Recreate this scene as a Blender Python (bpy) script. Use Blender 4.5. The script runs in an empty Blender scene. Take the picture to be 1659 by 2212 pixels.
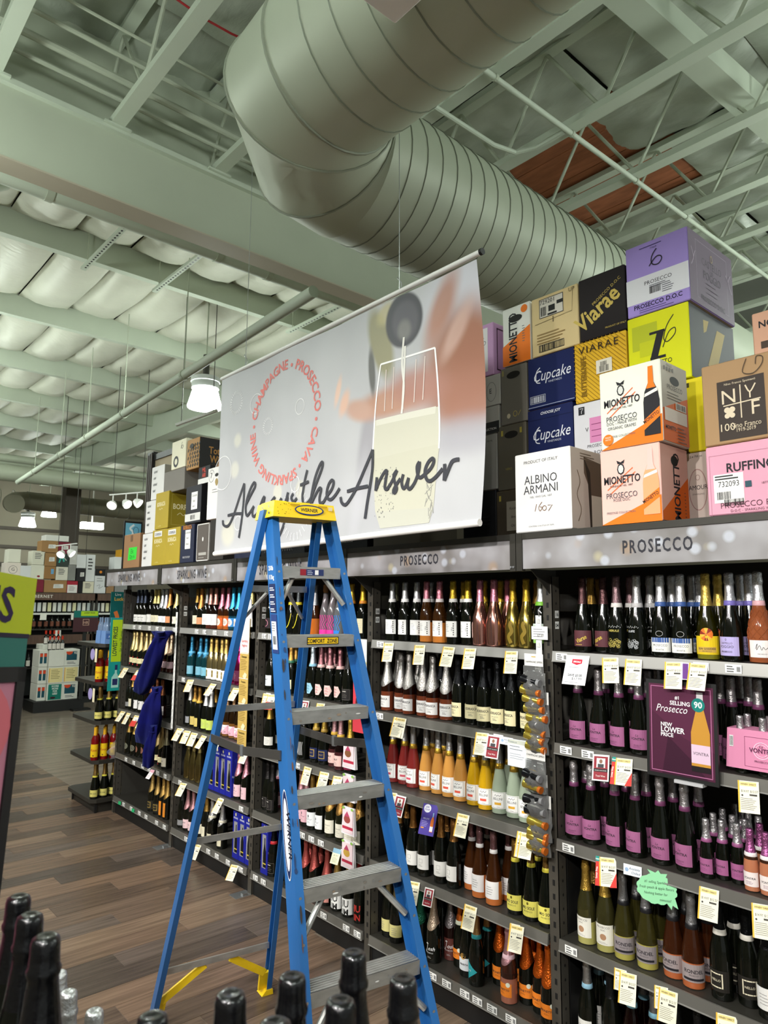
import bpy, math, random
from mathutils import Vector, Matrix
C = bpy.context.scene.collection
SC = bpy.context.scene
# ------------------------------------------------------------------ camera, world, lamps' exposure
F_PX, PITCH, YAW, ROLL, CAM_Z = 1515.7, math.radians(7.60), math.radians(41.48), math.radians(0.44), 2.0
cam_d = bpy.data.cameras.new('camera')
cam = bpy.data.objects.new('camera', cam_d); C.objects.link(cam)
cam_d.sensor_fit = 'VERTICAL'; cam_d.sensor_height = 24.0; cam_d.lens = 24.0 * F_PX / 2212.0
cam_d.clip_start = 0.02; cam_d.clip_end = 200
fw = Vector((math.sin(YAW) * math.cos(PITCH), math.cos(YAW) * math.cos(PITCH), math.sin(PITCH)))
rt = Vector((math.cos(YAW), -math.sin(YAW), 0)); up = rt.cross(fw)
rt2 = rt * math.cos(ROLL) + up * math.sin(ROLL); up2 = up * math.cos(ROLL) - rt * math.sin(ROLL)
cam.matrix_world = Matrix(((rt2.x, up2.x, -fw.x, 0), (rt2.y, up2.y, -fw.y, 0), (rt2.z, up2.z, -fw.z, CAM_Z), (0, 0, 0, 1)))
SC.camera = cam
cam_d.dof.use_dof = True; cam_d.dof.focus_distance = 3.4; cam_d.dof.aperture_fstop = 4.5
w = bpy.data.worlds.new('world'); SC.world = w; w.use_nodes = True
bg = w.node_tree.nodes['Background']; bg.inputs[0].default_value = (0.93, 1.0, 0.95, 1); bg.inputs[1].default_value = 0.30
vs = SC.view_settings; vs.view_transform = 'Standard'; vs.look = 'None'; vs.gamma = 1.0; vs.use_curve_mapping = False
vs.exposure = 0.0
SC.cycles.max_bounces = 7; SC.cycles.diffuse_bounces = 4; SC.cycles.glossy_bounces = 3; SC.cycles.transmission_bounces = 6
SC.cycles.transparent_max_bounces = 8; SC.cycles.caustics_reflective = False; SC.cycles.caustics_refractive = False
SC.cycles.use_denoising = True
SC.cycles.sample_clamp_indirect = 6.0
SPOT_E = 300.0         # track spots over the aisle
LAMP_E = 70.0          # emission of the high-bay refractors
random.seed(7)

# ------------------------------------------------------------------ materials
MATS = {}
def lin(h):
    if not isinstance(h, str): return tuple(h)
    h = h.lstrip('#'); o = []
    for i in (0, 2, 4):
        x = int(h[i:i + 2], 16) / 255
        o.append(x / 12.92 if x <= .04045 else ((x + .055) / 1.055) ** 2.4)
    return tuple(o)
def mat(name, col, rough=.5, metal=0, trans=0, emis=0, spec=.5, coat=0, noise=None, bump=None, ior=1.45, alpha=1):
    """noise=(scale, amount[, stretch]) varies the colour; bump=(scale, strength[, stretch]) fine relief"""
    if name in MATS: return MATS[name]
    m = bpy.data.materials.new(name); m.use_nodes = True; nt = m.node_tree; N = nt.nodes; L = nt.links
    b = N['Principled BSDF']; c = (*lin(col), 1)
    b.inputs['Base Color'].default_value = c; b.inputs['Roughness'].default_value = rough; b.inputs['Metallic'].default_value = metal
    b.inputs['Transmission Weight'].default_value = trans; b.inputs['Specular IOR Level'].default_value = spec
    b.inputs['Coat Weight'].default_value = coat; b.inputs['IOR'].default_value = ior; b.inputs['Alpha'].default_value = alpha
    if emis:
        b.inputs['Emission Color'].default_value = c; b.inputs['Emission Strength'].default_value = emis
    def coords(st):
        t = N.new('ShaderNodeTexCoord'); mp = N.new('ShaderNodeMapping'); L.new(t.outputs['Object'], mp.inputs[0])
        mp.inputs['Scale'].default_value = st; return mp.outputs[0]
    if noise:
        n = N.new('ShaderNodeTexNoise'); n.inputs['Scale'].default_value = noise[0]; n.inputs['Detail'].default_value = 5
        L.new(coords(noise[2] if len(noise) > 2 else (1, 1, 1)), n.inputs['Vector'])
        r = N.new('ShaderNodeMapRange'); r.inputs[1].default_value = .3; r.inputs[2].default_value = .7
        r.inputs[3].default_value = 1 - noise[1]; r.inputs[4].default_value = 1 + noise[1]; L.new(n.outputs[0], r.inputs[0])
        v = N.new('ShaderNodeVectorMath'); v.operation = 'SCALE'; v.inputs[0].default_value = c[:3]; L.new(r.outputs[0], v.inputs['Scale'])
        L.new(v.outputs[0], b.inputs['Base Color'])
    if bump:
        n = N.new('ShaderNodeTexNoise'); n.inputs['Scale'].default_value = bump[0]; n.inputs['Detail'].default_value = 4
        L.new(coords(bump[2] if len(bump) > 2 else (1, 1, 1)), n.inputs['Vector'])
        bp = N.new('ShaderNodeBump'); bp.inputs['Strength'].default_value = bump[1]; bp.inputs['Distance'].default_value = .01
        L.new(n.outputs[0], bp.inputs['Height']); L.new(bp.outputs[0], b.inputs['Normal'])
    MATS[name] = m; return m
def flat(col):
    """plain printed ink or paper of one colour"""
    if not isinstance(col, str) or not col.startswith('#'): return MATS[col]
    return mat('ink_' + col.lstrip('#'), col, .55, spec=.3)
def foil(col): return mat('foil_' + col.lstrip('#'), col, .30, .85, bump=(160, .35))
def metalic(col): return mat('chrome_' + col.lstrip('#'), col, .12, .95)
def glass(col, tr): return mat('glass_%s_%s' % (col.lstrip('#'), tr), col, .06, 0, tr, spec=.6)

# ------------------------------------------------------------------ mesh building
ORIG = {}
def root_of(o):
    while o.parent: o = o.parent
    return o
class MB:
    def __init__(s): s.v = []; s.f = []; s.mi = []; s.cur = 0
    def add(s, vs, fs):
        k = len(s.v); s.v += [tuple(p) for p in vs]
        for f in fs: s.f.append(tuple(k + i for i in f)); s.mi.append(s.cur)
        return s
    def box(s, lo, hi, b=0):
        x0, y0, z0 = lo; x1, y1, z1 = hi
        if b <= 0:
            return s.add([(x0, y0, z0), (x1, y0, z0), (x1, y1, z0), (x0, y1, z0), (x0, y0, z1), (x1, y0, z1), (x1, y1, z1), (x0, y1, z1)],
                         [(0, 3, 2, 1), (4, 5, 6, 7), (0, 1, 5, 4), (1, 2, 6, 5), (2, 3, 7, 6), (3, 0, 4, 7)])
        vs = []; idx = {}
        for i in (0, 1):
            for j in (0, 1):
                for k in (0, 1):
                    p = ((x0, x1)[i], (y0, y1)[j], (z0, z1)[k]); sg = (1 - 2 * i, 1 - 2 * j, 1 - 2 * k)
                    for a in range(3):
                        q = [p[n] + (0 if n == a else sg[n] * b) for n in range(3)]; idx[i, j, k, a] = len(vs); vs.append(q)
        fs = []
        for a in range(3):
            o1, o2 = [n for n in range(3) if n != a]
            for sd in (0, 1):
                q = []
                for (m, n) in ((0, 0), (1, 0), (1, 1), (0, 1)):
                    t = [0, 0, 0]; t[a] = sd; t[o1] = m; t[o2] = n; q.append(idx[(*t, a)])
                fs.append(tuple(q))
            for m in (0, 1):
                for n in (0, 1):
                    t0 = [0, 0, 0]; t0[o1] = m; t0[o2] = n; t1 = list(t0); t1[a] = 1
                    fs.append((idx[(*t0, o1)], idx[(*t1, o1)], idx[(*t1, o2)], idx[(*t0, o2)]))
        for i in (0, 1):
            for j in (0, 1):
                for k in (0, 1): fs.append(tuple(idx[i, j, k, a] for a in range(3)))
        return s.add(vs, fs)
    def hexa(s, p):  # eight points, bottom loop then top loop
        return s.add(p, [(0, 3, 2, 1), (4, 5, 6, 7), (0, 1, 5, 4), (1, 2, 6, 5), (2, 3, 7, 6), (3, 0, 4, 7)])
    def bar(s, a, b, wd, ht, side=None):
        a = Vector(a); b = Vector(b); d = (b - a).normalized()
        sd = Vector(side) if side else d.cross(Vector((0, 0, 1)))
        if sd.length < 1e-4: sd = Vector((1, 0, 0))
        sd = (sd - d * sd.dot(d)).normalized(); u = sd.cross(d).normalized()
        q = [(-1, -1), (1, -1), (1, 1), (-1, 1)]
        return s.hexa([a + sd * (wd / 2 * i) + u * (ht / 2 * j) for i, j in q] + [b + sd * (wd / 2 * i) + u * (ht / 2 * j) for i, j in q])
    def tube(s, path, r, n=8, caps=True, closed=False):
        P = [Vector(p) for p in path]; R = r if isinstance(r, (list, tuple)) else [r] * len(P); vs = []; m = len(P)
        ref = None
        for i, p in enumerate(P):
            t = (P[min(i + 1, m - 1)] - P[max(i - 1, 0)]).normalized()
            if ref is None:
                ref = Vector((0, 0, 1)) if abs(t.z) < .9 else Vector((1, 0, 0))
            a = (ref - t * ref.dot(t)).normalized(); b = t.cross(a); ref = a
            vs += [p + (a * math.cos(k * math.tau / n) + b * math.sin(k * math.tau / n)) * R[i] for k in range(n)]
        fs = [(i * n + k, i * n + (k + 1) % n, (i + 1) * n + (k + 1) % n, (i + 1) * n + k) for i in range(m - 1) for k in range(n)]
        if caps: fs += [tuple(range(n))[::-1], tuple((m - 1) * n + k for k in range(n))]
        return s.add(vs, fs)
    def lathe(s, prof, n=20, at=(0, 0, 0), a0=0.0, a1=math.tau):
        full = abs(a1 - a0 - math.tau) < 1e-6; m = n if full else n + 1
        vs = [(at[0] + r * math.cos(a0 + (a1 - a0) * k / n), at[1] + r * math.sin(a0 + (a1 - a0) * k / n), at[2] + z) for z, r in prof for k in range(m)]
        fs = []
        for i in range(len(prof) - 1):
            for k in range(n): fs.append((i * m + k, i * m + (k + 1) % m, (i + 1) * m + (k + 1) % m, (i + 1) * m + k))
        if full and prof[0][1] > 1e-5: fs.append(tuple(range(n))[::-1])
        if full and prof[-1][1] > 1e-5: fs.append(tuple((len(prof) - 1) * m + k for k in range(n)))
        return s.add(vs, fs)
    def disc(s, c, u, v, rx, ry, n=16):
        c, u, v = Vector(c), Vector(u), Vector(v)
        return s.add([c + u * (rx * math.cos(k * math.tau / n)) + v * (ry * math.sin(k * math.tau / n)) for k in range(n)], [tuple(range(n))])
    def grid(s, fn, nu, nv):
        vs = [fn(i / nu, j / nv) for j in range(nv + 1) for i in range(nu + 1)]
        return s.add(vs, [(j * (nu + 1) + i, j * (nu + 1) + i + 1, (j + 1) * (nu + 1) + i + 1, (j + 1) * (nu + 1) + i) for j in range(nv) for i in range(nu)])
    def prism(s, pts, off):
        n = len(pts); off = Vector(off); P = [Vector(p) for p in pts]
        return s.add(P + [p + off for p in P], [tuple(range(n))[::-1], tuple(range(n, 2 * n))] + [(i, (i + 1) % n, n + (i + 1) % n, n + i) for i in range(n)])
    def mesh(s, name, mats, smooth=None):
        me = bpy.data.meshes.new(name); me.from_pydata([tuple(p) for p in s.v], [], s.f)
        for m in (mats if isinstance(mats, (list, tuple)) else [mats]): me.materials.append(m)
        if any(s.mi): me.polygons.foreach_set('material_index', s.mi)
        if smooth:
            me.polygons.foreach_set('use_smooth', [True] * len(me.polygons)); me.set_sharp_from_angle(angle=math.radians(smooth))
        me.update(); return me
    def build(s, name, mats, parent=None, smooth=None):
        if parent is not None:
            o = ORIG.get(root_of(parent).name, Vector((0, 0, 0))); s.v = [(p[0] - o[0], p[1] - o[1], p[2] - o[2]) for p in s.v]
        return link(name, s.mesh(name, mats, smooth), parent)
def link(name, me, parent=None):
    o = bpy.data.objects.new(name, me); C.objects.link(o)
    if parent is not None: o.parent = parent
    return o
def tag(o, label=None, cat=None, group=None, kind=None):
    if label: o['label'] = label
    if cat: o['category'] = cat
    if group: o['group'] = group
    if kind: o['kind'] = kind
    return o
def thing(name, loc, label=None, cat=None, group=None, kind=None):
    o = bpy.data.objects.new(name, None); C.objects.link(o); o.location = loc; o.empty_display_size = .05
    ORIG[o.name] = Vector(loc); return tag(o, label, cat, group, kind)
def copy_tree(o, parent=None):
    c = o.copy(); C.objects.link(c)
    if parent is not None: c.parent = parent; c.matrix_parent_inverse = o.matrix_parent_inverse
    for ch in o.children: copy_tree(ch, c)
    return c

# ------------------------------------------------------------------ lettering: glyph outlines of the built-in font, taken once
GL = {}; ADV = {}
def load_glyphs():
    cu = bpy.data.curves.new('glyph_source', 'FONT'); cu.size = 1; cu.resolution_u = 2; ob = bpy.data.objects.new('glyph_source', cu); C.objects.link(ob)
    def get(t, off):
        cu.body = t; cu.offset = off; bpy.context.view_layer.update()
        dg = bpy.context.evaluated_depsgraph_get(); me = ob.evaluated_get(dg).to_mesh()
        v = [(p.co.x, p.co.y) for p in me.vertices]; f = [tuple(p.vertices) for p in me.polygons]; ob.evaluated_get(dg).to_mesh_clear(); return v, f
    bar2 = max(p[0] for p in get('||', 0)[0])
    for ch in "ABCDEFGHIJKLMNOPQRSTUVWXYZabcdefghijklmnopqrstuvwxyz0123456789.,&#$/-:!'%":
        GL[ch, 0] = get(ch, 0); GL[ch, 1] = get(ch, .022)
        ADV[ch] = max(p[0] for p in get('|' + ch + '|', 0)[0]) - bar2
    ADV[' '] = .32
    bpy.data.objects.remove(ob); bpy.data.curves.remove(cu)
load_glyphs()
def spline(pts, k=5):
    if len(pts) < 3: return pts
    P = [pts[0]] + list(pts) + [pts[-1]]; o = []
    for i in range(1, len(P) - 2):
        for j in range(k):
            t = j / k; o.append(tuple(.5 * (2 * P[i][a] + (P[i + 1][a] - P[i - 1][a]) * t + (2 * P[i - 1][a] - 5 * P[i][a] + 4 * P[i + 1][a] - P[i + 2][a]) * t * t
                      + (3 * P[i][a] - P[i - 1][a] - 3 * P[i + 1][a] + P[i + 2][a]) * t ** 3) for a in (0, 1)))
    return o + [pts[-1]]
class Decal:
    """flat print: coloured shapes and letters in a plane, each a little proud of the last"""
    def __init__(s): s.v = []; s.f = []; s.c = []; s.lay = 0
    def _add(s, vs, fs, col):
        k = len(s.v); s.v += [(p[0], p[1], s.lay) for p in vs]
        for f in fs: s.f.append(tuple(k + i for i in f)); s.c.append(col)
        return s
    def nx(s, n=1): s.lay += n; return s
    def rect(s, x, y, w, h, col, nu=1):
        return s.nx()._add([(x + w * i / nu, y + h * j) for j in (0, 1) for i in range(nu + 1)], [(i, i + 1, nu + 2 + i, nu + 1 + i) for i in range(nu)], col)
    def poly(s, pts, col): return s.nx()._add(pts, [tuple(range(len(pts)))], col)
    def frame(s, x, y, w, h, t, col):
        for a in ((x, y, w, t), (x, y + h - t, w, t), (x, y, t, h), (x + w - t, y, t, h)): s.rect(*a, col); s.lay -= 1
        return s.nx()
    def disc(s, x, y, rx, ry, col, n=20, a0=0, a1=math.tau):
        return s.nx()._add([(x, y)] + [(x + rx * math.cos(a0 + (a1 - a0) * k / n), y + ry * math.sin(a0 + (a1 - a0) * k / n)) for k in range(n + 1)], [(0, k + 1, k + 2) for k in range(n)], col)
    def ring(s, x, y, rx, ry, w, col, n=24):
        vs = []
        for k in range(n):
            a = k * math.tau / n; vs += [(x + rx * math.cos(a), y + ry * math.sin(a)), (x + (rx - w) * math.cos(a), y + (ry - w) * math.sin(a))]
        return s.nx()._add(vs, [(2 * k, 2 * ((k + 1) % n), 2 * ((k + 1) % n) + 1, 2 * k + 1) for k in range(n)], col)
    def stroke(s, pts, w, col, smooth=True, taper=False):
        P = spline(pts) if smooth else list(pts); n = len(P); vs = []
        for i in range(n):
            a = P[max(i - 1, 0)]; b = P[min(i + 1, n - 1)]; dx, dy = b[0] - a[0], b[1] - a[1]; l = math.hypot(dx, dy) or 1
            ww = w / 2 * (.55 + .45 * math.sin(math.pi * min(1, (i + 1.5) / (n + 1)))) if taper else w / 2
            vs += [(P[i][0] - dy / l * ww, P[i][1] + dx / l * ww), (P[i][0] + dy / l * ww, P[i][1] - dx / l * ww)]
        return s.nx()._add(vs, [(2 * i, 2 * i + 1, 2 * i + 3, 2 * i + 2) for i in range(n - 1)], col)
    def width(s, t, size, sx=1, gap=0): return sum(ADV.get(ch, .5) * size * sx + gap for ch in t)
    def txt(s, t, x, y, size, col, al='c', bold=0, sx=1, rot=0, shear=0, gap=0):
        wd = s.width(t, size, sx, gap); px = {'c': -wd / 2, 'l': 0, 'r': -wd}[al]; s.nx(); c, sn = math.cos(rot), math.sin(rot)
        for ch in t:
            if (ch, bold) in GL:
                v, f = GL[ch, bold]
                q = [(px + (a * sx + b * shear) * size, (b - .0) * size) for a, b in v]
                s._add([(x + a * c - b * sn, y + a * sn + b * c) for a, b in q], f, col)
            px += ADV.get(ch, .5) * size * sx + gap
        return s
    def lines(s, x, y, w, n, dy, h, col):
        s.nx()
        for i in range(n):
            s._add([(x, y - i * dy), (x + w * (.72 + .28 * ((i * 37 % 10) / 10)), y - i * dy), (x + w * (.72 + .28 * ((i * 37 % 10) / 10)), y - i * dy + h), (x, y - i * dy + h)], [(0, 1, 2, 3)], col)
        return s
    def barcode(s, x, y, w, h, col='#1c1c1c', n=22):
        s.nx(); r = random.Random(int(x * 999) + n); t = 0
        for i in range(n):
            a = w * i / n; b = w / n * r.choice((.3, .45, .75)); s._add([(x + a, y), (x + a + b, y), (x + a + b, y + h), (x + a, y + h)], [(0, 1, 2, 3)], col)
        return s
    def quads(s, a, b, c, e, nu, nv, col):
        L_ = lambda p, q, t: (p[0] + (q[0] - p[0]) * t, p[1] + (q[1] - p[1]) * t)
        return s.nx()._add([L_(L_(a, b, i / nu), L_(e, c, i / nu), j / nv) for j in range(nv + 1) for i in range(nu + 1)], [(j * (nu + 1) + i, j * (nu + 1) + i + 1, (j + 1) * (nu + 1) + i + 1, (j + 1) * (nu + 1) + i) for j in range(nv) for i in range(nu)], col)
    def mesh(s, name, fn):
        cols = sorted(set(s.c)); me = bpy.data.meshes.new(name); me.from_pydata([fn(*p) for p in s.v], [], s.f)
        for c in cols: me.materials.append(flat(c))
        ix = {c: i for i, c in enumerate(cols)}; me.polygons.foreach_set('material_index', [ix[c] for c in s.c]); me.update(); return me
    def build(s, name, fr, parent, off=.0008, step=.0002):
        o, u, v, n = [Vector(a) for a in fr]; g = ORIG.get(root_of(parent).name, Vector((0, 0, 0)))
        return link(name, s.mesh(name, lambda a, b, l: tuple(o - g + u * a + v * b + n * (off + step * l))), parent)
    def sliced(s, du, dv):
        """the print with wide faces cut into strips, so that it can follow a curved bottle"""
        def cut(poly, ax, c):
            lo, hi = [], []
            for p, q in zip(poly, poly[1:] + poly[:1]):
                (lo if p[ax] <= c else hi).append(p)
                if p[ax] == c: hi.append(p)
                if (p[ax] - c) * (q[ax] - c) < 0:
                    t = (c - p[ax]) / (q[ax] - p[ax]); m_ = tuple(p[i] + (q[i] - p[i]) * t for i in range(3)); lo.append(m_); hi.append(m_)
            return lo, hi
        o = Decal()
        for f, c in zip(s.f, s.c):
            st = [[s.v[i] for i in f]]
            for ax, d in ((0, du), (1, dv)):
                nx = []
                for pl in st:
                    a, b = min(p[ax] for p in pl), max(p[ax] for p in pl); k = math.floor(a / d) + 1
                    if b - a > d * 1.4:
                        while k * d < b - 1e-7:
                            lo, pl = cut(pl, ax, k * d); k += 1
                            if len(lo) > 2: nx.append(lo)
                    if len(pl) > 2: nx.append(pl)
                st = nx
            for pl in st: k = len(o.v); o.v += pl; o.f.append(tuple(range(k, k + len(pl)))); o.c.append(c)
        return o
    def build_cyl(s, name, rad, parent=None, off=.0010, step=.00008):
        def fn(a, b, l):
            r0 = rad(b); r = r0 + off + step * l; an = math.pi + a / r0; return (r * math.cos(an), r * math.sin(an), b)
        return s.sliced(.0075, .02).mesh(name, fn)
def FRONT(x, y1, z): return ((x, y1, z), (0, -1, 0), (0, 0, 1), (-1, 0, 0))     # faces the aisle
def SIDE(x, y, z): return ((x, y, z), (1, 0, 0), (0, 0, 1), (0, -1, 0))         # faces back along the run

PAINT = mat('ceiling_paint', '#c3ccbb', .62, noise=(1.3, .05))
PAINT_D = mat('ceiling_paint_girder', '#b4bba8', .6, noise=(1.0, .06))
TAN = mat('flange_paint', '#b9b09c', .6)
SHELF = mat('shelf_paint', '#393732', .42, .3, noise=(9, .08))
SHELF_D = mat('shelf_panel', '#403e39', .5, .1, noise=(4, .08))
POST = mat('post_paint', '#4d4942', .45, .2, noise=(9, .08)); RAIL_SHADED = mat('price_rail_lower', '#7d7b75', .38, .5)  # lower rails coloured darker, imitating shade from the shelves above
BLACK = mat('matte_black', '#161616', .5)
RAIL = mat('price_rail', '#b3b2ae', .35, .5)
WHITE = mat('white_paint', '#ecebe8', .4)
STEEL = mat('steel', '#b9bbbd', .33, .85, noise=(7, .10, (1, 1, 1)))
PLAST = mat('clear_film', '#ffffff', .06, 0, .92, ior=1.1)
BOTTLES=[
('A',0,'kyl:0:2820:1058 cas:0:2820:1163 sun:0:2820:1255 riv:0:2820:1358 riv:0:2820:1444 grp:0:2820:1550 her:0:2820:1646 via:0:2850:1728 via:0:2820:1816 cas:1:2915:1127 cas:1:2990:1190 sun:1:2915:1247 riv:1:2930:1329 riv:1:2990:1388 riv:1:2915:1441 grp:1:2915:1539 her:1:2915:1633 gdk:1:2915:1832 whf:1:2990:1888 gdk:1:3075:1888'),
('A',1,'von:0:2820:1559 von:0:2820:1651 von:0:2820:1750 von:0:2820:1854 von:1:2915:1118 von:1:2990:1181 von:1:3055:1239 von:1:2915:1218 von:1:2975:1287 von:1:2915:1566 von:1:2915:1773 von:2:3010:1573 von:2:3010:1692'),
('A',2,'vmr:0:2808:1080 vmr:0:2808:1135 vmi:0:2838:1193 vmi:0:2838:1249 vmi:0:2808:1296 von:0:2820:1382 von:0:2820:1483 von:0:2820:1593 von:0:2820:1687 von:0:2820:1802 von:0:2820:1888 vmr:1:2903:1136 vmi:1:2918:1195 vmi:1:2933:1247 vmi:1:2903:1309 von:1:2930:1377 von:1:2915:1476 von:1:2915:1594 von:1:2915:1685 von:1:2915:1791 von:1:2915:1888 vmi:2:2998:1176 vmi:2:3028:1225 vmi:2:3073:1272 vmi:2:3118:1315 vmi:2:2998:1313'),
('A',3,'dwl:0:2820:1103 mar:0:2850:1184 mar:0:2820:1269 ror:0:2820:1377 ror:0:2835:1460 ron:0:2820:1564 ron:0:2820:1665 emb:0:2820:1749 emb:0:2820:1841 mar:1:2915:1256 ror:1:2915:1360 ror:1:2930:1447 ron:1:2915:1562 ron:1:2915:1657 gdk:1:2915:1860 gdk:2:3010:1888'),
('A',4,'dk:0:2820:1198 dk:0:2835:1286 dk:0:2820:1369 dk:0:2835:1459 dkr:0:2820:1545 dkr:0:2820:1642 dk:0:2820:1738 plb:0:2820:1849 dkr:1:2915:1541 dkr:1:2915:1641 plb:1:2915:1799 plb:1:2960:1879'),
('B',0,'grn:0:2820:2045 bog:0:2835:2142 bog:0:2850:2236 bop:0:2820:2334 bop:0:2820:2427 veg:0:2835:2524 veg:0:2820:2618 ver:0:2820:2719 ver:0:2820:2820 ven:0:2835:2914 ven:0:2820:2998 ven:0:2820:3107 dou:0:2895:3157 gdk:1:2930:2148 bop:1:2915:2321 bog:1:2960:2403 bog:1:2930:2490 vek:1:2915:2626 ven:1:2915:2881'),
('B',1,'bod:0:2820:2132 bod:0:2820:2227 bod:0:2820:2317 bod:0:2820:2408 bod:0:2835:2500 bod:0:2835:2594 bor:0:2835:2682 bor:0:2820:2773 bor:0:2835:2861 bor:0:2820:2958 bor:0:2835:3044 bor:0:2820:3144 bod:1:2915:2252 bod:1:2915:2350 bod:1:2915:2448 bod:1:2915:2620 bod:1:2945:2705 bod:1:2915:2801 bor:1:2915:2979 bor:1:2915:3157 bor:1:3005:3157'),
('B',2,'beg:0:2820:2088 beg:0:2850:2172 beg:0:2865:2259 beg:0:2865:2350 bey:0:2865:2440 bey:0:2880:2531 beo:0:2880:2626 beo:0:2895:2721 beo:0:2895:2805 beo:0:2895:2899 ber:0:2880:2988 ber:0:2895:3074 ber:0:2880:3157 beg:1:2945:2202 beg:1:2960:2290 beg:1:2975:2378 bey:1:2960:2464 bey:1:2960:2562 beo:1:2975:2835 beo:1:2975:2923 cop:1:2975:3157'),
('B',3,'mio:0:2820:2047 mio:0:2820:2133 mio:0:2820:2225 ros:0:2820:2358 ros:0:2835:2460 ros:0:2880:2552 val:0:2820:2623 val:0:2820:2713 val:0:2820:2838 val:0:2820:2925 val:0:2820:3034 mio:1:2915:2160 mio:1:2915:2251 ros:1:2915:2339 ros:1:2975:2527 val:1:2915:2759 val:1:2915:2857 val:1:2915:3073'),
('B',4,'mno:0:2820:2045 mno:0:2865:2124 mno:0:2880:2212 mir_:0:2820:2274 tea:0:2820:2474 mrc:0:2850:2562 mnt:0:2895:2647 jor:0:2910:2730 jos:0:2820:2769 gfo:0:2820:2863 ylw:0:2820:3057 ylw:0:2835:3140 mno:1:2975:2245 mno:1:2975:2328 mno:1:2915:2402 tea:1:2930:2495 dk:1:3005:2764 dk:1:2930:2814'),
('C',0,'gdc:0:2820:3377 gdc:0:2820:3487 lib:0:2820:3610 lip:0:2835:3704 lip:0:2850:3805 amb:0:2835:3900 swo:0:2820:4075 swo:0:2820:4161 pcl:0:2820:4426 dk:1:2930:3701 dk:1:2915:4104 dk:1:2915:4426'),
('C',1,'blk:0:2820:3515 pnk:0:2835:3614 pnk:0:2820:3702 pnk:0:2820:3798 blu:0:2820:3891 crm:0:2820:4149 wlb:0:2820:4403 mag:0:2910:4426 mag:0:3000:4426 pnk:1:2915:3776 pnk:1:2915:3874 dk:1:2915:4105 crm:1:2915:4225 dk:1:3095:4426'),
('C',2,'bur:0:2820:3483 pkl:0:2820:3580 pkl:0:2850:3681 nav:0:2835:3770 nav:0:2835:3861 zeb:0:2820:3982 dwl:0:2835:4069 gwl:0:2820:4400 gwl:0:2910:4426 dk:1:2915:3810 dk:1:2915:4046 dk:1:3005:4426 gwl:1:3095:4426'),
('C',3,'sch:0:2820:3389 sch:0:2820:3473 sch:0:2820:3560 sch:0:2820:3668 mir:0:2820:3771 mir:0:2820:3862 plp:0:2835:3950 plp:0:2850:4035 blk:0:2820:4342 blk:0:2835:4426 spr:0:2925:4426 sch:1:2915:3638 sch:1:2915:3739 mir:1:2930:3967 mir:1:2930:4062 blk:1:3020:4426'),
('C',4,'imr:0:2820:3377 imw:0:2820:3482 imw:0:2820:3591 rdf:0:2820:3695 rdf:0:2820:3827 rdf:0:2820:3924 dk:0:2820:4105 dk:0:2820:4205 rdb:0:2820:4309 rdb:0:2820:4398 gdk:1:2915:3550 gdk:1:2915:3661 rdf:1:2915:3886 rdf:1:2915:4005'),
('D',0,'yel:0:2820:4690 yel:0:2850:4795 sky:0:2820:4884 sky:0:2820:4970 pkc:0:2835:5077 pkc:0:2835:5175 sal:0:2835:5284 sal:0:2835:5371 siw:0:2850:5465 org:0:2850:5565 gdk:0:2865:5671 yel:0:2960:5696'),
('D',1,'mag:0:2820:4849 mag:0:2835:4939 gwh:0:2820:5057 gwh:0:2835:5152 gwh:0:2835:5244 gwh:0:2835:5330 tel:0:2835:5418 tel:0:2835:5516 tel:0:2820:5647 drk:0:2895:5696 tel:1:2990:5696 drk:1:3075:5696'),
('D',2,'ovl:0:2820:4740 six:0:2835:4847 six:0:2835:4931 six:0:2835:5032 six:0:2835:5128 slm:0:2820:5267 slm:0:2820:5354 gdl:0:2820:5475 gdl:0:2835:5579 dsl:0:2835:5664 drk:0:2925:5696 gdk:1:2915:5367 gdk:1:3020:5696'),
('D',3,'pbl:0:2820:4693 pbl:0:2820:4800 mat:0:2820:5429 mat:0:2820:5527 mat:0:2820:5627 dwl:0:2880:5696 dk:1:2915:5557 dk:1:2975:5696'),
('D',4,'sld:0:2820:5022 sld:0:2820:5184 gdk:0:2820:5275 gdk:0:2820:5369 rsb:0:2820:5505 rsb:0:2820:5597 drk:0:2820:5696 drk:0:2910:5696 sld:1:2915:5286 gdk:1:2915:5498'),
('E',0,'gar:0:2820:5974 org:0:2820:6116 sil:0:2835:6227 sil:0:2850:6340 yel:0:2850:6432 yel:0:2865:6539 cdk:0:2865:6635 nvy:0:2850:6731 nvy:0:2850:6820 nvy:0:2850:6911'),
('E',1,'mor:0:2820:6044 mor:0:2820:6130 mor:0:2820:6217 mop:0:2820:6327 mop:0:2835:6433 moe:0:2835:6526 moe:0:2835:6622 moe:0:2820:6706 moe:0:2820:6818 moe:0:2835:6923 moe:1:2915:6766 moe:1:2915:6877 moe:1:2915:6965'),
('E',2,'cpf:0:2820:6190 cpf:0:2820:6299 cpf:0:2820:6410 cpf:0:2820:6504 bfo:0:2820:6620 bfo:0:2820:6729 gdk:0:2820:6852 drk:0:2835:6965'),
('E',3,'crl:0:2820:6057 moe:0:2835:6166 moe:0:2850:6278 rsb:0:2850:6378 rsb:0:2850:6480 cio:0:2850:6574 cio:0:2835:6656 cir:0:2820:6751 cir:0:2820:6886 cir:1:2915:6915 cir:1:2990:6965'),
('E',4,'vev:0:2820:5983 vev:0:2820:6067 dkb:0:2820:6182 dkb:0:2820:6300'),
]
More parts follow.
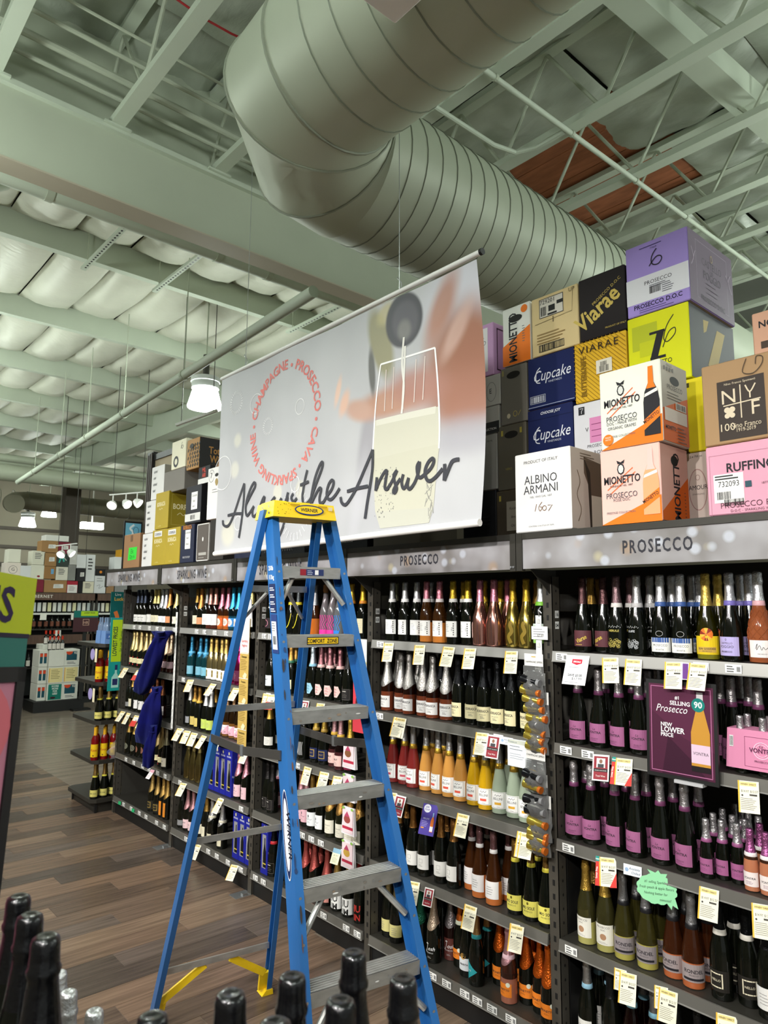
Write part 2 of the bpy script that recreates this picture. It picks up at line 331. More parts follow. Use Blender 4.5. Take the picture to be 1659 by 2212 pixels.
CARDS=[
('B',0,'y:3.038 y:2.785 y:2.567 y:2.420 y:2.158'),
('B',1,'y:2.949 y:2.931 y:2.346 r:2.267 n:2.196 w:2.072'),
('B',2,'y:3.003 r:2.924 p:2.701 y:2.475 y:2.103 y:2.085'),
('B',3,'y:2.825 c:2.712 y:2.431 t:2.167 y:2.151'),
('A',0,'s:1.790 y:1.634 y:1.526 y:1.356 v:1.310 y:1.257'),
('A',1,'r:1.688 l:1.586 a:1.294 y:1.099'),
('A',2,'l:1.678 a:1.566 g:1.470 y:1.260 y:1.076'),
('A',3,'y:1.602 t:1.638 t:1.467 y:1.436 y:1.221'),
('C',0,'w:3.778'),
('C',1,'r:3.840 y:3.679 y:4.314 d:4.249'),
('C',2,'y:3.804 y:3.627 y:3.491'),
('C',3,'b:3.485'),
('D',1,'k:5.473 y:5.086 y:4.730'),
('D',2,'y:5.627 y:5.491 y:5.369 y:5.204 y:4.994 y:4.557'),
('D',3,'y:5.517 y:4.904'),
('D',4,'y:5.238 y:4.670'),
('E',1,'k:6.839 d:6.529'),
('E',2,'y:6.849 y:6.713 d:6.517 y:6.391 b:6.208'),
('E',3,'q:6.118'),
('E',4,'e:6.819 e:6.501'),
]
SCRIPT=[[(0.082,0.216),(0.09,0.186),(0.132,0.169),(0.176,0.184),(0.234,0.251),(0.304,0.357),(0.362,0.438)],[(0.362,0.438),(0.358,0.334),(0.34,0.224),(0.317,0.131),(0.301,0.079)],[(0.146,0.242),(0.234,0.246),(0.334,0.239)],[(0.389,0.292),(0.449,0.352),(0.498,0.402),(0.486,0.428),(0.446,0.397),(0.398,0.324),(0.386,0.259),(0.405,0.218),(0.451,0.242),(0.49,0.273)],[(0.49,0.273),(0.472,0.24),(0.484,0.206),(0.534,0.223),(0.59,0.304),(0.614,0.323)],[(0.614,0.323),(0.602,0.27),(0.604,0.227),(0.645,0.207),(0.7,0.271),(0.731,0.307)],[(0.731,0.307),(0.69,0.277),(0.692,0.234),(0.731,0.225),(0.776,0.263),(0.803,0.291)],[(0.803,0.291),(0.795,0.25),(0.833,0.241),(0.875,0.319)],[(0.875,0.319),(0.861,0.223),(0.834,0.123),(0.795,0.064),(0.768,0.045)],[(0.934,0.305),(0.913,0.279),(0.941,0.245),(0.915,0.228)],[(0.975,0.272),(0.941,0.25)],[(1.087,0.426),(1.058,0.358),(1.037,0.275),(1.05,0.234),(1.08,0.226),(1.129,0.255),(1.183,0.332),(1.237,0.413),(1.24,0.449),(1.212,0.431),(1.166,0.359),(1.136,0.274),(1.122,0.217)],[(1.011,0.345),(1.058,0.35),(1.104,0.354)],[(1.138,0.225),(1.17,0.26),(1.213,0.299),(1.233,0.292),(1.219,0.245),(1.227,0.215),(1.259,0.217),(1.29,0.247)],[(1.29,0.247),(1.335,0.28),(1.351,0.316),(1.333,0.332),(1.303,0.307),(1.289,0.261),(1.306,0.229),(1.337,0.225),(1.374,0.247),(1.407,0.278)],[(1.418,0.228),(1.426,0.2),(1.452,0.181),(1.484,0.193),(1.547,0.259),(1.615,0.359),(1.678,0.451)],[(1.678,0.451),(1.677,0.35),(1.658,0.255),(1.639,0.168),(1.625,0.09)],[(1.472,0.252),(1.547,0.259),(1.644,0.261)],[(1.714,0.299),(1.708,0.258),(1.705,0.229)],[(1.705,0.229),(1.737,0.28),(1.776,0.319),(1.792,0.317),(1.783,0.274),(1.777,0.24),(1.79,0.226),(1.815,0.244),(1.846,0.279),(1.871,0.314)],[(1.871,0.314),(1.846,0.292),(1.852,0.257),(1.868,0.221),(1.853,0.201),(1.843,0.215),(1.871,0.246),(1.896,0.268)],[(1.917,0.287),(1.905,0.25),(1.914,0.219),(1.932,0.221),(1.956,0.264)],[(1.956,0.264),(1.947,0.228),(1.962,0.207),(1.992,0.227),(2.015,0.261),(2.029,0.3),(2.032,0.333)],[(2.032,0.333),(2.015,0.311),(2.021,0.268),(2.038,0.254),(2.067,0.266)],[(2.067,0.266),(2.106,0.289),(2.126,0.319),(2.117,0.336),(2.089,0.32),(2.069,0.282),(2.078,0.244),(2.1,0.229),(2.134,0.241),(2.183,0.278)],[(2.194,0.299),(2.194,0.261),(2.191,0.22)],[(2.191,0.22),(2.215,0.266),(2.237,0.302),(2.258,0.31),(2.277,0.309)]]
# ------------------------------------------------------------------ the room
random.seed(11)
FL = mat('floor_boards_far', '#7a6e62', .22, noise=(2.0, .22, (.5, 5, 1)), bump=(30, .05, (.4, 4, 1)))
floor = tag(MB().box((-6, -5, -.2), (24, 26, 0)).build('floor', FL), kind='structure'); ORIG['floor'] = Vector((0, 0, 0))
WOODS = [mat('plank_%d' % i, c, .26, noise=(5.0, .38, (.35, 6, 1)), bump=(40, .12, (.3, 5, 1))) for i, c in enumerate(('#675649', '#5a4b40', '#735e4e', '#4e443d', '#6c594a', '#60544c', '#7a6655'))]
PW, PL = .178, 1.22; plank_me = {}
y = 1.6; k = 0
while y < 9.7:
    x = -1.2 + (k * .47) % PL - PL
    while x < 2.7:
        x1 = min(x + PL, 2.78); 
        if x1 > -.9:
            ln = round(x1 - x, 3); wi = (k * 5 + int((x + 9) * 7)) % len(WOODS); key = (ln, wi)
            if key not in plank_me: plank_me[key] = MB().box((0, 0, 0), (ln - .003, PW - .003, .004), .0012).mesh('plank', WOODS[wi])
            o = link('plank', plank_me[key], floor); o.location = (x, y, 0)
        x += PL
    y += PW; k += 1
WALL = mat('wall_taupe', '#8a8272', .8)
WALLD = mat('wall_dark_band', '#4c443c', .7)
wb = tag(MB().box((-6, 25, 0), (24, 25.2, 7)).build('wall_back', WALL), kind='structure'); ORIG['wall_back'] = Vector((0, 0, 0))
for z, h in ((3.15, .14), (3.75, .10), (4.35, .10)):
    MB().box((-6, 24.94, z), (24, 25.0, z + h)).build('wall_stripe', WALLD, wb)
tag(MB().box((23.8, -5, 0), (24, 25, 7)).build('wall_right', WALL), kind='structure')
tag(MB().box((-6.2, -5, 0), (-6, 25, 7)).build('wall_left', WALL), kind='structure')

# ------------------------------------------------------------------ ceiling: deck, insulation batts, purlins, girders
ceil = thing('ceiling', (0, 0, 6), kind='structure')
FOILM = mat('insulation_facing', '#b0b7a9', .36, .15, noise=(1.6, .2), bump=(8, .9, (2.2, .8, 1)))
QUILT = mat('insulation_quilt', '#d3d4c4', .5, .05, noise=(1.2, .08), bump=(7, .95, (.7, 3, 1)))
MB().box((-6, -5, 6.95), (24, 26, 7.05)).build('roof_deck', mat('deck', '#6c6f66', .8), ceil)
PLY = mat('plywood', '#9a5c3c', .7, noise=(3, .25, (6, 1, 1)))
rr = random.Random(5)
def batt(lx, ly, sag, seed, nu=12, nv=12, wr=.02):
    r = random.Random(seed); ph = [r.uniform(0, 6.28) for _ in range(6)]
    def fn(u, v):
        e = (max(0, math.sin(math.pi * u)) ** .45) * (max(0, math.sin(math.pi * v)) ** .5)
        z = -sag * e + wr * (math.sin(u * 9 + ph[0] + 3 * v) * math.sin(v * 13 + ph[1]) + .6 * math.sin(u * 23 + ph[2]) * math.sin(v * 17 + 4 * u + ph[3])) * (e + .15)
        return (u * lx, v * ly, z)
    return MB().grid(fn, nu, nv).mesh('insulation_batt', [FOILM if sag < .1 else QUILT], 60)
JX = [-.94, .01, .945, 1.86, 2.79, 3.72, 4.67, 5.66, 6.59, 7.49, 8.43, 9.37, 10.3]
# near half: wrinkled facing between the joists
var = [batt(.905, 1.49, .09, s, 14, 20, .034) for s in range(5)]
for i in range(len(JX) - 1):
    for j in range(7):
        y0 = -4.4 + j * 1.5 + (i % 2) * .4
        if 5.5 < JX[i] < 7.0 and 2.9 < y0 + .7 < 5.0: continue      # the bare patch of boards
        o = link('insulation_batt', var[(i * 3 + j) % 5], ceil); o.location = (JX[i] + .016, y0, .82 - .03 * ((i * 2 + j) % 3)); o.scale.x = (JX[i + 1] - JX[i] - .03) / .905
for i in range(5): MB().box((5.55 + i * .44, 3.0, 6.80), (5.98 + i * .44, 5.5, 6.82)).build('roof_board', PLY, ceil)
# far half: quilted pillows between purlins
PY = [5.8, 8.05, 10.35, 12.7, 14.9, 17.2, 19.6, 22.0, 24.4]
GX = 6.27
qv = [batt(.655, 2.24, .20, 20 + s, 10, 16, .011) for s in range(5)]
for j in range(len(PY) - 1):
    for i in range(-9, 15):
        x0 = GX - .66 * (i + 1)
        if (x0 + .66) / max(PY[j], 1) < .16: continue
        o = link('insulation_batt', qv[(i * 2 + j) % 5], ceil); o.location = (x0 + .003, PY[j] + .03, .22 + .02 * ((i + j) % 3)); o.scale.y = (PY[j + 1] - PY[j] - .06) / 2.24
MB().box((-6, 5.7, 6.42), (24, 26, 6.46)).build('roof_deck', mat('deck', '#6c6f66', .8), ceil)
for y in PY[1:]:
    MB().box((-6, y - .05, 5.93), (24, y + .05, 6.25)).build('purlin', PAINT, ceil)
# bar joists of the near half
rod = PAINT_D
for i, x in enumerate(JX):
    j = thing('ceiling_joist', (x, 0, 5.92), kind='structure')
    MB().box((x - .055, -4.6, 5.915), (x - .004, 5.62, 5.975)).box((x - .004, -4.6, 5.915), (x + .055, 5.62, 5.922)).build('bottom_chord', PAINT, j)
    MB().box((x - .05, -4.6, 6.72), (x + .05, 5.62, 6.78)).build('top_chord', PAINT, j)
    n = 0; y = -4.3 + (i % 2) * .25
    while y < 5.2:
        MB().tube([(x, y, 5.95), (x, y + .5, 6.73)], .016, 6).build('web_rod', rod, j)
        MB().tube([(x, y + .5, 6.73), (x, y + 1.0, 5.95)], .016, 6).build('web_rod', rod, j); y += 1.0
# the big girder across the room
g = thing('beam', (0, 5.6, 5.3), kind='structure')
MB().box((-6, 5.52, 5.305), (20, 5.72, 5.90)).build('web', PAINT_D, g)
MB().box((-6, 5.515, 5.292), (20, 5.73, 5.306)).build('soffit_flange', TAN, g)
MB().box((-6, 5.47, 5.87), (20, 5.77, 5.915)).build('cap_plate', PAINT, g)
for i, x in enumerate(JX):
    if i % 1 == 0: MB().box((x - .11, 5.44, 5.895), (x + .11, 5.62, 5.914)).build('bearing_plate', PAINT, g)
MB().box((-6, 5.62, 5.915), (20, 5.66, 6.95)).build('blocking_panel', PAINT_D, g)  # pale board added to lighten the dark gap above the girder
# beam behind it, running away along the left girder line
g2 = thing('beam', (GX, 12, 5.6), kind='structure')
MB().box((GX - .04, 5.75, 5.60), (GX + .10, 23, 6.24)).build('web', PAINT, g2)
MB().box((GX - .10, 5.75, 5.585), (GX + .16, 23, 5.602)).build('soffit_flange', PAINT, g2)
# sloping brace beam over the shelves
b = thing('beam', (4.7, 2.1, 6.1), kind='structure')
MB().bar((3.0, 2.45, 6.62), (7.2, 1.75, 6.0), .10, .26).build('web', PAINT, b); MB().bar((3.0, 2.45, 6.48), (7.2, 1.75, 5.86), .20, .02).build('soffit_flange', PAINT, b)
# pipe slung behind the girder
p = thing('overhead_pipe', (2, 5.95, 5.3), 'fat pale pipe strapped along the far face of the big ceiling girder', 'pipe')
MB().tube([(-5, 5.93, 5.40), (14, 5.93, 5.40)], .085, 14).build('pipe_run', PAINT, p, 40)
for x in (1.5, 3.05, 3.62, 4.15, 5.2): MB().tube([(x - .03, 5.93, 5.40), (x + .03, 5.93, 5.40)], .092, 14).build('pipe_strap', PAINT_D, p, 40)
# conduits above the girder
for k, (yy, zz, r, lb) in enumerate(((5.25, 6.18, .030, 'thick conduit run along the top of the ceiling girder'), (5.05, 6.22, .018, 'thin conduit beside the thick one above the ceiling girder'), (4.86, 6.28, .012, 'thinnest cable conduit strung over the ceiling joists'), (5.40, 6.12, .02, 'grey conduit nearest the ceiling girder face'))):
    c = tag(MB().tube([(-4, yy, zz), (8, yy + .05, zz)], r, 8).build('conduit', PAINT_D, None, 40), lb, 'conduit')
tag(MB().tube([(1.2, 4.52, 6.5), (1.9, 4.48, 6.4), (2.09, 4.45, 6.35), (2.35, 4.49, 6.4), (2.9, 4.5, 6.5)], .009, 6).build('cable', mat('red_cable', '#a82a2e', .5)), 'thin red cable sagging between joists beside the big duct', 'cable')
# light sprinkler line over the right shelves, and the long one on the far side
s = thing('sprinkler_pipe', (4, 2.6, 5.85), 'thin sprinkler pipe crossing under the joists above the stacked cartons', 'pipe')
MB().tube([(2.6, 3.03, 5.87), (9.9, 2.85, 5.87)], .022, 10).build('pipe_run', PAINT, s, 40)
for x in JX[5:9]: MB().tube([(x - .012, 3.03 - (x - 2.6) * .0247, 5.87), (x + .012, 3.03 - (x - 2.6) * .0247, 5.87)], .029, 10).build('pipe_clamp', PAINT_D, s)
MB().tube([(3.2, 3.52, 5.87), (4.30, 3.50, 5.87), (4.52, 3.44, 5.87), (4.60, 3.28, 5.87), (4.60, 3.0, 5.87)], .02, 8).build('pipe_bend', PAINT, s, 40)
s = thing('sprinkler_pipe', (3.6, 9, 4.6), 'long white sprinkler main sloping away over the walkway', 'pipe')
MB().tube([(3.26, 4.6, 4.615), (3.34, 6.13, 4.6), (3.84, 15.9, 4.5)], .052, 12).build('pipe_run', PAINT, s, 40)
for t in (.12, .33, .5, .66, .85):
    x, y, z = 3.34 + .5 * t, 6.13 + 9.77 * t, 4.6 - .1 * t
    MB().tube([(x, y, z), (x, y, 6.0)], .007, 6).build('hanger_rod', PAINT_D, s)
    MB().tube([(x, y - .02, z), (x, y + .02, z)], .062, 10).build('hanger_ring', PAINT_D, s)
s = thing('sprinkler_pipe', (-.2, 5.0, 5.1), 'short white pipe stub dropping beside the far end of the girder', 'pipe')
MB().tube([(1.25, 6.35, 5.55), (.95, 6.0, 5.2)], .05, 12).build('pipe_run', PAINT, s, 40)
MB().tube([(1.06, 6.13, 5.33), (1.03, 6.09, 5.29)], .058, 12).build('pipe_coupling', PAINT, s, 40)
# perforated strut rails hung on the far ceiling
for k, (xa, xb, yy, lb) in enumerate(((2.45, 2.45, 0, 'perforated strut channel hung beyond the girder, short of the lamps'), (3.30, 3.30, 0, 'perforated strut channel hung beyond the girder nearer the lamp'), (5.25, 5.25, 0, 'perforated strut channel half hidden behind the hanging banner'))):
    t = thing('strut_rail', (xa, 7, 5.8), lb, 'strut'); MB().box((xa - .03, 6.55, 5.80), (xa + .03, 8.03, 5.83)).build('strut_channel', PAINT, t)
    h = MB()
    for i in range(22): h.disc((xa, 6.62 + i * .063, 5.799), (1, 0, 0), (0, -1, 0), .012, .018, 8)
    tag(h.build('slot_holes', BLACK, t), kind='stuff')
    for yy in (6.7, 7.9): MB().tube([(xa, yy, 5.83), (xa, yy, 6.3)], .006, 6).build('hanger_rod', PAINT_D, t)

# ------------------------------------------------------------------ air ducts
DUCT = mat('duct_paint', '#b3baa6', .48, .1, noise=(1.1, .05)); SEAM = mat('duct_seam', '#83887a', .6); SEAM0 = mat('duct_joint', '#8f9584', .6)
def duct_path(P, r, name, parent, n=36, seam=.125, seamr=.0032, skip=()):
    """tube along a polyline with a raised lock seam every few inches"""
    m = MB().tube(P, r, n, False); m.build(name, DUCT, parent, 35)
d = thing('air_duct', (2, 3, 4.65), 'huge pale green spiral duct with a mitred elbow, passing behind the hanging banner', 'duct')
R = .425; ZA, ZB_, XC, YC = 4.72, 4.60, 1.955, 3.055
duct_path([(XC, -4, ZA), (XC, YC - R - .008, ZA)], R, 'duct_section', d)
duct_path([(XC + R + .008, YC, ZB_), (11, YC, ZB_ - .02)], R, 'duct_section', d)
PV = Vector((XC + R + .01, YC - R - .01, 0))                 # the inner corner the gores fold about
def elbow_ring(k):
    ph = math.radians((0, 22.5, 67.5, 90)[k]); st = 1 / math.cos(math.radians(22.5)) if k in (1, 2) else 1; dr = Vector((-math.cos(ph), math.sin(ph), 0))
    c_ = PV + dr * ((R + .01) * st) + Z_ * (ZA + (ZB_ - ZA) * k / 3)
    return [c_ + dr * (math.cos(q * math.tau / 36) * R * st * 1.008) + Z_ * (math.sin(q * math.tau / 36) * R * 1.008) for q in range(36)]
Z_ = Vector((0, 0, 1))
for i in range(3):
    A, B_ = elbow_ring(i), elbow_ring(i + 1)
    rows = [[a_ * (1 - t / 4) + b_ * (t / 4) for a_, b_ in zip(A, B_)] for t in range(5)]
    if i == 1:                          # the dented sheet at the outer corner
        for t in (1, 2, 3):
            for q in range(25, 34): rows[t][q] = rows[t][q] + Vector((.5, -.5, .6)) * (.055 * math.sin((q - 25) / 8 * math.pi) * (1, .45, 1)[t - 1] * (1 if q % 3 else .4))
    MB().add([p_ for r_ in rows for p_ in r_], [(t * 36 + q, t * 36 + (q + 1) % 36, (t + 1) * 36 + (q + 1) % 36, (t + 1) * 36 + q) for t in range(4) for q in range(36)]).build('elbow_gore', DUCT, d, 35)
    MB().tube(A + [A[0]], .008, 5, False).build('elbow_seam', SEAM0, d, 60)
def seams(along, lo, hi, step, name):
    m = MB(); y = lo
    while y < hi:
        ring = []
        for q in range(37):
            a = q * math.tau / 36; off = step * q / 36
            if along == 'y': ring.append((XC + math.cos(a) * (R + .001), y + off, ZA + math.sin(a) * (R + .001)))
            else: ring.append((y + off, YC + math.cos(a) * (R + .001), ZB_ + math.sin(a) * (R + .001)))
        m.tube(ring, .0042, 4, False); y += step
    tag(m.build(name, SEAM if along == 'x' else mat('duct_seam_near', '#7f8676', .55), d), kind='stuff')
seams('y', -.8, 2.40, .19, 'spiral_seam'); seams('x', XC + .50, 6.5, .125, 'spiral_seam')
v = MB().box((1.22, 1.15, 4.20), (1.62, 1.79, 4.50), .008).build('register_box', WHITE, d)
for i in range(7): MB().bar((1.26, 1.70 - i * .045, 4.192), (1.50, 1.70 - i * .045, 4.192), .010, .022).build('register_fin', WHITE, v)
MB().box((2.63, 2.60, 4.98), (2.70, 2.66, 5.25)).build('hanger_bracket', SHELF, d)
for k, (yy, zz, r, x1, lb, dark) in enumerate(((17.0, 4.86, .19, 12, 'long pale spiral duct far off under the roof above the walkway', 0), (17.4, 5.26, .09, 12, 'slim pale pipe running just above the far spiral duct', 0), (19.6, 4.62, .24, 14, 'dull brown-grey duct far off below the pale one', 1))):
    t = thing('air_duct', (4, yy, zz), lb, 'duct'); M_ = mat('duct_brown', '#7f7b68', .6) if dark else DUCT
    MB().tube([(-2 if not dark else 5.0, yy, zz), (x1, yy, zz)], r, 16).build('duct_section', M_, t, 40)
    if dark: MB().tube([(5.0, yy, zz), (4.7, yy - .1, zz - .05), (4.55, yy - .45, zz - .15), (4.5, yy - .8, zz - .2)], r * .98, 16).build('elbow', M_, t, 40)
    m = MB(); x = 3.0
    while x < 9 and r > .2:
        m.tube([(x, yy + math.cos(q * math.tau / 16) * (r + .002), zz + math.sin(q * math.tau / 16) * (r + .002)) for q in range(17)], .008, 3, False); x += .33
    if m.v: tag(m.build('spiral_seam', SEAM, t), kind='stuff')
# ------------------------------------------------------------------ high-bay lamps
REFR = mat('lamp_refractor', '#f4fff6', .4, emis=LAMP_E); HOUS = mat('lamp_housing', '#dfe3e3', .4)
def high_bay(x, y, z, label, s=1.0, group=None):
    top = 6.42 if y > 5.7 else 6.95
    t = thing('high_bay_lamp', (x, y, z), label, 'lamp', group)
    MB().lathe([(0, .225 * s), (.02 * s, .232 * s), (.17 * s, .190 * s), (.26 * s, .165 * s)], 20, (x, y, z)).build('refractor', REFR, t, 40)
    MB().lathe([(.262 * s, .165 * s), (.27 * s, .185 * s), (.33 * s, .19 * s), (.345 * s, .18 * s), (.36 * s, .20 * s), (.42 * s, .195 * s), (.44 * s, .10 * s), (.46 * s, .04)], 20, (x, y, z)).build('housing', HOUS, t, 40)
    MB().tube([(x, y, z + .45 * s), (x, y, z + .75 * s)], .045, 10).build('ballast_stem', SHELF_D, t, 40)
    MB().tube([(x, y, z + .7 * s), (x, y, top)], .010, 6).build('hanger_rod', PAINT_D, t)
high_bay(4.33, 8.62, 4.66, 'glowing high-bay lamp hanging nearest beyond the banner')
high_bay(5.55, 21.6, 4.15, 'glowing high-bay lamp far off, lower left one of the distant pair', .95)
high_bay(6.5, 23.0, 4.65, 'glowing high-bay lamp far off, upper right one of the distant pair', .95)
LAMP_ORD = 'first second third fourth fifth sixth seventh eighth ninth tenth eleventh twelfth thirteenth fourteenth fifteenth sixteenth seventeenth eighteenth nineteenth twentieth'.split()
for i, (x, y) in enumerate(((-.2, -2.6), (-.2, 1.4), (-.2, 5.0), (-.2, 9.0), (.4, 13.0), (.6, 18.7), (4.3, -4.2), (4.9, -1.0), (8.2, -2.0), (9.2, .6), (8.6, 8.6), (8.6, 13.0), (12.5, 7.4), (12.5, 11.3), (1.75, 11.0), (2.3, 15.0), (12.5, 16), (7.3, .7), (11.8, 3.0))):  # unseen lamps; some added to brighten the far walkway and right ceiling
    high_bay(x, y, 4.66, 'high-bay lamp of the ceiling grid out of view, %s of the unseen lamps' % LAMP_ORD[i], 1.0, 'high-bay lamps outside the picture')
# ------------------------------------------------------------------ the wine racks: five bays along the aisle
D, Y5, BAY = 2.755, 1.936, 1.2694
SZ = [1.80, 1.395, .985, .57, .165]
BAYI = {'A': -1, 'B': 0, 'C': 1, 'D': 2, 'E': 3}
BAYN = {'A': 'nearest bay', 'B': 'second bay', 'C': 'third bay', 'D': 'fourth bay', 'E': 'end bay'}
SHN = ['top shelf', 'second shelf', 'middle shelf', 'fourth shelf', 'bottom shelf']
ORD = ['first', 'second', 'third', 'fourth', 'fifth', 'sixth', 'seventh', 'eighth', 'ninth', 'tenth', 'eleventh', 'twelfth', 'thirteenth', 'fourteenth']
def post(m, y):
    m.box((D, y, 0), (D + .003, y + .052, 2.14)); m.box((D, y, 0), (D + .06, y + .003, 2.14)); m.box((D + .057, y, 0), (D + .06, y + .052, 2.14))
def post_holes(y):
    h = MB()
    for k in range(34):
        z = .14 + k * .058
        h.box((D - .001, y + .020, z), (D + .001, y + .032, z + .024)); h.disc((D + .030, y - .0008, z + .02), (1, 0, 0), (0, 0, 1), .0055, .0065, 8)
    return h
PRICE = flat('#f3f3f0')
lab_me = None
rl = random.Random(3)
RAILL = {('B', 4): [2.70, 2.60, 2.48, 2.40, 2.31, 2.2], ('B', 0): [3.12], ('B', 1): [3.12, 2.25], ('A', 0): [1.88, 1.25, 1.13], ('A', 1): [1.87, 1.76], ('A', 2): [1.87], ('A', 3): [1.87],
 ('C', 3): [3.86, 3.76, 3.66, 3.43, 3.36], ('C', 2): [3.93], ('C', 4): [4.4, 4.3, 3.62, 3.4, 3.3], ('C', 0): [4.38, 4.3, 4.1, 3.9], ('C', 1): [4.3]}
for b, n in (('D', 0), ('E', 0), ('E', 3), ('D', 4), ('E', 4)): RAILL[b, n] = [Y5 + BAY * BAYI[b] + .12 + k * .17 + rl.uniform(-.03, .03) for k in range(6)]
RAILL['D', 3] = [4.9, 4.62, 5.6]; RAILL['D', 1] = [5.62]; RAILL['D', 2] = [5.6]
def price_label():
    d = Decal(); d.rect(-.03, -.016, .06, .032, '#f3f3f0').lines(-.024, .006, .03, 3, .009, .004, '#555555').rect(.012, -.010, .013, .018, '#8a8a8a'); return d.mesh('price_label', lambda a, b, l: (-.0004 - .0002 * l, -a, b))
PLM = price_label()
for bk in 'ABCDE':
    i = BAYI[bk]; y0, y1 = Y5 + i * BAY, Y5 + (i + 1) * BAY
    t = thing('shelving_bay', (D + .25, y0, 0), 'charcoal steel wine rack, the %s, with five loaded shelves' % BAYN[bk], 'shelving', 'steel wine racks along the aisle')
    m = MB(); post(m, y0); p = m.build('upright_post', POST, t); tag(post_holes(y0).build('slot_holes', BLACK, p), kind='stuff')
    if bk == 'E':
        m = MB(); post(m, y1); p = m.build('upright_post', POST, t); tag(post_holes(y1).build('slot_holes', BLACK, p), kind='stuff')
        MB().box((D + .06, y1 - .006, .1), (D + .5, y1 - .002, 2.12)).build('end_panel', SHELF_D, t)
    if bk != 'E' : MB().box((D + .06, y1 - .004, .1), (D + .5, y1 - .002, 1.0)).build('divider_panel', BLACK, t)
    MB().box((D + .5, y0, .05), (D + .51, y1, 2.2)).build('back_panel', SHELF_D, t)
    MB().box((D + .012, y0 + .06, 0), (D + .02, y1, .14)).build('kick_plate', BLACK, t)
    MB().box((D - .145, y0 + .001, 2.30), (D + .9, y1 - .001, 2.335)).build('top_deck', SHELF, t)
    MB().box((D + .05, y0 + .003, 1.98), (D + .5, y0 + .012, 2.06)).build('top_brace', SHELF, t)
    MB().hexa([(D, y0 + .01, 2.06), (D, y0 + .014, 2.06), (D + .05, y0 + .014, 2.06), (D + .05, y0 + .01, 2.06), (D - .145, y0 + .01, 2.17), (D - .145, y0 + .014, 2.17), (D + .05, y0 + .014, 2.17), (D + .05, y0 + .01, 2.17)]).build('header_bracket', SHELF, t)
    f = MB().box((D - .12, y0 + .001, 0), (D + .10, y0 + .10, .006)); f.box((D - .06, y0 + .01, .006), (D - .03, y0 + .04, .02)).build('foot_plate', STEEL, t)
    for s, z in enumerate(SZ):
        sh = MB().box((D - .002, y0 + .055, z - .012), (D + .5, y1 - .002, z)).build('shelf', SHELF, t)
        MB().hexa([(D - .016, y0 + .056, z - .045), (D - .016, y1 - .002, z - .045), (D, y1 - .002, z - .045), (D, y0 + .056, z - .045), (D - .010, y0 + .056, z), (D - .010, y1 - .002, z), (D, y1 - .002, z), (D, y0 + .056, z)]).build('price_rail', RAIL if s == 0 else RAIL_SHADED, sh)
        MB().box((D - .019, y0 + .056, z - .047), (D - .012, y1 - .002, z - .043)).build('rail_lip', RAIL, sh)
        for k, y in enumerate(RAILL.get((bk, s), ())):
            if y0 + .08 < y < y1 - .03:
                o = link('price_label', PLM, sh); o.location = (D - .0175 - (D + .25), y - y0, z - .023)
    for k, tx in enumerate(('16', {'A': '05', 'B': '04', 'C': '03', 'D': '02', 'E': '01'}[bk])):
        yy, zz = y0, (1.965, 1.915)[k]
        d_ = Decal(); d_.rect(-.014, -.016, .03, .034, '#f2f2ee').txt(tx, .001, -.008, .024, '#222222', bold=1); d_.build('number_label', SIDE(D + .032, y0, zz), p if False else t)
# ------------------------------------------------------------------ header boards
def header_mat():
    m = bpy.data.materials.new('header_bokeh_print'); m.use_nodes = True; nt = m.node_tree; N = nt.nodes; L = nt.links; b = N['Principled BSDF']; b.inputs['Roughness'].default_value = .45
    tc = N.new('ShaderNodeTexCoord'); n = N.new('ShaderNodeTexNoise'); n.inputs['Scale'].default_value = 5; L.new(tc.outputs['Object'], n.inputs['Vector'])
    r = N.new('ShaderNodeValToRGB'); r.color_ramp.elements[0].position = .35; r.color_ramp.elements[0].color = (*lin('#7b7775'), 1); r.color_ramp.elements[1].position = .68; r.color_ramp.elements[1].color = (*lin('#a3a1a5'), 1)
    L.new(n.outputs[0], r.inputs[0]); prev = r.outputs[0]
    for sc, rad, c1, k in ((8, .30, '#d8cc9c', .5), (11, .28, '#c9cfdc', .6), (6, .22, '#b08c60', .45)):
        mp = N.new('ShaderNodeMapping'); mp.inputs['Location'].default_value = (k, k * 7, k * 3); mp.inputs['Scale'].default_value = (.01, 1, 1); L.new(tc.outputs['Object'], mp.inputs[0])
        v = N.new('ShaderNodeTexVoronoi'); v.inputs['Scale'].default_value = sc; v.inputs['Randomness'].default_value = .9; L.new(mp.outputs[0], v.inputs['Vector'])
        a = N.new('ShaderNodeMapRange'); a.inputs[1].default_value = rad; a.inputs[2].default_value = rad - .13; a.inputs[3].default_value = 0; a.inputs[4].default_value = 1; L.new(v.outputs['Distance'], a.inputs[0])
        sp = N.new('ShaderNodeSeparateColor'); L.new(v.outputs['Color'], sp.inputs[0])
        g = N.new('ShaderNodeMath'); g.operation = 'GREATER_THAN'; g.inputs[1].default_value = .58; L.new(sp.outputs[0], g.inputs[0])
        q = N.new('ShaderNodeMath'); q.operation = 'MULTIPLY'; L.new(a.outputs[0], q.inputs[0]); L.new(g.outputs[0], q.inputs[1])
        q2 = N.new('ShaderNodeMath'); q2.operation = 'MULTIPLY'; q2.inputs[1].default_value = k; L.new(q.outputs[0], q2.inputs[0])
        mx = N.new('ShaderNodeMix'); mx.data_type = 'RGBA'; mx.inputs[7].default_value = (*lin(c1), 1); L.new(q2.outputs[0], mx.inputs[0]); L.new(prev, mx.inputs[6]); prev = mx.outputs[2]
    L.new(prev, b.inputs['Base Color']); return m
HM = header_mat(); HX = 2.566
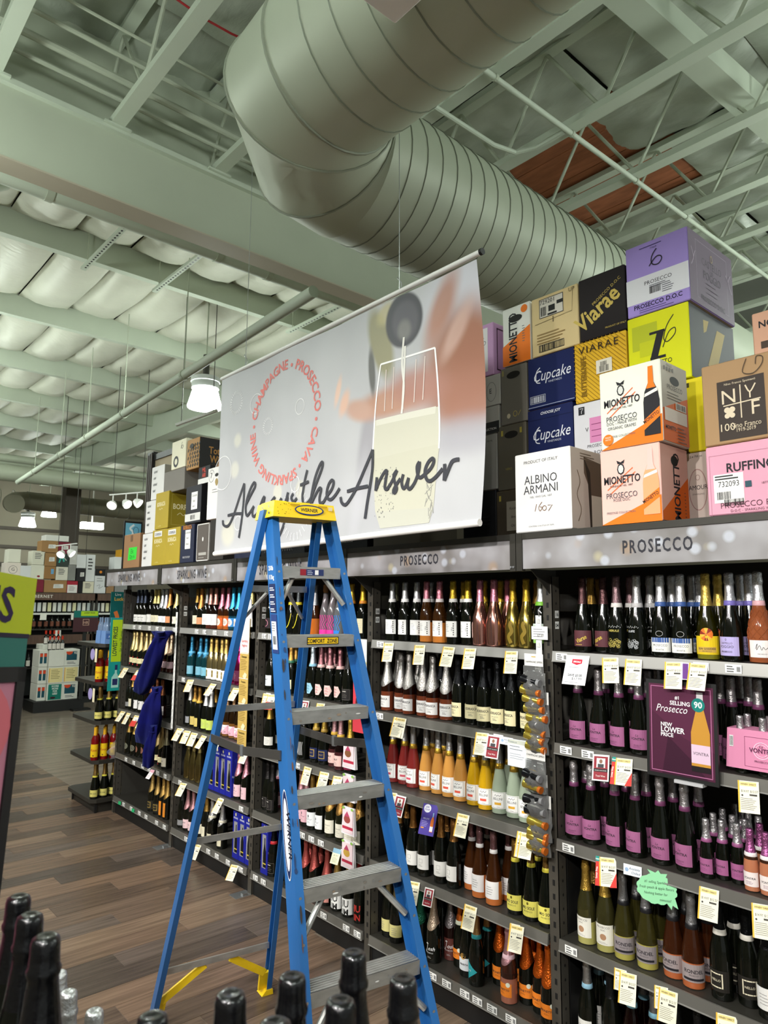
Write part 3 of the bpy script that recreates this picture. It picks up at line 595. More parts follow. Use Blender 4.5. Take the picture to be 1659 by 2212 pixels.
for bk, word, size in (('E', 'SPARKLING WINE', .098), ('D', 'SPARKLING WINE', .098), ('C', 'SPARKLING WINE', .098), ('B', 'PROSECCO', .072), ('A', 'PROSECCO', .072)):
    i = BAYI[bk]; y0, y1 = Y5 + i * BAY + .052, Y5 + (i + 1) * BAY + .052
    nm = {'A': 'nearest prosecco header board, closest to the camera', 'B': 'prosecco header board beside the ladder', 'C': 'sparkling wine header board partly behind the ladder', 'D': 'sparkling wine header board above the fourth bay', 'E': 'sparkling wine header board at the far end of the run'}[bk]
    t = thing('header_sign', (HX, y0, 2.17), 'grey bokeh-printed ' + nm, 'sign', 'header boards over the racks')
    MB().box((HX, y0 + .033, 2.168), (HX + .012, y1 - .033, 2.302)).build('sign_panel', HM, t)
    m = MB().box((HX - .006, y0 + .002, 2.302), (HX + .04, y1 - .002, 2.329)); m.box((HX - .008, y0 + .002, 2.160), (HX + .016, y0 + .034, 2.33)).box((HX - .008, y1 - .034, 2.160), (HX + .016, y1 - .002, 2.33)).build('sign_frame', BLACK if False else SHELF, t)
    m = MB()
    for yy in (y0 + .012, y0 + .026): m.tube([(HX - .013, yy, 2.178), (HX - .007, yy, 2.178)], .005, 8)
    m.build('bolt', STEEL, t)
    d_ = Decal(); d_.txt(word, (y1 - y0) / 2 - .045 * (len(word) > 8) + .035 * (bk == 'A'), .046 if bk in 'AB' else .036, size, '#33333a', bold=1, sx=.66 if bk in 'AB' else .54, gap=.006)
    d_.build('lettering', FRONT(HX, y1, 2.168), t)

# ------------------------------------------------------------------ bottles
PROF = {'ch': [(0, .030), (.003, .038), (.125, .0385), (.155, .036), (.185, .0285), (.215, .0215), (.245, .0168), (.285, .0145), (.3, .0145)],
 'be': [(0, .032), (.003, .039), (.03, .0402), (.085, .040), (.125, .0365), (.165, .029), (.205, .021), (.24, .0162), (.285, .0145), (.3, .0145)],
 'bt': [(0, .034), (.003, .040), (.05, .0425), (.10, .0435), (.14, .0375), (.175, .028), (.205, .0205), (.24, .0165), (.285, .0145), (.3, .0145)],
 'st': [(0, .031), (.003, .0375), (.14, .038), (.175, .034), (.20, .0265), (.225, .0195), (.25, .0162), (.285, .0145), (.3, .0145)],
 'mi': [(0, .020), (.003, .0250), (.085, .0252), (.11, .022), (.135, .0165), (.155, .0125), (.18, .0108), (.19, .0108)]}
def rad_at(pr, z):
    for (a, r), (b, q) in zip(pr, pr[1:]):
        if a <= z <= b: return r + (q - r) * (z - a) / (b - a)
    return pr[-1][1] if z > 0 else pr[0][1]
DK, = ('#0b0d08',)
# key: shape, glass colour, transmission, foil, foil start, band colour, label colour, label z0, z1, half width, print, name, look
def TY(s):
    k, sh, gl, tr, fo, zf, bd, lb, z0, z1, hw, pr, nm, look = [a.strip() for a in s.split('|')]
    return k, (sh, DK if gl == 'dk' else gl, float(tr or 0), fo, float(zf or 0), bd, lb, float(z0 or 0), float(z1 or 0), float(hw or 0), pr, nm, look)
TYPES = dict(TY(l) for l in '''
via|be|dk|0|#5a3f40|.205||#5b3238|.025|.092|.034|VIA|prosecco_bottle|brown-capped prosecco bottle, brown label with gold script
her|be|dk|0|#8d7276|.195|#e9e6e0|||||GRA|prosecco_bottle|mauve-capped prosecco bottle printed with gold grapes
grp|be|dk|0|#c9c8c8|.195|#c9c8c8|||||GRP|prosecco_bottle|silver-capped prosecco bottle printed with silver grapes
riv|be|dk|0|#e6e7ea|.20|#3e5fa0|#f0efe9|.02|.075|.036|PRO|prosecco_bottle|silver-capped prosecco bottle, blue and white label
sun|be|#8a8420|.55|#e8c766|.20||#e3c21c|.02|.088|.040|SUN|prosecco_bottle|yellow-capped prosecco bottle, orange fan label
cas|be|dk|0|#dfe0e6|.205|#7d72c4|#b9addf|.02|.088|.036|CAS|prosecco_bottle|silver-capped prosecco bottle, lavender label
kyl|bt|#d8794a|.6|#e8e8ea|.205|#e9b6bd|#f2e9e6|.02|.08|.036|SCR|prosecco_bottle|diamond-cut rose prosecco bottle, white cap
whf|st|dk|0|#eceef0|.20||#e9e7df|.03|.10|.02||prosecco_bottle|white-capped dark prosecco bottle
gdk|ch|dk|0|#b08a45|.205||#e6dfc4|.03|.10|.025||prosecco_bottle|gold-capped dark sparkling bottle
von|be|dk|0|#a9a5a6|.215|#6b365a|#a06088|.022|.098|.036|VON|prosecco_bottle|silver-capped prosecco bottle, plum band, mauve label
vmi|mi|dk|0|#b9b6b8|.128|#94527f|#a5608c|.018|.07|.024|VOM|mini_bottle|mini prosecco bottle, mauve label
vmr|mi|#d98a64|.6|#b76aa0|.118|#efe6e6|#efe3e0|.018|.065|.024|VOM|mini_bottle|mini rose prosecco bottle, purple cap
emb|ch|#c8c070|.75|#c9a24a|.205||#ece8dc|.028|.105|.034|EMB|prosecco_bottle|gold-capped clear embossed prosecco bottle, cream label
ron|be|#c3b85a|.7|#9d9d9f|.20|#1b1b1e|#8f8688|.025|.085|.040|RON|prosecco_bottle|grey-capped pale prosecco bottle, grey label
ror|be|#cf7040|.7|#9d9d9f|.20|#1b1b1e|#9a8e8e|.025|.085|.040|RON|prosecco_bottle|grey-capped rose prosecco bottle, grey label
mar|st|dk|0|#191a1b|.215|#d8d3c8|#26231f|.03|.10|.036|FRM|prosecco_bottle|black-capped bottle, black label framed cream
dwl|st|dk|0|#1b1b1d|.215||#ebe9e6|.03|.10|.036|LIN|wine_bottle|black-capped dark bottle, white label
plb|ch|dk|0|#a7a5a2|.215|#8fb9cf|#e6e4de|.03|.10|.034||prosecco_bottle|grey-capped bottle, pale blue neck band
dkr|ch|#4a0d12|.3|#8c8b8c|.22|#7fb0c4|#e6e0da|.03|.09|.034||prosecco_bottle|dark red bottle, pale blue band
dk|st|dk|0|#2a2a2b|.215||||||| wine_bottle|plain dark bottle, black cap
dou|ch|#4d4c2a|.5|#9a9a78|.22||#2c3f86|.03|.10|.036|DOU|prosecco_bottle|olive-glass bottle, blue and yellow lettering
ven|ch|dk|0|#c5c7c9|.215|#e9e9e7|#f1f1ee|.035|.115|.036|VEN|prosecco_bottle|silver-capped prosecco bottle, wavy-edged white label
ver|ch|#e08a3c|.65|#dd8fa0|.215|#efe6e4|#f1efec|.035|.115|.036|VEN|prosecco_bottle|pink-capped orange rose bottle, white label
veg|ch|dk|0|#d2b23c|.215|#eeeeea|#f1f1ee|.035|.115|.036|VEN|prosecco_bottle|gold-capped prosecco bottle, white label
vek|ch|dk|0|#c0a53a|.215|#eeeeea|#f1f1ee|.035|.115|.036|VEN|prosecco_bottle|gold-capped prosecco bottle peeping from behind
bop|bt|!#d69a8c|0|#de8fa6|.215|||||||prosecco_bottle|mirror-pink metallic prosecco bottle
bog|bt|!#c7b05a|0|#d6b13e|.215||||||SWI|prosecco_bottle|mirror-gold metallic prosecco bottle
grn|st|dk|0|#e9edf0|.20|#7cc23a|#dfeee0|.028|.115|.038|GRN|wine_bottle|dark bottle, white and green label
bor|ch|#7a3a22|.5|#b9b5b2|.16||#dcdad8|.02|.082|.036|BOR|prosecco_bottle|silver-capped amber rose bottle, speckled grey label
bod|st|dk|0|#17181a|.19||#e3d9ae|.03|.098|.036|BOR|prosecco_bottle|black prosecco bottle, speckled cream label
ber|be|=#7a2422|0|#b3b3b4|.215|#c9a33e|#f3f1ee|.025|.10|.034|BE1|bellini_bottle|cloudy red bellini bottle
beo|be|=#c98f45|0|#b3b3b4|.215|#c9a33e|#f3f1ee|.025|.10|.034|BE2|bellini_bottle|cloudy peach bellini bottle
bey|be|=#c79a10|0|#b3b3b4|.215|#c9a33e|#f3f1ee|.025|.10|.034|BE2|bellini_bottle|cloudy yellow bellini bottle
beg|be|=#9aa792|0|#b3b3b4|.215|#c9a33e|#f3f1ee|.025|.10|.034|BE3|bellini_bottle|cloudy pale green bellini bottle
cop|st|dk|0|#7d4a38|.19||||||| prosecco_bottle|copper-capped dark bottle behind the red bellinis
val|st|dk|0|#a4733c|.215||#e6e4df|.035|.105|.034|SQR|prosecco_bottle|gold-capped tall dark bottle, plain white label
ros|be|#d8793a|.7|#8b6568|.225|#eae5e3|#e7e4e3|.03|.105|.034|LIN|rose_bottle|mauve-capped copper rose bottle, white label
mio|be|dk|0|#a07c42|.222|#dfd24a|#e3d867|.02|.085|.038|MIO|prosecco_bottle|gold-capped prosecco bottle, yellow label
gfo|ch|dk|0|#1f5a44|.18|||||||prosecco_bottle|green-capped dark bottle behind the ladder rail
jos|ch|dk|0|#cdb7a0|.18||||||JOS|prosecco_bottle|cream-capped black bottle, white script
jor|ch|#6a3a34|.4|#9a9496|.18||||||JOS|rose_bottle|grey-capped dusky rose bottle, white script
mrc|ch|dk|0|#2b2c2e|.215||#dfe2e6|.03|.085|.036|MRC|prosecco_bottle|dark bottle, pale label with gold crescent
tea|ch|dk|0|#b58e57|.205|#2f8f93||||| TEA|prosecco_bottle|dark bottle, teal diamond label
mnt|ch|dk|0|#e0732a|.195|#dfe6cf|#e8822a|.04|.085|.034|MNO|prosecco_bottle|orange-capped bottle, mint collar and seal
mir_|ch|#b9735c|.55|#d9a3ac|.185|#e8c2cb|#e8822a|.03|.085|.034|MNO|rose_bottle|pink-capped rose bottle, orange label
mno|ch|dk|0|#e06a1f|.175||#e8822a|.03|.085|.034|MNO|prosecco_bottle|orange-capped dark prosecco bottle, orange label
ylw|ch|dk|0|#8a7a50|.205||#d8cf8a|.03|.09|.034||wine_bottle|dark bottle with yellow label behind the ladder
pcl|ch|dk|0|#1c1c1e|.21||#2a2024|.03|.10|.034|PCL|sparkling_bottle|black bottle with pink ring label
swo|be|dk|0|#4c5052|.195|#e2cf2e||||| SWO|sparkling_bottle|dark bottle with yellow band and swoosh
amb|be|#d9762a|.65|#9a9ca0|.19|||||||rose_bottle|amber rose bottle with grey cap
lip|ch|#cfc6cc|.8|#c08b5c|.28|||||| LIP|party_bottle|clear bottle with pink lightning print
lib|ch|#cfd6dc|.8|#c08b5c|.28|||||| LIB|party_bottle|clear bottle with blue lightning print
gdc|ch|dk|0|#d9b23c|.205|#dd8c28|#e7dcb8|.03|.115|.018|LIN|champagne_bottle|gold-capped bottle with narrow cream label
mag|ch|!#b3266e|0|#b3266e|.24||#5f1f3f|.025|.10|.036|LIN|sparkling_bottle|metallic magenta bottle
wlb|ch|dk|0|#2a2b2e|.21||#e4e9f2|.03|.10|.034|BLK|sparkling_bottle|dark bottle with white and blue label
crm|ch|dk|0|#c2944a|.20|#2f6b52|#e9e6bb|.03|.09|.034|OVL|champagne_bottle|gold-capped bottle with green band and cream label
blu|ch|dk|0|#b9c9d2|.195|#8cc0da|#9cc9dd|.025|.09|.034|HEX|sparkling_bottle|pale-blue-capped bottle, blue shield label
pnk|ch|dk|0|#9d6a70|.195|#e6bcb8|#eccac5|.025|.09|.034|HEP|rose_champagne_bottle|dusky-pink-capped bottle, pink shield label
blk|ch|dk|0|#2c2a2a|.20||#221f1f|.02|.085|.036|BLW|sparkling_bottle|black bottle with black label
gwl|ch|dk|0|#c9a14a|.20||#ebe8df|.03|.085|.034|LIN|champagne_bottle|gold-capped bottle with cream-white label
zeb|st|dk|0|#232325|.21|||||| ZEB|sparkling_bottle|black bottle printed with white streaks
nav|be|dk|0|#c7a64c|.195|#a9893a|#1f2850|.025|.09|.034|FRG|sparkling_bottle|gold-capped bottle, navy label framed gold
pkl|be|#4a2024|.4|#b98d92|.19|#caa03c|#e6c0b8|.025|.085|.034|BLK|rose_bottle|pink-capped rose bottle, blush label
bur|be|dk|0|#c9a544|.195||#7a2340|.02|.09|.036|FRG|sparkling_bottle|gold-capped bottle, burgundy label
spr|ch|#8a3a4a|.4|#b7b5b8|.19|#d99aa8|#efc3cc|.02|.08|.03||rose_bottle|silver-capped rose bottle, pink label
plp|ch|dk|0|#b98a90|.18||#ecbcc8|.025|.10|.034|CRS|rose_bottle|pink-capped bottle, pink label
mir|ch|dk|0|#b9944c|.20||#eef0f2|.025|.105|.034|CRS|sparkling_bottle|gold-capped bottle, white label with tree mark
sch|ch|#1c1d10|.1|#b98e4c|.175||#e9e4d3|.025|.10|.036|SCH|sparkling_bottle|gold-capped champagne-style bottle, ivory label
rdb|ch|dk|0|#1a1a1c|.2|#b52a30||||| BLW|sparkling_bottle|black bottle with red bow tag
rdf|ch|dk|0|#c0605a|.18||#e39a90|.02|.06|.036||rose_bottle|salmon-red-capped dark bottle
imw|ch|dk|0|#a98a4a|.20||#f1f1ee|.015|.10|.036|IMU|sparkling_bottle|bottle with white label and big black letters
imr|ch|dk|0|#9b1f24|.20||||||IMR|sparkling_bottle|black bottle with big red letters
yel|ch|dk|0|#e3d184|.195||#e6dfc0|.03|.09|.034|LIN|champagne_bottle|pale-gold-capped bottle, cream label
org|ch|dk|0|#e39a56|.185||#e39a6a|.03|.085|.034|LIN|champagne_bottle|orange-capped bottle, orange label
siw|ch|dk|0|#8f9193|.20||#f0efee|.03|.115|.036|LIN|sparkling_bottle|grey-capped bottle, white label
sal|ch|#5a2a20|.4|#e0a195|.19||#f0efee|.03|.115|.038|LIN|rose_bottle|salmon-capped rose bottle, wide white label
pkc|ch|#c96a2a|.6|#e88fa5|.185||#e8672c|.025|.09|.034|OVL|rose_bottle|pink-capped orange bottle, round orange label
sky|ch|#0f4a60|.3|#3fa9dd|.185||#3f8fd0|.025|.09|.034|OVL|sparkling_bottle|sky-blue-capped bottle, round blue label
drk|ch|dk|0|#2b2a29|.205||#8f9092|.02|.06|.03||wine_bottle|dark bottle close to the post
tel|ch|#0d3a40|.2|#2f6d8e|.185|#5fb0d8|#7cb9cf|.02|.085|.036|LIN|sparkling_bottle|teal-capped bottle, pale blue label
gwh|ch|!#cdb985|0|#c7a75e|.21||#efeee9|.005|.085|.0378|GBX|sparkling_bottle|pale gold bottle with white base
dsl|ch|dk|0|#a9a7a3|.20||#9a9ba0|.025|.075|.03||sparkling_bottle|silver-capped dark bottle, grey label
gdl|ch|dk|0|#c08f44|.20|#d8b44a|#d9c26c|.02|.085|.022||sparkling_bottle|gold-capped bottle, gold strip label
slm|ch|dk|0|#d7d8d8|.19||#c9dc6a|.02|.09|.034|LIN|sparkling_bottle|silver-capped bottle, lime label
six|ch|#8a5a28|.6|#8a6a4a|.22||#efb4c6|.02|.085|.036|SIX|rose_bottle|amber bottle, pink and white label
ovl|ch|dk|0|#2a2a2a|.21||#f0efec|.02|.10|.034|OV2|sparkling_bottle|dark bottle with large white oval label
mat|ch|!#8a7b4c|0|#8a7b4c|.22|||||||sparkling_bottle|matte olive-gold bottle
pbl|ch|dk|0|#d592a2|.185||#eec3cc|.02|.10|.034|CRS|rose_bottle|pink-capped bottle, big pale pink label
rsb|ch|dk|0|#cf9aa0|.185||#eecdd2|.02|.085|.036|BLK|rose_champagne_bottle|pink-capped bottle, blush label
sld|ch|dk|0|#c3c3c4|.18|#d9d5c0|#ddd6b9|.02|.07|.03||champagne_bottle|silver-capped dark bottle with pale collar
nvy|ch|dk|0|#3c4352|.20||#ecebe6|.025|.09|.036|BLK|champagne_bottle|navy-capped bottle, white label
cdk|ch|#2a2a20|.3|#4b4d4b|.235||#ecebe6|.025|.095|.034|LIN|champagne_bottle|clear-necked dark bottle, white label
sil|ch|dk|0|#dfe5ea|.18||#eef0f3|.03|.085|.034|LIN|champagne_bottle|silver-white-capped bottle, white label
gar|ch|dk|0|#e4d58e|.185||#e9e4cc|.025|.085|.034|OVL|champagne_bottle|pale-gold-capped bottle, cream arch label
moe|ch|dk|0|#d6bd84|.17||#e9dfb2|.035|.08|.034|RED|champagne_bottle|gold-capped champagne bottle, cream label
mop|ch|dk|0|#d9b99a|.17||#edc4cd|.035|.09|.034|LIN|rose_champagne_bottle|gold-capped champagne bottle, pink label
mor|ch|#4a241a|.3|#d9b99a|.17||#edc4cd|.035|.09|.034|LIN|rose_champagne_bottle|gold-capped rose champagne bottle, pink label
bfo|ch|dk|0|#4a5bb0|.19||#f1f0ee|.025|.10|.036|BIR|champagne_bottle|blue-capped bottle, white label with black bird
cpf|ch|#4a241a|.3|#b5704c|.19||#f1e9e6|.025|.10|.036|BIR|rose_champagne_bottle|copper-capped bottle, white label with black bird
cir|ch|dk|0|#b7954e|.19|||||| CIR|champagne_bottle|gold-capped bottle with ring emblem
cio|ch|dk|0|#c0875a|.19|||||| CIO|rose_champagne_bottle|gold-capped bottle with coral ring emblem
crl|ch|dk|0|#cfc3a0|.19||#ece5d2|.02|.09|.036|BLK|champagne_bottle|cream-capped bottle, cream label
dkb|ch|dk|0|#b99a5c|.185||#2d2a22|.02|.09|.036|FRG|champagne_bottle|gold-capped bottle, black label framed gold
vev|ch|dk|0|#c9a35c|.185||#e08a2c|.02|.13|.02|LIN|champagne_bottle|gold-capped bottle with orange label'''.strip().split('\n'))
def label_print(d, pr, lb, z0, z1):
    """flat print on a bottle's label; (0, z) is the middle of the label"""
    zc = (z0 + z1) / 2; T = d.txt; ink = '#2e2a30'
    if pr == 'VON': T('La', -.002, zc + .012, .013, ink, shear=.3); T('VONTRA', 0, zc - .002, .0135, ink, bold=1); T('PROSECCO', 0, z0 + .014, .006, ink); d.lines(-.018, z0 + .010, .036, 2, .004, .0014, '#7a3d6c')
    elif pr == 'VOM': T('VONTRA', 0, zc, .0095, ink, bold=1); d.lines(-.012, zc - .008, .024, 3, .004, .0012, '#7a3d6c')
    elif pr == 'VIA': T('Viarae', .0, zc - .01, .026, '#cbb04a', bold=1, rot=.5, sx=.75); d.rect(-.03, z0 + .006, .03, .002, '#cbb04a')
    elif pr in ('GRA', 'GRP'):
        c = '#b9a955' if pr == 'GRA' else '#b6b8ba'; r = random.Random(4)
        for k in range(26): x = r.uniform(-.026, .026); d.ring(x, .03 + r.uniform(0, .045) * (1 - abs(x) / .05), .0058, .0058, .0012, c, 8)
        T('HERULE' if pr == 'GRA' else 'SUIFE', 0, .092, .012, c, bold=1)
        for k in range(9): d.stroke([(-.024 + k * .006, .108 + .004 * (k % 2)), (-.021 + k * .006, .118 - .003 * (k % 3))], .0013, '#d8d8d8', False)
    elif pr == 'PRO': d.rect(-.036, z1 - .018, .072, .018, '#3e5fa0'); T('PROSECCO', 0, zc - .006, .0125, ink, sx=.9); T('RIVATA', 0, z0 + .006, .009, ink); d.ring(0, z1 + .016, .014, .011, .0016, '#a8a8a8', 18)
    elif pr == 'SUN':
        for k in range(10): d.disc(0, z1 + .006, .024, .024, ('#e0732a', '#8a2a1c', '#e8b23a')[k % 3], 3, k * .628, (k + 1) * .628); d.lay -= 1
        d.nx(); d.rect(-.034, z0 + .008, .068, .020, '#c9a24a'); T('SUN GODDESS', 0, z0 + .018, .0095, ink, bold=1); T('PROSECCO', 0, z0 + .010, .0065, ink)
    elif pr == 'CAS': T('CASTELLO', 0, zc + .008, .0095, ink); T('POGGIO', 0, zc - .006, .0135, ink); T('PROSECCO', 0, z0 + .012, .008, ink, bold=1); d.ring(0, z1 - .010, .003, .004, .001, ink, 10)
    elif pr == 'SCR': d.stroke([(-.022, zc), (-.015, zc + .018), (-.018, zc - .004), (-.008, zc + .012), (-.002, zc - .004), (.004, zc + .006), (.010, zc - .002), (.020, zc + .006)], .0016, ink); T('PROSECCO', 0, z0 + .010, .006, ink)
    elif pr == 'EMB': T('PROSECCO', 0, z1 - .014, .0105, ink); T('DOC', 0, z1 - .024, .008, ink); d.disc(0, zc - .008, .013, .012, '#b48a6a', 14).lines(-.02, z0 + .010, .04, 2, .004, .001, '#888888')
    elif pr == 'RON': T('RONDEL', 0, zc, .0175, ink, bold=1); T('PROSECCO', 0, zc - .009, .0065, ink); d.rect(-.038, z0 + .006, .076, .008, '#26242a')
    elif pr in ('FRM', 'FRG'):
        c = '#e6dcc0' if pr == 'FRM' else '#b99a4a'; d.frame(-.024, z0 + .012, .048, z1 - z0 - .022, .004, c); T('NELLO' if pr == 'FRM' else 'BRUT', 0, zc - .002, .011, c)
    elif pr == 'DOU': T('DOU', 0, zc + .012, .022, '#2c3f86', bold=1); d.rect(-.03, zc - .004, .06, .008, '#d9b43a'); T('TOUT', 0, zc - .026, .02, '#e8e4d0', bold=1)
    elif pr == 'VEN':
        d.lines(-.022, zc + .02, .026, 5, .008, .002, '#9a9a9a'); T('Ven', .016, zc, .014, '#55555a', rot=-1.57)
        for k in range(6): d.disc(.028, z0 + .012 + k * .011, .003, .004, '#44443f', 8); d.lay -= 1
    elif pr == 'SWI': d.stroke([(0, .02), (-.012, .05), (.004, .075), (-.004, .105), (.002, .12)], .018, '#8c7428')
    elif pr == 'GRN': d.rect(-.038, z0, .076, .020, '#8cc63f'); T('exclusive', 0, z1 - .014, .011, '#3c7a3c'); d.ring(0, zc + .004, .013, .014, .002, '#5f8f6f', 16).ring(0, zc + .004, .008, .009, .002, '#5f8f6f', 12)
    elif pr == 'BOR': T('BORRASCA', 0, zc + .008, .0165, ink, bold=1, sx=.75); T('PROSECCO', 0, zc - .006, .0065, ink); d.lines(-.012, zc - .014, .024, 2, .006, .0022, '#6a6660')
    elif pr in ('BE1', 'BE2', 'BE3'):
        d.frame(-.031, z0 + .003, .062, z1 - z0 - .006, .001, '#4a4a4e'); d.stroke([(-.016, zc + .02), (-.010, zc + .026), (-.004, zc + .019), (.002, zc + .026), (.008, zc + .02), (.016, zc + .026)], .0016, ink)
        T('BELLINI', 0, zc + .002, .0155, ink, sx=.9); d.rect(-.016, zc - .02, .032, .011, {'BE1': '#d4586a', 'BE2': '#e2604c', 'BE3': '#e0aa3c'}[pr]).lines(-.004, z0 + .008, .02, 1, .004, .001, ink)
    elif pr == 'SQR': d.frame(-.010, zc - .004, .020, .020, .001, '#8a8680').lines(-.012, zc - .014, .024, 2, .006, .0016, '#8a8680')
    elif pr == 'MIO': T('MIO SOLE', 0, zc - .002, .0165, ink, bold=1, sx=.85); T('PROSECCO', 0, zc - .014, .0085, ink); d.disc(0, zc + .022, .005, .006, '#6a6020', 10)
    elif pr == 'JOS':
        d.stroke([(-.030, .058), (-.024, .05), (-.015, .062), (-.010, .092), (-.019, .088), (-.006, .090)], .0018, '#e9e9e9'); T('osh', .010, .060, .026, '#e9e9e9', shear=.3); T('PROSECCO', 0, .046, .008, '#dcdcdc'); d.lines(-.012, .030, .024, 2, .005, .001, '#bdbdbd')
    elif pr == 'MRC': d.disc(-.004, z1 + .008, .014, .014, '#c9964a', 16).disc(.002, z1 + .013, .013, .013, '#15170f', 16); T('MARITA', 0, zc - .004, .012, ink, bold=1)
    elif pr == 'TEA': d.poly([(-.034, .115), (.030, .065), (-.030, .020)], '#2f9aa2'); T('AVISSI', -.012, .062, .010, '#d9efef', sx=.8)
    elif pr == 'MNO': T('MIONETTO', 0, zc - .003, .0125, ink, bold=1); d.lines(-.012, zc - .010, .024, 2, .004, .0012, '#7a3a12').disc(.026, z1 - .004, .010, .010, '#dfe3cf', 14)
    elif pr == 'PCL': d.ring(0, zc, .022, .024, .003, '#e08fa6', 20)
    elif pr == 'SWO': d.stroke([(.028, .135), (.024, .09), (.012, .055), (-.006, .04), (-.020, .05)], .005, '#e2cf2e', True, True)
    elif pr in ('LIP', 'LIB'):
        c = '#e2349a' if pr == 'LIP' else '#2f7fd8'; r = random.Random(2)
        for k in range(5): x = -.03 + .015 * k; d.stroke([(x, .01), (x + .010, .045), (x - .002, .07), (x + .014, .10), (x + .004, .13)], .005, c, False)
        d.rect(-.036, .004, .072, .034, c, 4)
    elif pr in ('HEX', 'HEP'):
        c = '#3f86a8' if pr == 'HEX' else '#c4767a'
        for k in range(3): d.lines(-.022 + .004 * k, z1 - .016 - k * .016, .040 - .008 * k, 2, .006, .003, c)
    elif pr == 'ZEB':
        for k in range(14): d.stroke([(-.032 + .005 * k, .03), (-.022 + .004 * k, .06 + .02 * (k % 3)), (-.03 + .005 * k, .11)], .0014, '#c9c9c9')
    elif pr in ('CRS',): d.disc(-.004, zc + .016, .005, .009, '#5a5a60', 10); d.stroke([(-.022, zc - .006), (-.014, zc + .004), (-.008, zc - .006), (0, zc + .003), (.008, zc - .006), (.020, zc)], .0018, '#55505a'); d.lines(-.012, zc - .016, .024, 2, .006, .0015, '#8a8688')
    elif pr == 'SCH': T('Schram', 0, zc + .004, .014, '#8a8070', shear=.25); d.lines(-.022, zc - .006, .044, 2, .008, .0015, '#a09884').lines(-.022, z0 + .012, .044, 1, .008, .001, '#a09884')
    elif pr == 'IMU': T('IU', 0, zc - .002, .052, '#141414', bold=1, sx=.9); T('IM', 0, z0 - .002, .046, '#141414', bold=1, sx=.9)
    elif pr == 'IMR': T('IU', 0, .06, .050, '#c23a34', bold=1, sx=.9); T('IN', 0, .015, .046, '#c23a34', bold=1, sx=.9)
    elif pr == 'OVL': d.disc(0, zc, .026, .028, '#f0e4d8', 20); d.lines(-.014, zc + .006, .028, 3, .008, .003, '#8a5a44')
    elif pr == 'OV2': d.ring(0, zc, .030, .036, .006, '#8a8a84', 20); d.lines(-.012, zc + .004, .024, 2, .008, .002, '#8a8a84')
    elif pr == 'GBX': d.rect(-.012, z0 + .018, .024, .05, '#8f7a3c'); d.txt('BRUT', 0, z0 + .04, .008, '#efe9d0')
    elif pr == 'SIX': d.poly([(-.036, z1), (.036, z1), (-.036, z0)], '#f2eef0'); T('fossil', 0, zc + .012, .012, '#b8456c', shear=.2); T('26', .008, z0 + .010, .018, '#2a2a2e', shear=.2)
    elif pr == 'RED': d.disc(.0, z1 + .007, .006, .009, '#b3202c', 10); T('CHANDON', 0, zc, .0085, '#6a5a34'); d.disc(0, z0 - .012, .008, .008, '#b3202c', 10).lines(-.02, zc - .008, .04, 2, .006, .001, '#8a7a4c')
    elif pr == 'BIR': d.stroke([(-.014, zc + .026), (-.006, zc + .012), (.002, zc + .016), (.010, zc + .03), (.004, zc + .006), (.006, zc - .010)], .0050, '#26262a', True, True).lines(-.014, zc - .018, .028, 2, .006, .001, '#8a8688')
    elif pr in ('CIR', 'CIO'):
        c = '#9fa08c' if pr == 'CIR' else '#cf8d76'
        for r in (.026, .018, .010): d.ring(0, .07, r, r, .0035, c, 20)
    elif pr == 'BLW': d.lines(-.022, .068, .040, 1, .01, .006, '#a8a49c').lines(-.020, .054, .036, 3, .009, .0016, '#77736c').frame(-.03, .022, .06, .062, .0012, '#77736c')
    elif pr == 'BLK': T('BRUT', 0, zc + .002, .014, ink, bold=1); d.lines(-.018, zc - .010, .036, 3, .007, .0018, '#77727a')
    else: d.lines(-.018, zc + .012, .036, 4, .010, .0022, '#8d8988')
BOT = {}
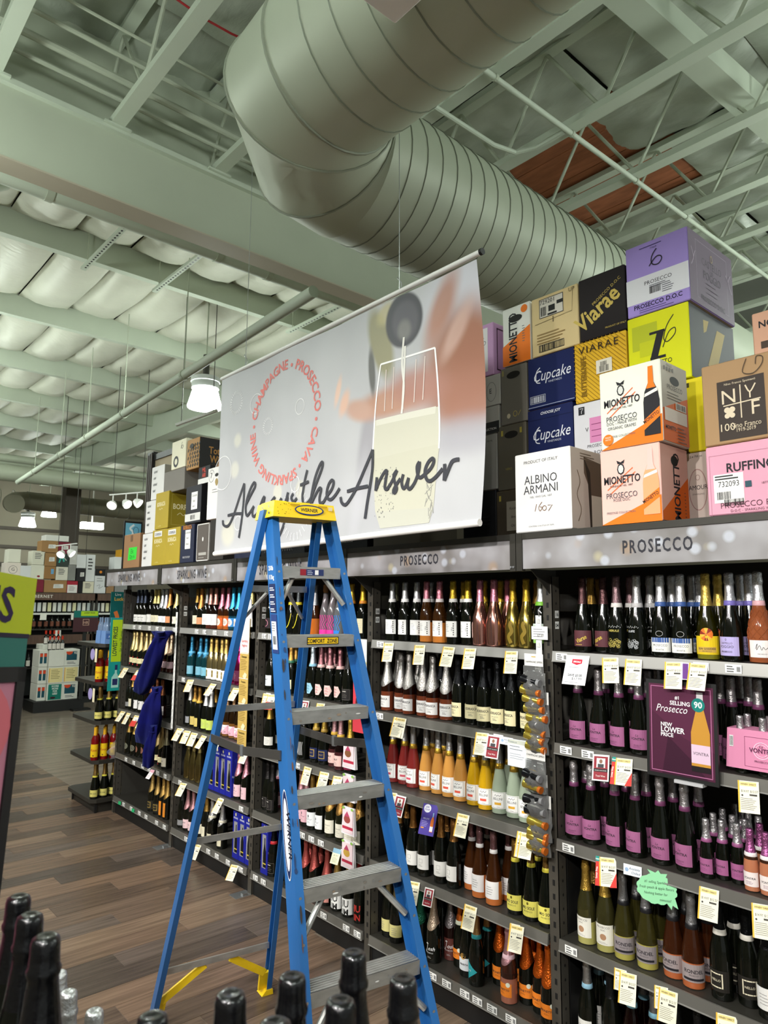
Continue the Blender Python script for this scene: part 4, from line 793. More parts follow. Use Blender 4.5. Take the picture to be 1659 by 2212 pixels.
def make_bottle(k):
    sh, gl, tr, fo, zf, bd, lb, z0, z1, hw, pr, nm, look = TYPES[k]; P = PROF[sh]; n = 20 if sh != 'mi' else 14; sc = .62 if sh == 'mi' else 1
    R = lambda z: rad_at(P, z); top = P[-1][0]; nk = P[-1][1]
    if gl[0] == '!': gm = metalic(gl[1:])
    elif gl[0] == '=': gm = mat('juice_' + gl[2:], gl[1:], .12, 0, 0, coat=.8, spec=.5)
    else: gm = glass(gl, tr)
    r = bpy.data.objects.new(nm, None); r.empty_display_size = .03; ORIG[r.name] = Vector((0, 0, 0)); parts = []
    if tr > .25 and k not in ('kyl', 'lip', 'lib'):      # neck glass darkened, lower shell coloured brighter to imitate glow through the wine
        c_ = lin(gl); fz = .088 if k in ('ron', 'ror', 'emb', 'sun') else .105
        gm = mat('clear_glass_' + gl[1:], tuple(v * .22 for v in c_), .06, 0, .75, spec=.6)
        fill = [(.0035, R(.0035) + .0003)] + [(z, r_ + .0003) for z, r_ in P if .0035 < z < fz] + [(fz, R(fz) + .0003)]
        parts.append(('wine_fill', MB().lathe(fill, n).mesh('wine_fill', mat('wine_' + gl[1:], gl, .10, 0, .30, coat=.6), 50)))
    parts.append(('glass_body', MB().lathe(P, n).mesh('glass_body', gm, 50)))
    if k == 'kyl':
        m = MB(); 
        for a in range(10):
            for s_ in (1, -1): m.tube([(R(z) * math.cos(s_ * z * 20 + a * .628), R(z) * math.sin(s_ * z * 20 + a * .628), z) for z in [.085 + .01 * q for q in range(11)]], .0016, 4, False)
        parts.append(('diamond_cut', m.mesh('diamond_cut', gm, 50)))
    # foil capsule with wire-hood bulge and domed cork top
    zs = sorted(set([round(zf + (top - .03 * sc - zf) * q / 5, 5) for q in range(6)] + [z for z, _ in P if zf < z < top - .03 * sc])); e = .0010 * sc
    lng = zf < .19 * sc              # long capsules end in a point at the front
    fp = [(zf, R(zf) + .0003)] + ([(zf, R(zf) + e), (zf, R(zf) + e)] if lng else []) + [(z, R(z) + e) for z in zs] + [(top - .022 * sc, nk + .002 * sc), (top - .012 * sc, nk + .0042 * sc), (top - .004 * sc, nk + .0028 * sc), (top + .006 * sc, nk + .0018 * sc), (top + .017 * sc, nk + .0026 * sc), (top + .0225 * sc, nk - .0005 * sc), (top + .0245 * sc, nk * .6), (top + .0248 * sc, 0)]
    if fo:
        fm = MB().lathe(fp, n)
        if lng:
            for q in range(3 * n):
                an = (q % n) * math.tau / n; f_ = max(0, -math.cos(an)) ** 1.5; z_ = zf - (.030, .020, .010)[q // n] * f_; r_ = R(z_) + (.0006 if q < n else .0013); fm.v[q] = (r_ * math.cos(an), r_ * math.sin(an), z_)
        parts.append(('foil_capsule', fm.mesh('foil_capsule', mat('cork', '#b98a5c', .8) if 'LI' in pr and zf > .27 else foil(fo), 50)))
    if bd:
        zb = zf if k not in ('ber', 'beo', 'bey', 'beg') else .205; h = .014 * sc if k not in ('ber', 'beo', 'bey', 'beg') else .022
        bm = foil(bd) if k[:2] == 'be' else mat('band_' + bd[1:], bd, .4)
        parts.append(('neck_band', MB().lathe([(zb - .003, R(zb - .003) + .0004), (zb - .002, R(zb) + .0016), (zb + h, R(zb + h) + .0016), (zb + h + .001, R(zb + h) + .0006)], n).mesh('neck_band', bm, 50)))
    if lb or pr:
        d = Decal()
        if lb:
            if pr in ('HEX', 'HEP'):
                zc = (z0 + z1) / 2
                for a, b, ww, w2 in ((z0, zc, .014, hw), (zc, z1, hw, .020)): d.quads((-ww, a), (ww, a), (w2, b), (-w2, b), 6, 2, lb); d.lay -= 1
                d.nx()
            elif k == 'sch' or k == 'ovl' or z1 - z0 < .2:
                full = min(hw * 1.25, .0385 * 1.5) if k != 'gwh' else .115
                d.quads((-full, z0), (full, z0), (full, z1), (-full, z1), 10 if k != 'gwh' else 28, 4, lb)
        label_print(d, pr, lb, z0, z1)
        parts.append(('front_label', d.build_cyl('front_label', R)))
    BOT[k] = (r, parts, look, nm)
SHORT = {}
def ordn(i, n): return 'only one' if n == 1 else ORD[i] + ' from left'
rb = random.Random(9)
for bk, s, spec in BOTTLES:
    it = []
    for e in spec.split():
        k, row, X, Y = e.split(':'); it.append((k, int(row), int(X) / 1000, int(Y) / 1000))
    cnt = {}
    for a in it: cnt[a[0], a[1] > 0] = cnt.get((a[0], a[1] > 0), 0) + 1
    seen = {}
    for k, row, X, Y in sorted(it, key=lambda a: -a[3]):
        if k not in BOT: make_bottle(k)
        r, parts, look, nm = BOT[k]; q = (k, row > 0); i = seen.get(q, 0); seen[q] = i + 1
        o = r.copy(); C.objects.link(o); o.location = (X, Y, SZ[s]); o.rotation_euler.z = rb.uniform(-.35, .35) + (.12 if k not in ('von',) else .05)
        for pn, me in parts:
            c = bpy.data.objects.new(pn, me); C.objects.link(c); c.parent = o
        o.scale = (1.03, 1.03, 1.045)
        where = ', %s%s, %s, %s' % ('back row, ' if row else '', ordn(i, cnt[q]) if cnt[q] > 1 else ('' if not row else 'only one'), SHN[s].replace(' shelf', ' shelf'), BAYN[bk])
        tag(o, (look + where.replace(', ,', ',')), 'bottle', ('%ss on the %s of the %s' % (nm.replace('_', ' '), SHN[s], BAYN[bk])))
for r, p, l, n in BOT.values(): bpy.data.objects.remove(r)
# ------------------------------------------------------------------ cartons stacked on the rack tops
def card(c): return mat('carton_' + c.lstrip('#'), c, .62, noise=(3, .05), spec=.3)
FLAP = '#8a6a4e'
def carton(x0, dep, y0, y1, z0, z1, col, label, front=None, side=None, sidecol=None, flap=None, group='wine cartons on the rack tops', hole=False, yaw=0):
    t = thing('wine_carton', (x0 + dep / 2, (y0 + y1) / 2, z0), label, 'box', group)
    w, h = y1 - y0, z1 - z0
    MB().box((x0, y0, z0), (x0 + dep, y1, z1 - .001), .004).build('carton_body', card(col), t)
    if w > .12:  # closed top flaps meet in a taped seam
        m = MB().box((x0 + .006, y0 + .006, z1 - .002), (x0 + dep / 2 - .002, y1 - .006, z1)); m.box((x0 + dep / 2 + .002, y0 + .006, z1 - .002), (x0 + dep - .006, y1 - .006, z1)).build('top_flap', card(col if col[1] in 'ef' else FLAP), t)
    if flap:
        MB().hexa([(x0 + dep * .15, y0 + .01, z1), (x0 + dep * .15, y1 - .01, z1), (x0 + dep * .17, y1 - .01, z1), (x0 + dep * .17, y0 + .01, z1), (x0 + dep * .3, y0 + .05, z1 + flap), (x0 + dep * .3, y1 - .05, z1 + flap), (x0 + dep * .32, y1 - .05, z1 + flap), (x0 + dep * .32, y0 + .05, z1 + flap)]).build('open_flap', card(FLAP), t)
    d = Decal()
    if front: front(d, w, h)
    if hole: d.disc(w / 2, h * .84, .045, .020, '#15120f', 16)
    if d.v: d.build('front_print', FRONT(x0, y1, z0), t)
    d = Decal()
    if sidecol: d.rect(.004, .004, dep - .008, h - .008, sidecol)
    if side: side(d, dep, h)
    if d.v: d.build('side_print', SIDE(x0, y0, z0), t)
    if yaw: t.rotation_euler.z = yaw
    return t
K = '#232126'
F = 2.60; R_ = 2.95; ZT = 2.336
def script(d, pts, x, y, s, w, col): d.stroke([(x + a * s, y + b * s) for a, b in pts], w, col, True)
SIX = [(.0, 1.2), (-.35, .8), (-.5, .3), (-.35, -.1), (.1, -.2), (.4, .1), (.35, .4), (0, .5), (-.4, .2), (-.7, -.15)]
def mion(d, w, h, sub, pink):
    o = '#ee7a1c'; d.poly([(0, 0), (w, h * .30), (w, 0)], o) if not pink else d.poly([(0, 0), (w, h * .32), (w, 0)], o)
    d.poly([(0, 0), (w * .2, 0), (w, h * .30), (w, h * .33)], o)
    d.stroke([(w * .12, h * .46), (w * .56, h * .72)], .004, '#e8703a', False).stroke([(w * .16, h * .40), (w * .6, h * .66)], .004, '#e8703a', False)
    d.txt('MIONETTO', w * .37, h * .535, .044, K, bold=1, sx=.72); d.disc(w * .36, h * .72, .017, .024, K, 8).disc(w * .36, h * .72, .012, .018, '#d8d8d2', 8); d.poly([(w * .31, h * .79), (w * .41, h * .79), (w * .43, h * .84), (w * .36, h * .81), (w * .29, h * .84)], K)
    d.txt('FONDATA NEL 1887', w * .36, h * .49, .011, K); d.txt('PROSECCO', w * .36, h * .345, .032, '#55555c', sx=.85); y = h * .30
    for s_ in sub: d.txt(s_, w * .36, y, .018, '#66666c', sx=.85); y -= .020
    d.txt('PRESTIGE COLLECTION', w * .34, h * .14, .012, '#66666c')
    bx = w * .85; b = [(bx - .008, h * .93), (bx + .008, h * .93), (bx + .010, h * .74), (bx + .028, h * .62), (bx + .034, h * .50), (bx + .034, h * .09), (bx - .034, h * .09), (bx - .034, h * .50), (bx - .028, h * .62), (bx - .010, h * .74)]
    d.poly(b, K if not pink else '#f0a878'); d.poly([(bx - .010, h * .93), (bx + .010, h * .93), (bx + .012, h * .72), (bx + .020, h * .66), (bx - .020, h * .66), (bx - .012, h * .72)], o if not pink else '#f0c4bc')
    d.poly([(bx - .026, h * .60), (bx + .026, h * .65), (bx + .028, h * .61), (bx - .030, h * .56)], '#eeeae0'); d.poly([(bx - .034, h * .16), (bx + .034, h * .30), (bx + .034, h * .42), (bx - .034, h * .28)], o)
    d.txt('MIONETTO', bx, h * .285, .020, K, bold=1, sx=.72, rot=.5)
    if not pink: d.disc(w * .13, h * .12, .024, .024, o, 18).txt('MADE', w * .13, h * .14, .010, '#fbe7d2').txt('WITH', w * .13, h * .11, .010, '#fbe7d2')
def mside_w(d, w, h):
    d.rect(.004, .004, w - .008, h - .008, '#b9b2a4'); d.poly([(.004, h * .40), (w - .004, h * .62), (w - .004, .004), (.004, .004)], '#d9661a'); d.disc(w * .5, h * .78, .040, .019, '#14110e', 16)
    d.txt('PROSECCO', w * .5, h * .655, .030, '#5a5550', sx=.85).lines(w * .2, h * .61, w * .6, 3, .012, .003, '#6a655f'); d.rect(w * .08, h * .26, w * .84, h * .16, '#e6ded2').rect(w * .5, h * .43, w * .4, h * .09, '#e9e4da').barcode(w * .52, h * .44, w * .36, h * .07)
    d.txt('MIONETTO', w * .28, h * .16, .022, K, bold=1, sx=.75).lines(w * .52, h * .20, w * .36, 5, .014, .004, '#7a3c12')
    for k in range(4): d.rect(w * (.1 + .1 * k), h * .88, .012, .016, '#6a655f')
    d.txt('FRAGILE', w * .3, h * .94, .013, '#5a5550')
def mside_p(d, w, h):
    d.rect(.004, .004, w - .008, h - .008, '#dcae9e'); d.poly([(.004, .004), (w - .004, .004), (w - .004, h * .62), (.004, h * .12)], '#d9661a'); d.txt('MIONETTO', w * .66, h * .47, .072, K, bold=1, rot=1.571, sx=.74); d.disc(w * .50, h * .80, .030, .022, '#14110e', 14).lines(w * .82, h * .4, .012, 9, .014, .004, '#6a4a3a')
carton(F, .247, 1.716, 2.018, ZT, 2.703, '#eceae8', 'white carton lettered in grey at the left end of the front row above the boards',
       lambda d, w, h: d.txt('PRODUCT OF ITALY', w * .48, h * .86, .020, K).txt('ALBINO', w * .48, h * .60, .056, '#3f3f44', sx=.9).txt('ARMANI', w * .48, h * .475, .056, '#3f3f44', sx=.9).txt('NEL VINO DAL 1607', w * .48, h * .42, .013, '#77777c').stroke([(w * .37, h * .25), (w * .40, h * .34)], .003, '#7a5a44').stroke([(w * .50, h * .36), (w * .44, h * .30), (w * .46, h * .25), (w * .50, h * .29), (w * .46, h * .30)], .003, '#7a5a44').ring(w * .54, h * .28, .012, .012, .003, '#7a5a44').stroke([(w * .60, h * .31), (w * .68, h * .31), (w * .61, h * .24)], .003, '#7a5a44', False).txt('CONTIENE 12 BOTTLES OF 750ML', w * .48, h * .06, .009, '#77777c'),
       lambda d, w, h: d.rect(.004, .004, w - .008, h - .008, '#cdbfb4').poly([(w * .42, h * .9), (w * .98, h * .86), (w * .98, .01), (w * .62, .01), (w * .56, h * .55), (w * .42, h * .7)], '#6b5a4c').poly([(w * .42, h * .9), (w * .62, h * .72), (w * .66, .01), (w * .58, .01), (w * .54, h * .6)], '#3f362f').rect(w * .64, h * .02, w * .34, h * .42, '#cfc4b4').stroke([(w * .2, h * .10), (w * .3, h * .25), (w * .18, h * .42), (w * .28, h * .58), (w * .2, h * .72)], .004, '#6a543a').lines(w * .3, h * .93, w * .5, 3, .012, .004, '#7a6a5a'))
for y in (.1, .2, .3, .42, .52, .62): pass
carton(F, .225, 1.290, 1.562, 2.651, 2.987, '#eae9dd', 'white and orange carton with a printed bottle, on top of the pink one', lambda d, w, h: mion(d, w, h, ('DOC - MADE WITH', 'ORGANIC GRAPES'), 0), mside_w)
carton(F, .233, 1.308, 1.570, ZT, 2.650, '#eec3b8', 'pink carton with a printed rose bottle in the front row', lambda d, w, h: mion(d, w, h, ('ROSE DOC',), 1), mside_p)
carton(F, .30, .74, 1.130, ZT, 2.594, '#de9fb4', 'pink carton with a barcode sticker, right-hand end of the front row', lambda d, w, h: d.frame(.012, -.01, w * .99, h * .9, .0015, '#b0788c').txt('RUFFINO', w * .40, h * .60, .046, K, bold=1, sx=.9).txt('PROSECCO ROSE', w * .40, h * .09, .030, '#5a3440', sx=.95).txt('D.O.C - SPARKLING WINE', w * .40, h * .03, .013, '#5a3440').rect(.025, h * .17, .105, .105, '#efedea').txt('732093', .078, h * .17 + .058, .030, '#222222', sx=.85).lines(.03, h * .17 + .095, .09, 2, .010, .005, '#333333').barcode(.035, h * .17 + .012, .05, .028).barcode(.06, h * .12, .07, .024).rect(.135, h * .36, .022, .022, '#31505c').txt('1877', .20, h * .38, .011, '#6a4450'))
carton(F, .30, .74, 1.130, 2.596, 2.906, '#a5845f', 'brown carton with a dark vine emblem, standing on the pink barcode-stickered one', lambda d, w, h: d.rect(.055, h * .04, .165, h * .72, '#3a302a').txt('N', .095, h * .48, .075, '#d9c9ae').txt('F', .185, h * .30, .075, '#d9c9ae').stroke([(.137, h * .28), (.137, h * .68)], .004, '#d9c9ae', False).stroke([(.075, h * .455), (.205, h * .475)], .004, '#d9c9ae', False).stroke([(.155, h * .66), (.170, h * .57), (.190, h * .66)], .005, '#d9c9ae').stroke([(.170, h * .58), (.170, h * .50)], .005, '#d9c9ae', False)
       .disc(.088, h * .40, .011, .011, '#d9c9ae', 10).disc(.106, h * .40, .011, .011, '#d9c9ae', 10).disc(.097, h * .36, .011, .011, '#d9c9ae', 10).disc(.088, h * .33, .010, .010, '#d9c9ae', 10).disc(.106, h * .33, .010, .010, '#d9c9ae', 10).txt('100', .085, h * .15, .040, '#d9c9ae').txt('Nino Franco', .150, h * .17, .026, '#d9c9ae', sx=.8).txt('1919-2019', .150, h * .12, .020, '#d9c9ae', sx=.8).txt('Nino Franco Spumanti', .137, h * .70, .012, '#d9c9ae').stroke([(.165, h * .97), (.150, h * .82), (.185, h * .78), (.215, h * .86), (.22, h * .95), (.20, h * .97), (.195, h * .88)], .003, '#4a3a2c'), flap=.03)
carton(R_, .28, 1.27, 1.366, ZT, 2.662, '#d9c8bd', 'narrow cream carton with a round medallion squeezed behind the pink cartons', lambda d, w, h: d.ring(.045, h * .5, .04, .09, .004, '#b08a84').txt('AMOUR', .046, h * .5, .028, K, sx=.8).txt('SPARKLING', .046, h * .43, .010, '#7a6a64').ring(.046, h * .66, .010, .012, .002, '#a88a80').txt('12 x 750 ml', .04, h * .93, .012, K))
carton(R_, .075, 1.275, 1.355, 2.665, 2.991, '#e3d01f', 'slim yellow carton with a black side behind the organic prosecco one', lambda d, w, h: d.rect(.004, h * .88, .014, .02, '#4a441a'), lambda d, w, h: d.rect(.0, 0, w, h, '#e3d01f').poly([(.0, h * .98), (w, h * .98), (w, h * .3), (0, h * .22)], '#1a1a18').ring(.035, h * .75, .024, .024, .002, '#c9b23a'))
carton(R_, .467, 1.311, 1.610, 3.348, 3.694, '#a48fd8', 'lavender carton marked 6, topmost of the stacks', lambda d, w, h: d.rect(0, h * .165, w, h * .36, '#dcdce2').txt('PROSECCO D.O.C', w * .5, h * .085, .030, '#2f2848', bold=1, sx=.95).lines(w * .2, h * .055, w * .6, 2, .010, .003, '#5a4c80').txt('PROSECCO', w * .52, h * .39, .026, '#33333a').barcode(w * .38, h * .25, .055, .035).lines(w * .38, h * .36, w * .36, 2, .008, .003, '#555560').lines(w * .58, h * .31, w * .2, 4, .010, .003, '#555560').lines(w * .24, h * .92, w * .5, 1, .01, .003, '#4a3f70').txt('ITALIA', w * .47, h * .875, .011, '#3a3058') and script(d, SIX, w * .52, h * .66, .055, .005, '#25222c'),
       lambda d, w, h: d.rect(.003, .003, w - .006, h - .006, '#5f4c62').frame(w * .16, h * .10, w * .7, h * .8, .0015, '#a594a8').txt('CASTELLO', w * .5, h * .60, .052, '#3d3040', sx=.85).txt('DEL', w * .5, h * .54, .020, '#3d3040').txt('POGGIO', w * .5, h * .42, .056, '#3d3040', sx=.85).txt('PROSECCO D.O.C', w * .5, h * .10, .034, '#3d3040', bold=1, sx=.9).lines(w * .35, h * .36, w * .3, 3, .022, .003, '#4d3f50').ring(w * .5, h * .76, .012, .018, .004, '#a58f6a')
       .stroke([(w * .05, h * .5), (w * .10, h * .62), (w * .06, h * .75)], .003, '#b9a6bc').stroke([(w * .10, h * .62), (w * .14, h * .72)], .003, '#b9a6bc').stroke([(w * .95, h * .45), (w * .88, h * .60), (w * .94, h * .72)], .003, '#b9a6bc').stroke([(w * .88, h * .60), (w * .82, h * .68)], .003, '#b9a6bc'), flap=.05)
carton(R_, .470, 1.323, 1.615, 2.998, 3.345, '#dfe01c', 'yellow carton with a black side, directly under the lavender one', lambda d, w, h: d.rect(w * .08, h * .52, w * .42, h * .34, '#b9c02a').rect(w * .2, h * .42, w * .3, h * .2, '#c8cc22').rect(w * .37, h * .69, w * .25, h * .035, K).poly([(w * .50, h * .72), (w * .62, h * .72), (w * .49, h * .36), (w * .37, h * .36)], K).rect(w * .37, h * .345, w * .25, h * .035, K).txt('ZARDETTO', w * .48, h * .26, .030, K, sx=.9).stroke([(w * .77, h * .88), (w * .66, h * .76), (w * .60, h * .60), (w * .66, h * .54), (w * .78, h * .62), (w * .78, h * .70), (w * .68, h * .66), (w * .58, h * .48)], .004, '#25222c'),
       lambda d, w, h: d.rect(.004, .004, w - .008, h - .008, '#23242a').poly([(w * .30, h * .86), (w * .42, h * .88), (w * .36, h * .72), (w * .30, h * .68)], '#a38a34').poly([(w * .60, h * .82), (w * .78, h * .82), (w * .56, h * .26), (w * .36, h * .26)], '#a38a34'))
carton(R_, .30, 1.618, 1.870, 3.305, 3.630, '#1d1719', 'black carton with slanted gold script beside the lavender stack', lambda d, w, h: d.txt('Viarae', w * .48, h * .34, .125, '#cdb45c', bold=1, rot=.55, sx=.8).txt('PROSECCO D.O.C', w * .62, h * .66, .022, '#cdb45c', rot=.55).txt('PRODUCT OF ITALY', w * .78, h * .10, .012, '#cdb45c'))
carton(R_, .30, 1.876, 2.160, 3.303, 3.625, '#dcc592', 'tan carton with a shipping label stuck over its top edge', lambda d, w, h: d.rect(w * .18, h * .62, w * .52, h * .32, '#d9d4c8').rect(w * .38, h * .70, w * .14, h * .10, '#1d1d1d').rect(w * .56, h * .78, w * .14, h * .06, '#1d1d1d').rect(w * .36, h * .64, w * .2, h * .03, '#1d1d1d').txt('729201', w * .36, h * .85, .032, '#222222').barcode(w * .21, h * .65, .035, .05).frame(w * .18, h * .62, w * .52, h * .32, .003, '#333333').stroke([(w * .08, h * .54), (w * .88, h * .58), (w * .90, h * .9)], .002, '#6a5a3a', False).stroke([(w * .48, h * .5), (w * .48, h * .6)], .004, '#4a3a24', False).barcode(w * .18, h * .06, w * .5, h * .10).frame(w * .16, h * .05, w * .54, h * .12, .003, '#333333').lines(w * .12, h * .34, w * .66, 4, .016, .006, '#9a8050').txt('UP', w * .88, h * .9, .03, '#6a5a3a'))
carton(R_, .30, 2.171, 2.356, 3.302, 3.630, '#e9e9e2', 'tall white and orange carton with sideways lettering and a hand hole', lambda d, w, h: d.poly([(0, 0), (w, 0), (w, h * .60), (0, h * .34)], '#ee7a1c').txt('MIONETTO', w * .52, h * .46, .075, K, bold=1, rot=1.571, sx=.72).disc(w * .80, h * .90, .022, .022, '#ee7a1c', 16).lines(w * .72, h * .6, .02, 7, .014, .004, '#6a6a6a').disc(w * .48, h * .78, .046, .020, '#14110e', 16))
carton(R_, .30, 1.624, 1.906, 2.998, 3.303, '#e0b32c', 'golden yellow carton with diagonal pinstripes and a white sticker', lambda d, w, h: [d.stroke([(max(0, k * .022 - h), h - max(0, h - k * .022) if k * .022 < h else h), (min(k * .022, w), max(0, k * .022 - w))], .0035, '#a8801c', False) for k in range(1, 26) if k * .022 < w + h - .02] and d.txt('BUTTERKNIFE', w * .24, h * .42, .042, '#8a6a1c', bold=1, rot=1.571, sx=.78).rect(w * .44, h * .40, w * .30, h * .22, '#e2dccb').barcode(w * .52, h * .52, .035, .02).barcode(w * .50, h * .42, .05, .03).txt('VIARAE', w * .50, h * .80, .052, '#33291c', sx=1.1, gap=.006))
cup = lambda top: (lambda d, w, h: d.txt('Cupcake', w * .52, h * .52, .082, '#e6e8f0', shear=.25, sx=.8).txt('VINEYARDS', w * .60, h * .45, .016, '#c9cfe0').stroke([(w * .28, h * .78), (w * .20, h * .7), (w * .19, h * .52), (w * .28, h * .48)], .005, '#e6e8f0').barcode(w * .07, h * .12, w * .3, h * .11, '#d9dce6').frame(w * .05, h * .10, w * .34, h * .15, .002, '#d9dce6').rect(0, h * .03, w, .003, '#aeb6d2') if not top else d.txt('CHOOSE JOY', w * .52, h * .88, .020, '#e6e8f0', bold=1, shear=.2).rect(0, h * .80, w, .0015, '#0c1234').txt('Cupcake', w * .52, h * .42, .082, '#e6e8f0', shear=.25, sx=.8).txt('VINEYARDS', w * .60, h * .35, .016, '#c9cfe0').stroke([(w * .28, h * .66), (w * .20, h * .58), (w * .19, h * .40), (w * .28, h * .36)], .005, '#e6e8f0'))
carton(R_, .30, 1.910, 2.192, 3.023, 3.300, '#141f52', 'navy carton with white script, on top of another navy one', cup(0))
carton(R_, .30, 1.926, 2.200, 2.732, 3.021, '#141f52', 'navy carton with white script, under its twin and behind the white one', cup(1))
carton(R_, .30, 1.926, 2.200, ZT, 2.730, '#3a2f26', 'dark carton hidden low behind the white front-row carton')
carton(R_, .30, 1.640, 1.921, 2.700, 2.995, '#dcdbe0', 'white carton with pink label and wine-glass mark under the pinstriped yellow one', lambda d, w, h: d.rect(.03, h * .80, .034, .040, '#2a2a2e').stroke([(.038, h * .80 + .032), (.056, h * .80 + .032), (.047, h * .80 + .018), (.047, h * .80 + .006)], .003, '#dcdbe0', False).rect(.09, h * .30, .12, h * .42, '#d98ab8').txt('PROSECCO', .13, h * .22, .022, '#55555a').txt('ROSE', .14, h * .10, .026, '#55555a').lines(.10, h * .6, .08, 3, .03, .003, '#8a3a6a').txt('V', .075, h * .5, .03, '#55555a'))
carton(R_, .30, 1.640, 1.921, ZT, 2.698, '#4a4036', 'brown carton hidden behind the pink printed-bottle one')
gr = lambda d, w, h: d.rect(w * .06, h * .86, .012, .03, '#9a8f58').disc(w * .3, h * .14, .012, .014, '#c9c0a4', 12).ring(w * .55, h * .16, .014, .016, .003, '#c9b45a').stroke([(w * .66, h * .12), (w * .76, h * .2)], .003, '#c9b45a', False)
carton(R_, .30, 2.200, 2.375, 2.976, 3.296, '#6f6b62', 'grey-brown carton with a hand hole and round marks, upper of two', gr, hole=True)
carton(R_, .30, 2.213, 2.404, 2.619, 2.974, '#5d584c', 'olive-grey carton with a hand hole under the grey-brown one', lambda d, w, h: d.rect(w * .14, h * .84, .014, .03, '#b3a448').rect(w * .8, h * .84, .014, .03, '#b3a448').txt('VERO', w * .4, h * .30, .018, '#a89848'), hole=True)
carton(R_, .30, 2.213, 2.417, ZT, 2.617, '#4d4538', 'dark olive carton bearing a handwritten note, lowest beside the white front one', lambda d, w, h: d.rect(w * .34, h * .22, w * .5, h * .56, '#a59f90').txt('Keish 1', w * .58, h * .62, .020, K, shear=.2).txt('Bmt', w * .56, h * .46, .018, K, shear=.2).txt('Qty 6', w * .58, h * .3, .018, K, shear=.2).rect(w * .1, h * .8, .014, .03, '#b3a448'))
carton(R_, .34, 2.424, 2.62, 3.284, 3.590, '#c79ac6', 'orchid-pink carton with a handwritten 6, half hidden by the banner', lambda d, w, h: d.rect(w * .3, h * .08, w * .5, h * .84, '#e6e2e4') and script(d, SIX, w * .66, h * .62, .03, .003, K), lambda d, w, h: d.frame(.03, .03, w - .06, h - .06, .008, '#57344f'))
carton(R_, .34, 2.380, 2.66, 3.105, 3.280, '#b3b1ac', 'silver-grey carton marked with a letter E in a ring, beside the banner edge', lambda d, w, h: d.ring(w * .78, h * .45, .035, .055, .002, '#4a4a4c').txt('E', w * .76, h * .40, .04, K))
carton(R_, .34, 2.390, 2.66, 2.948, 3.103, '#a6a49e', 'silver-grey carton with a black lettered band beside the banner edge', lambda d, w, h: d.rect(0, 0, w, h * .42, '#191a1c').txt('SELECTION', w * .76, h * .12, .018, '#d6d6d0'))
carton(R_, .34, 2.408, 2.66, 2.634, 2.946, '#8f8d88', 'plain silver-grey carton, third down beside the banner edge', lambda d, w, h: d.txt('750 ML', w * .8, h * .86, .014, K))
carton(R_, .34, 2.42, 2.66, ZT, 2.632, '#15161a', 'black carton at the foot of the silver-grey stack beside the banner', lambda d, w, h: d.lines(w * .6, h * .5, .06, 3, .02, .003, '#3a3a40'))
carton(R_ + .05, .30, .78, 1.083, 3.039, 3.220, '#d8a78c', 'peach wood-grain carton with recycling marks at the far right top', lambda d, w, h: d.txt('NOIR', w * .24, h * .62, .04, K, bold=1).rect(w * .10, h * .12, .03, .03, '#4a3a30').barcode(w * .28, h * .28, .05, .045).txt('%&', w * .32, h * .08, .03, K))
carton(R_ + .05, .30, .78, 1.083, 2.70, 3.037, '#8a6a4a', 'brown carton under the peach wood-grain one')
carton(R_ + .05, .30, .78, 1.083, ZT, 2.698, '#6a5440', 'brown carton behind the pink barcode-stickered one')
carton(R_ + .06, .30, 1.372, 1.6, ZT, 2.66, '#5a4a3c', 'brown carton at the bottom of the yellow and lavender stack'); carton(R_ + .08, .30, 1.36, 1.6, 2.662, 2.995, '#5a4a3c', 'brown carton hidden under the yellow and black carton')
# behind and below the banner
carton(R_ - .25, .3, 2.75, 3.15, ZT, 2.47, '#6f675a', 'flat dull brown carton lying under the banner')
carton(R_ - .25, .3, 3.2, 3.75, ZT, 2.46, '#141416', 'flat black carton lettered in white beneath the banner', lambda d, w, h: d.txt('PROSECCO', w * .62, h * .40, .035, '#c9c9c4', sx=.8).rect(w * .2, h * .5, w * .2, .002, '#77777a'))
carton(R_ - .25, .3, 3.85, 4.4, ZT, 2.50, '#33333a', 'dark carton with a zigzag band, under the banner behind the ladder', lambda d, w, h: [d.stroke([(.05 + k * .03, h * .2 + j * .05), (.065 + k * .03, h * .2 + j * .05 + .03), (.08 + k * .03, h * .2 + j * .05)], .006, '#a9a9ac', False) for k in range(12) for j in (0, 1)])
carton(R_ - .25, .3, 4.42, 4.95, ZT, 2.52, '#2c3144', 'navy-grey carton under the lower corner of the banner')
carton(R_ - .25, .3, 2.68, 3.2, 2.472, 2.9, '#1a1a1c', 'black carton behind the banner')
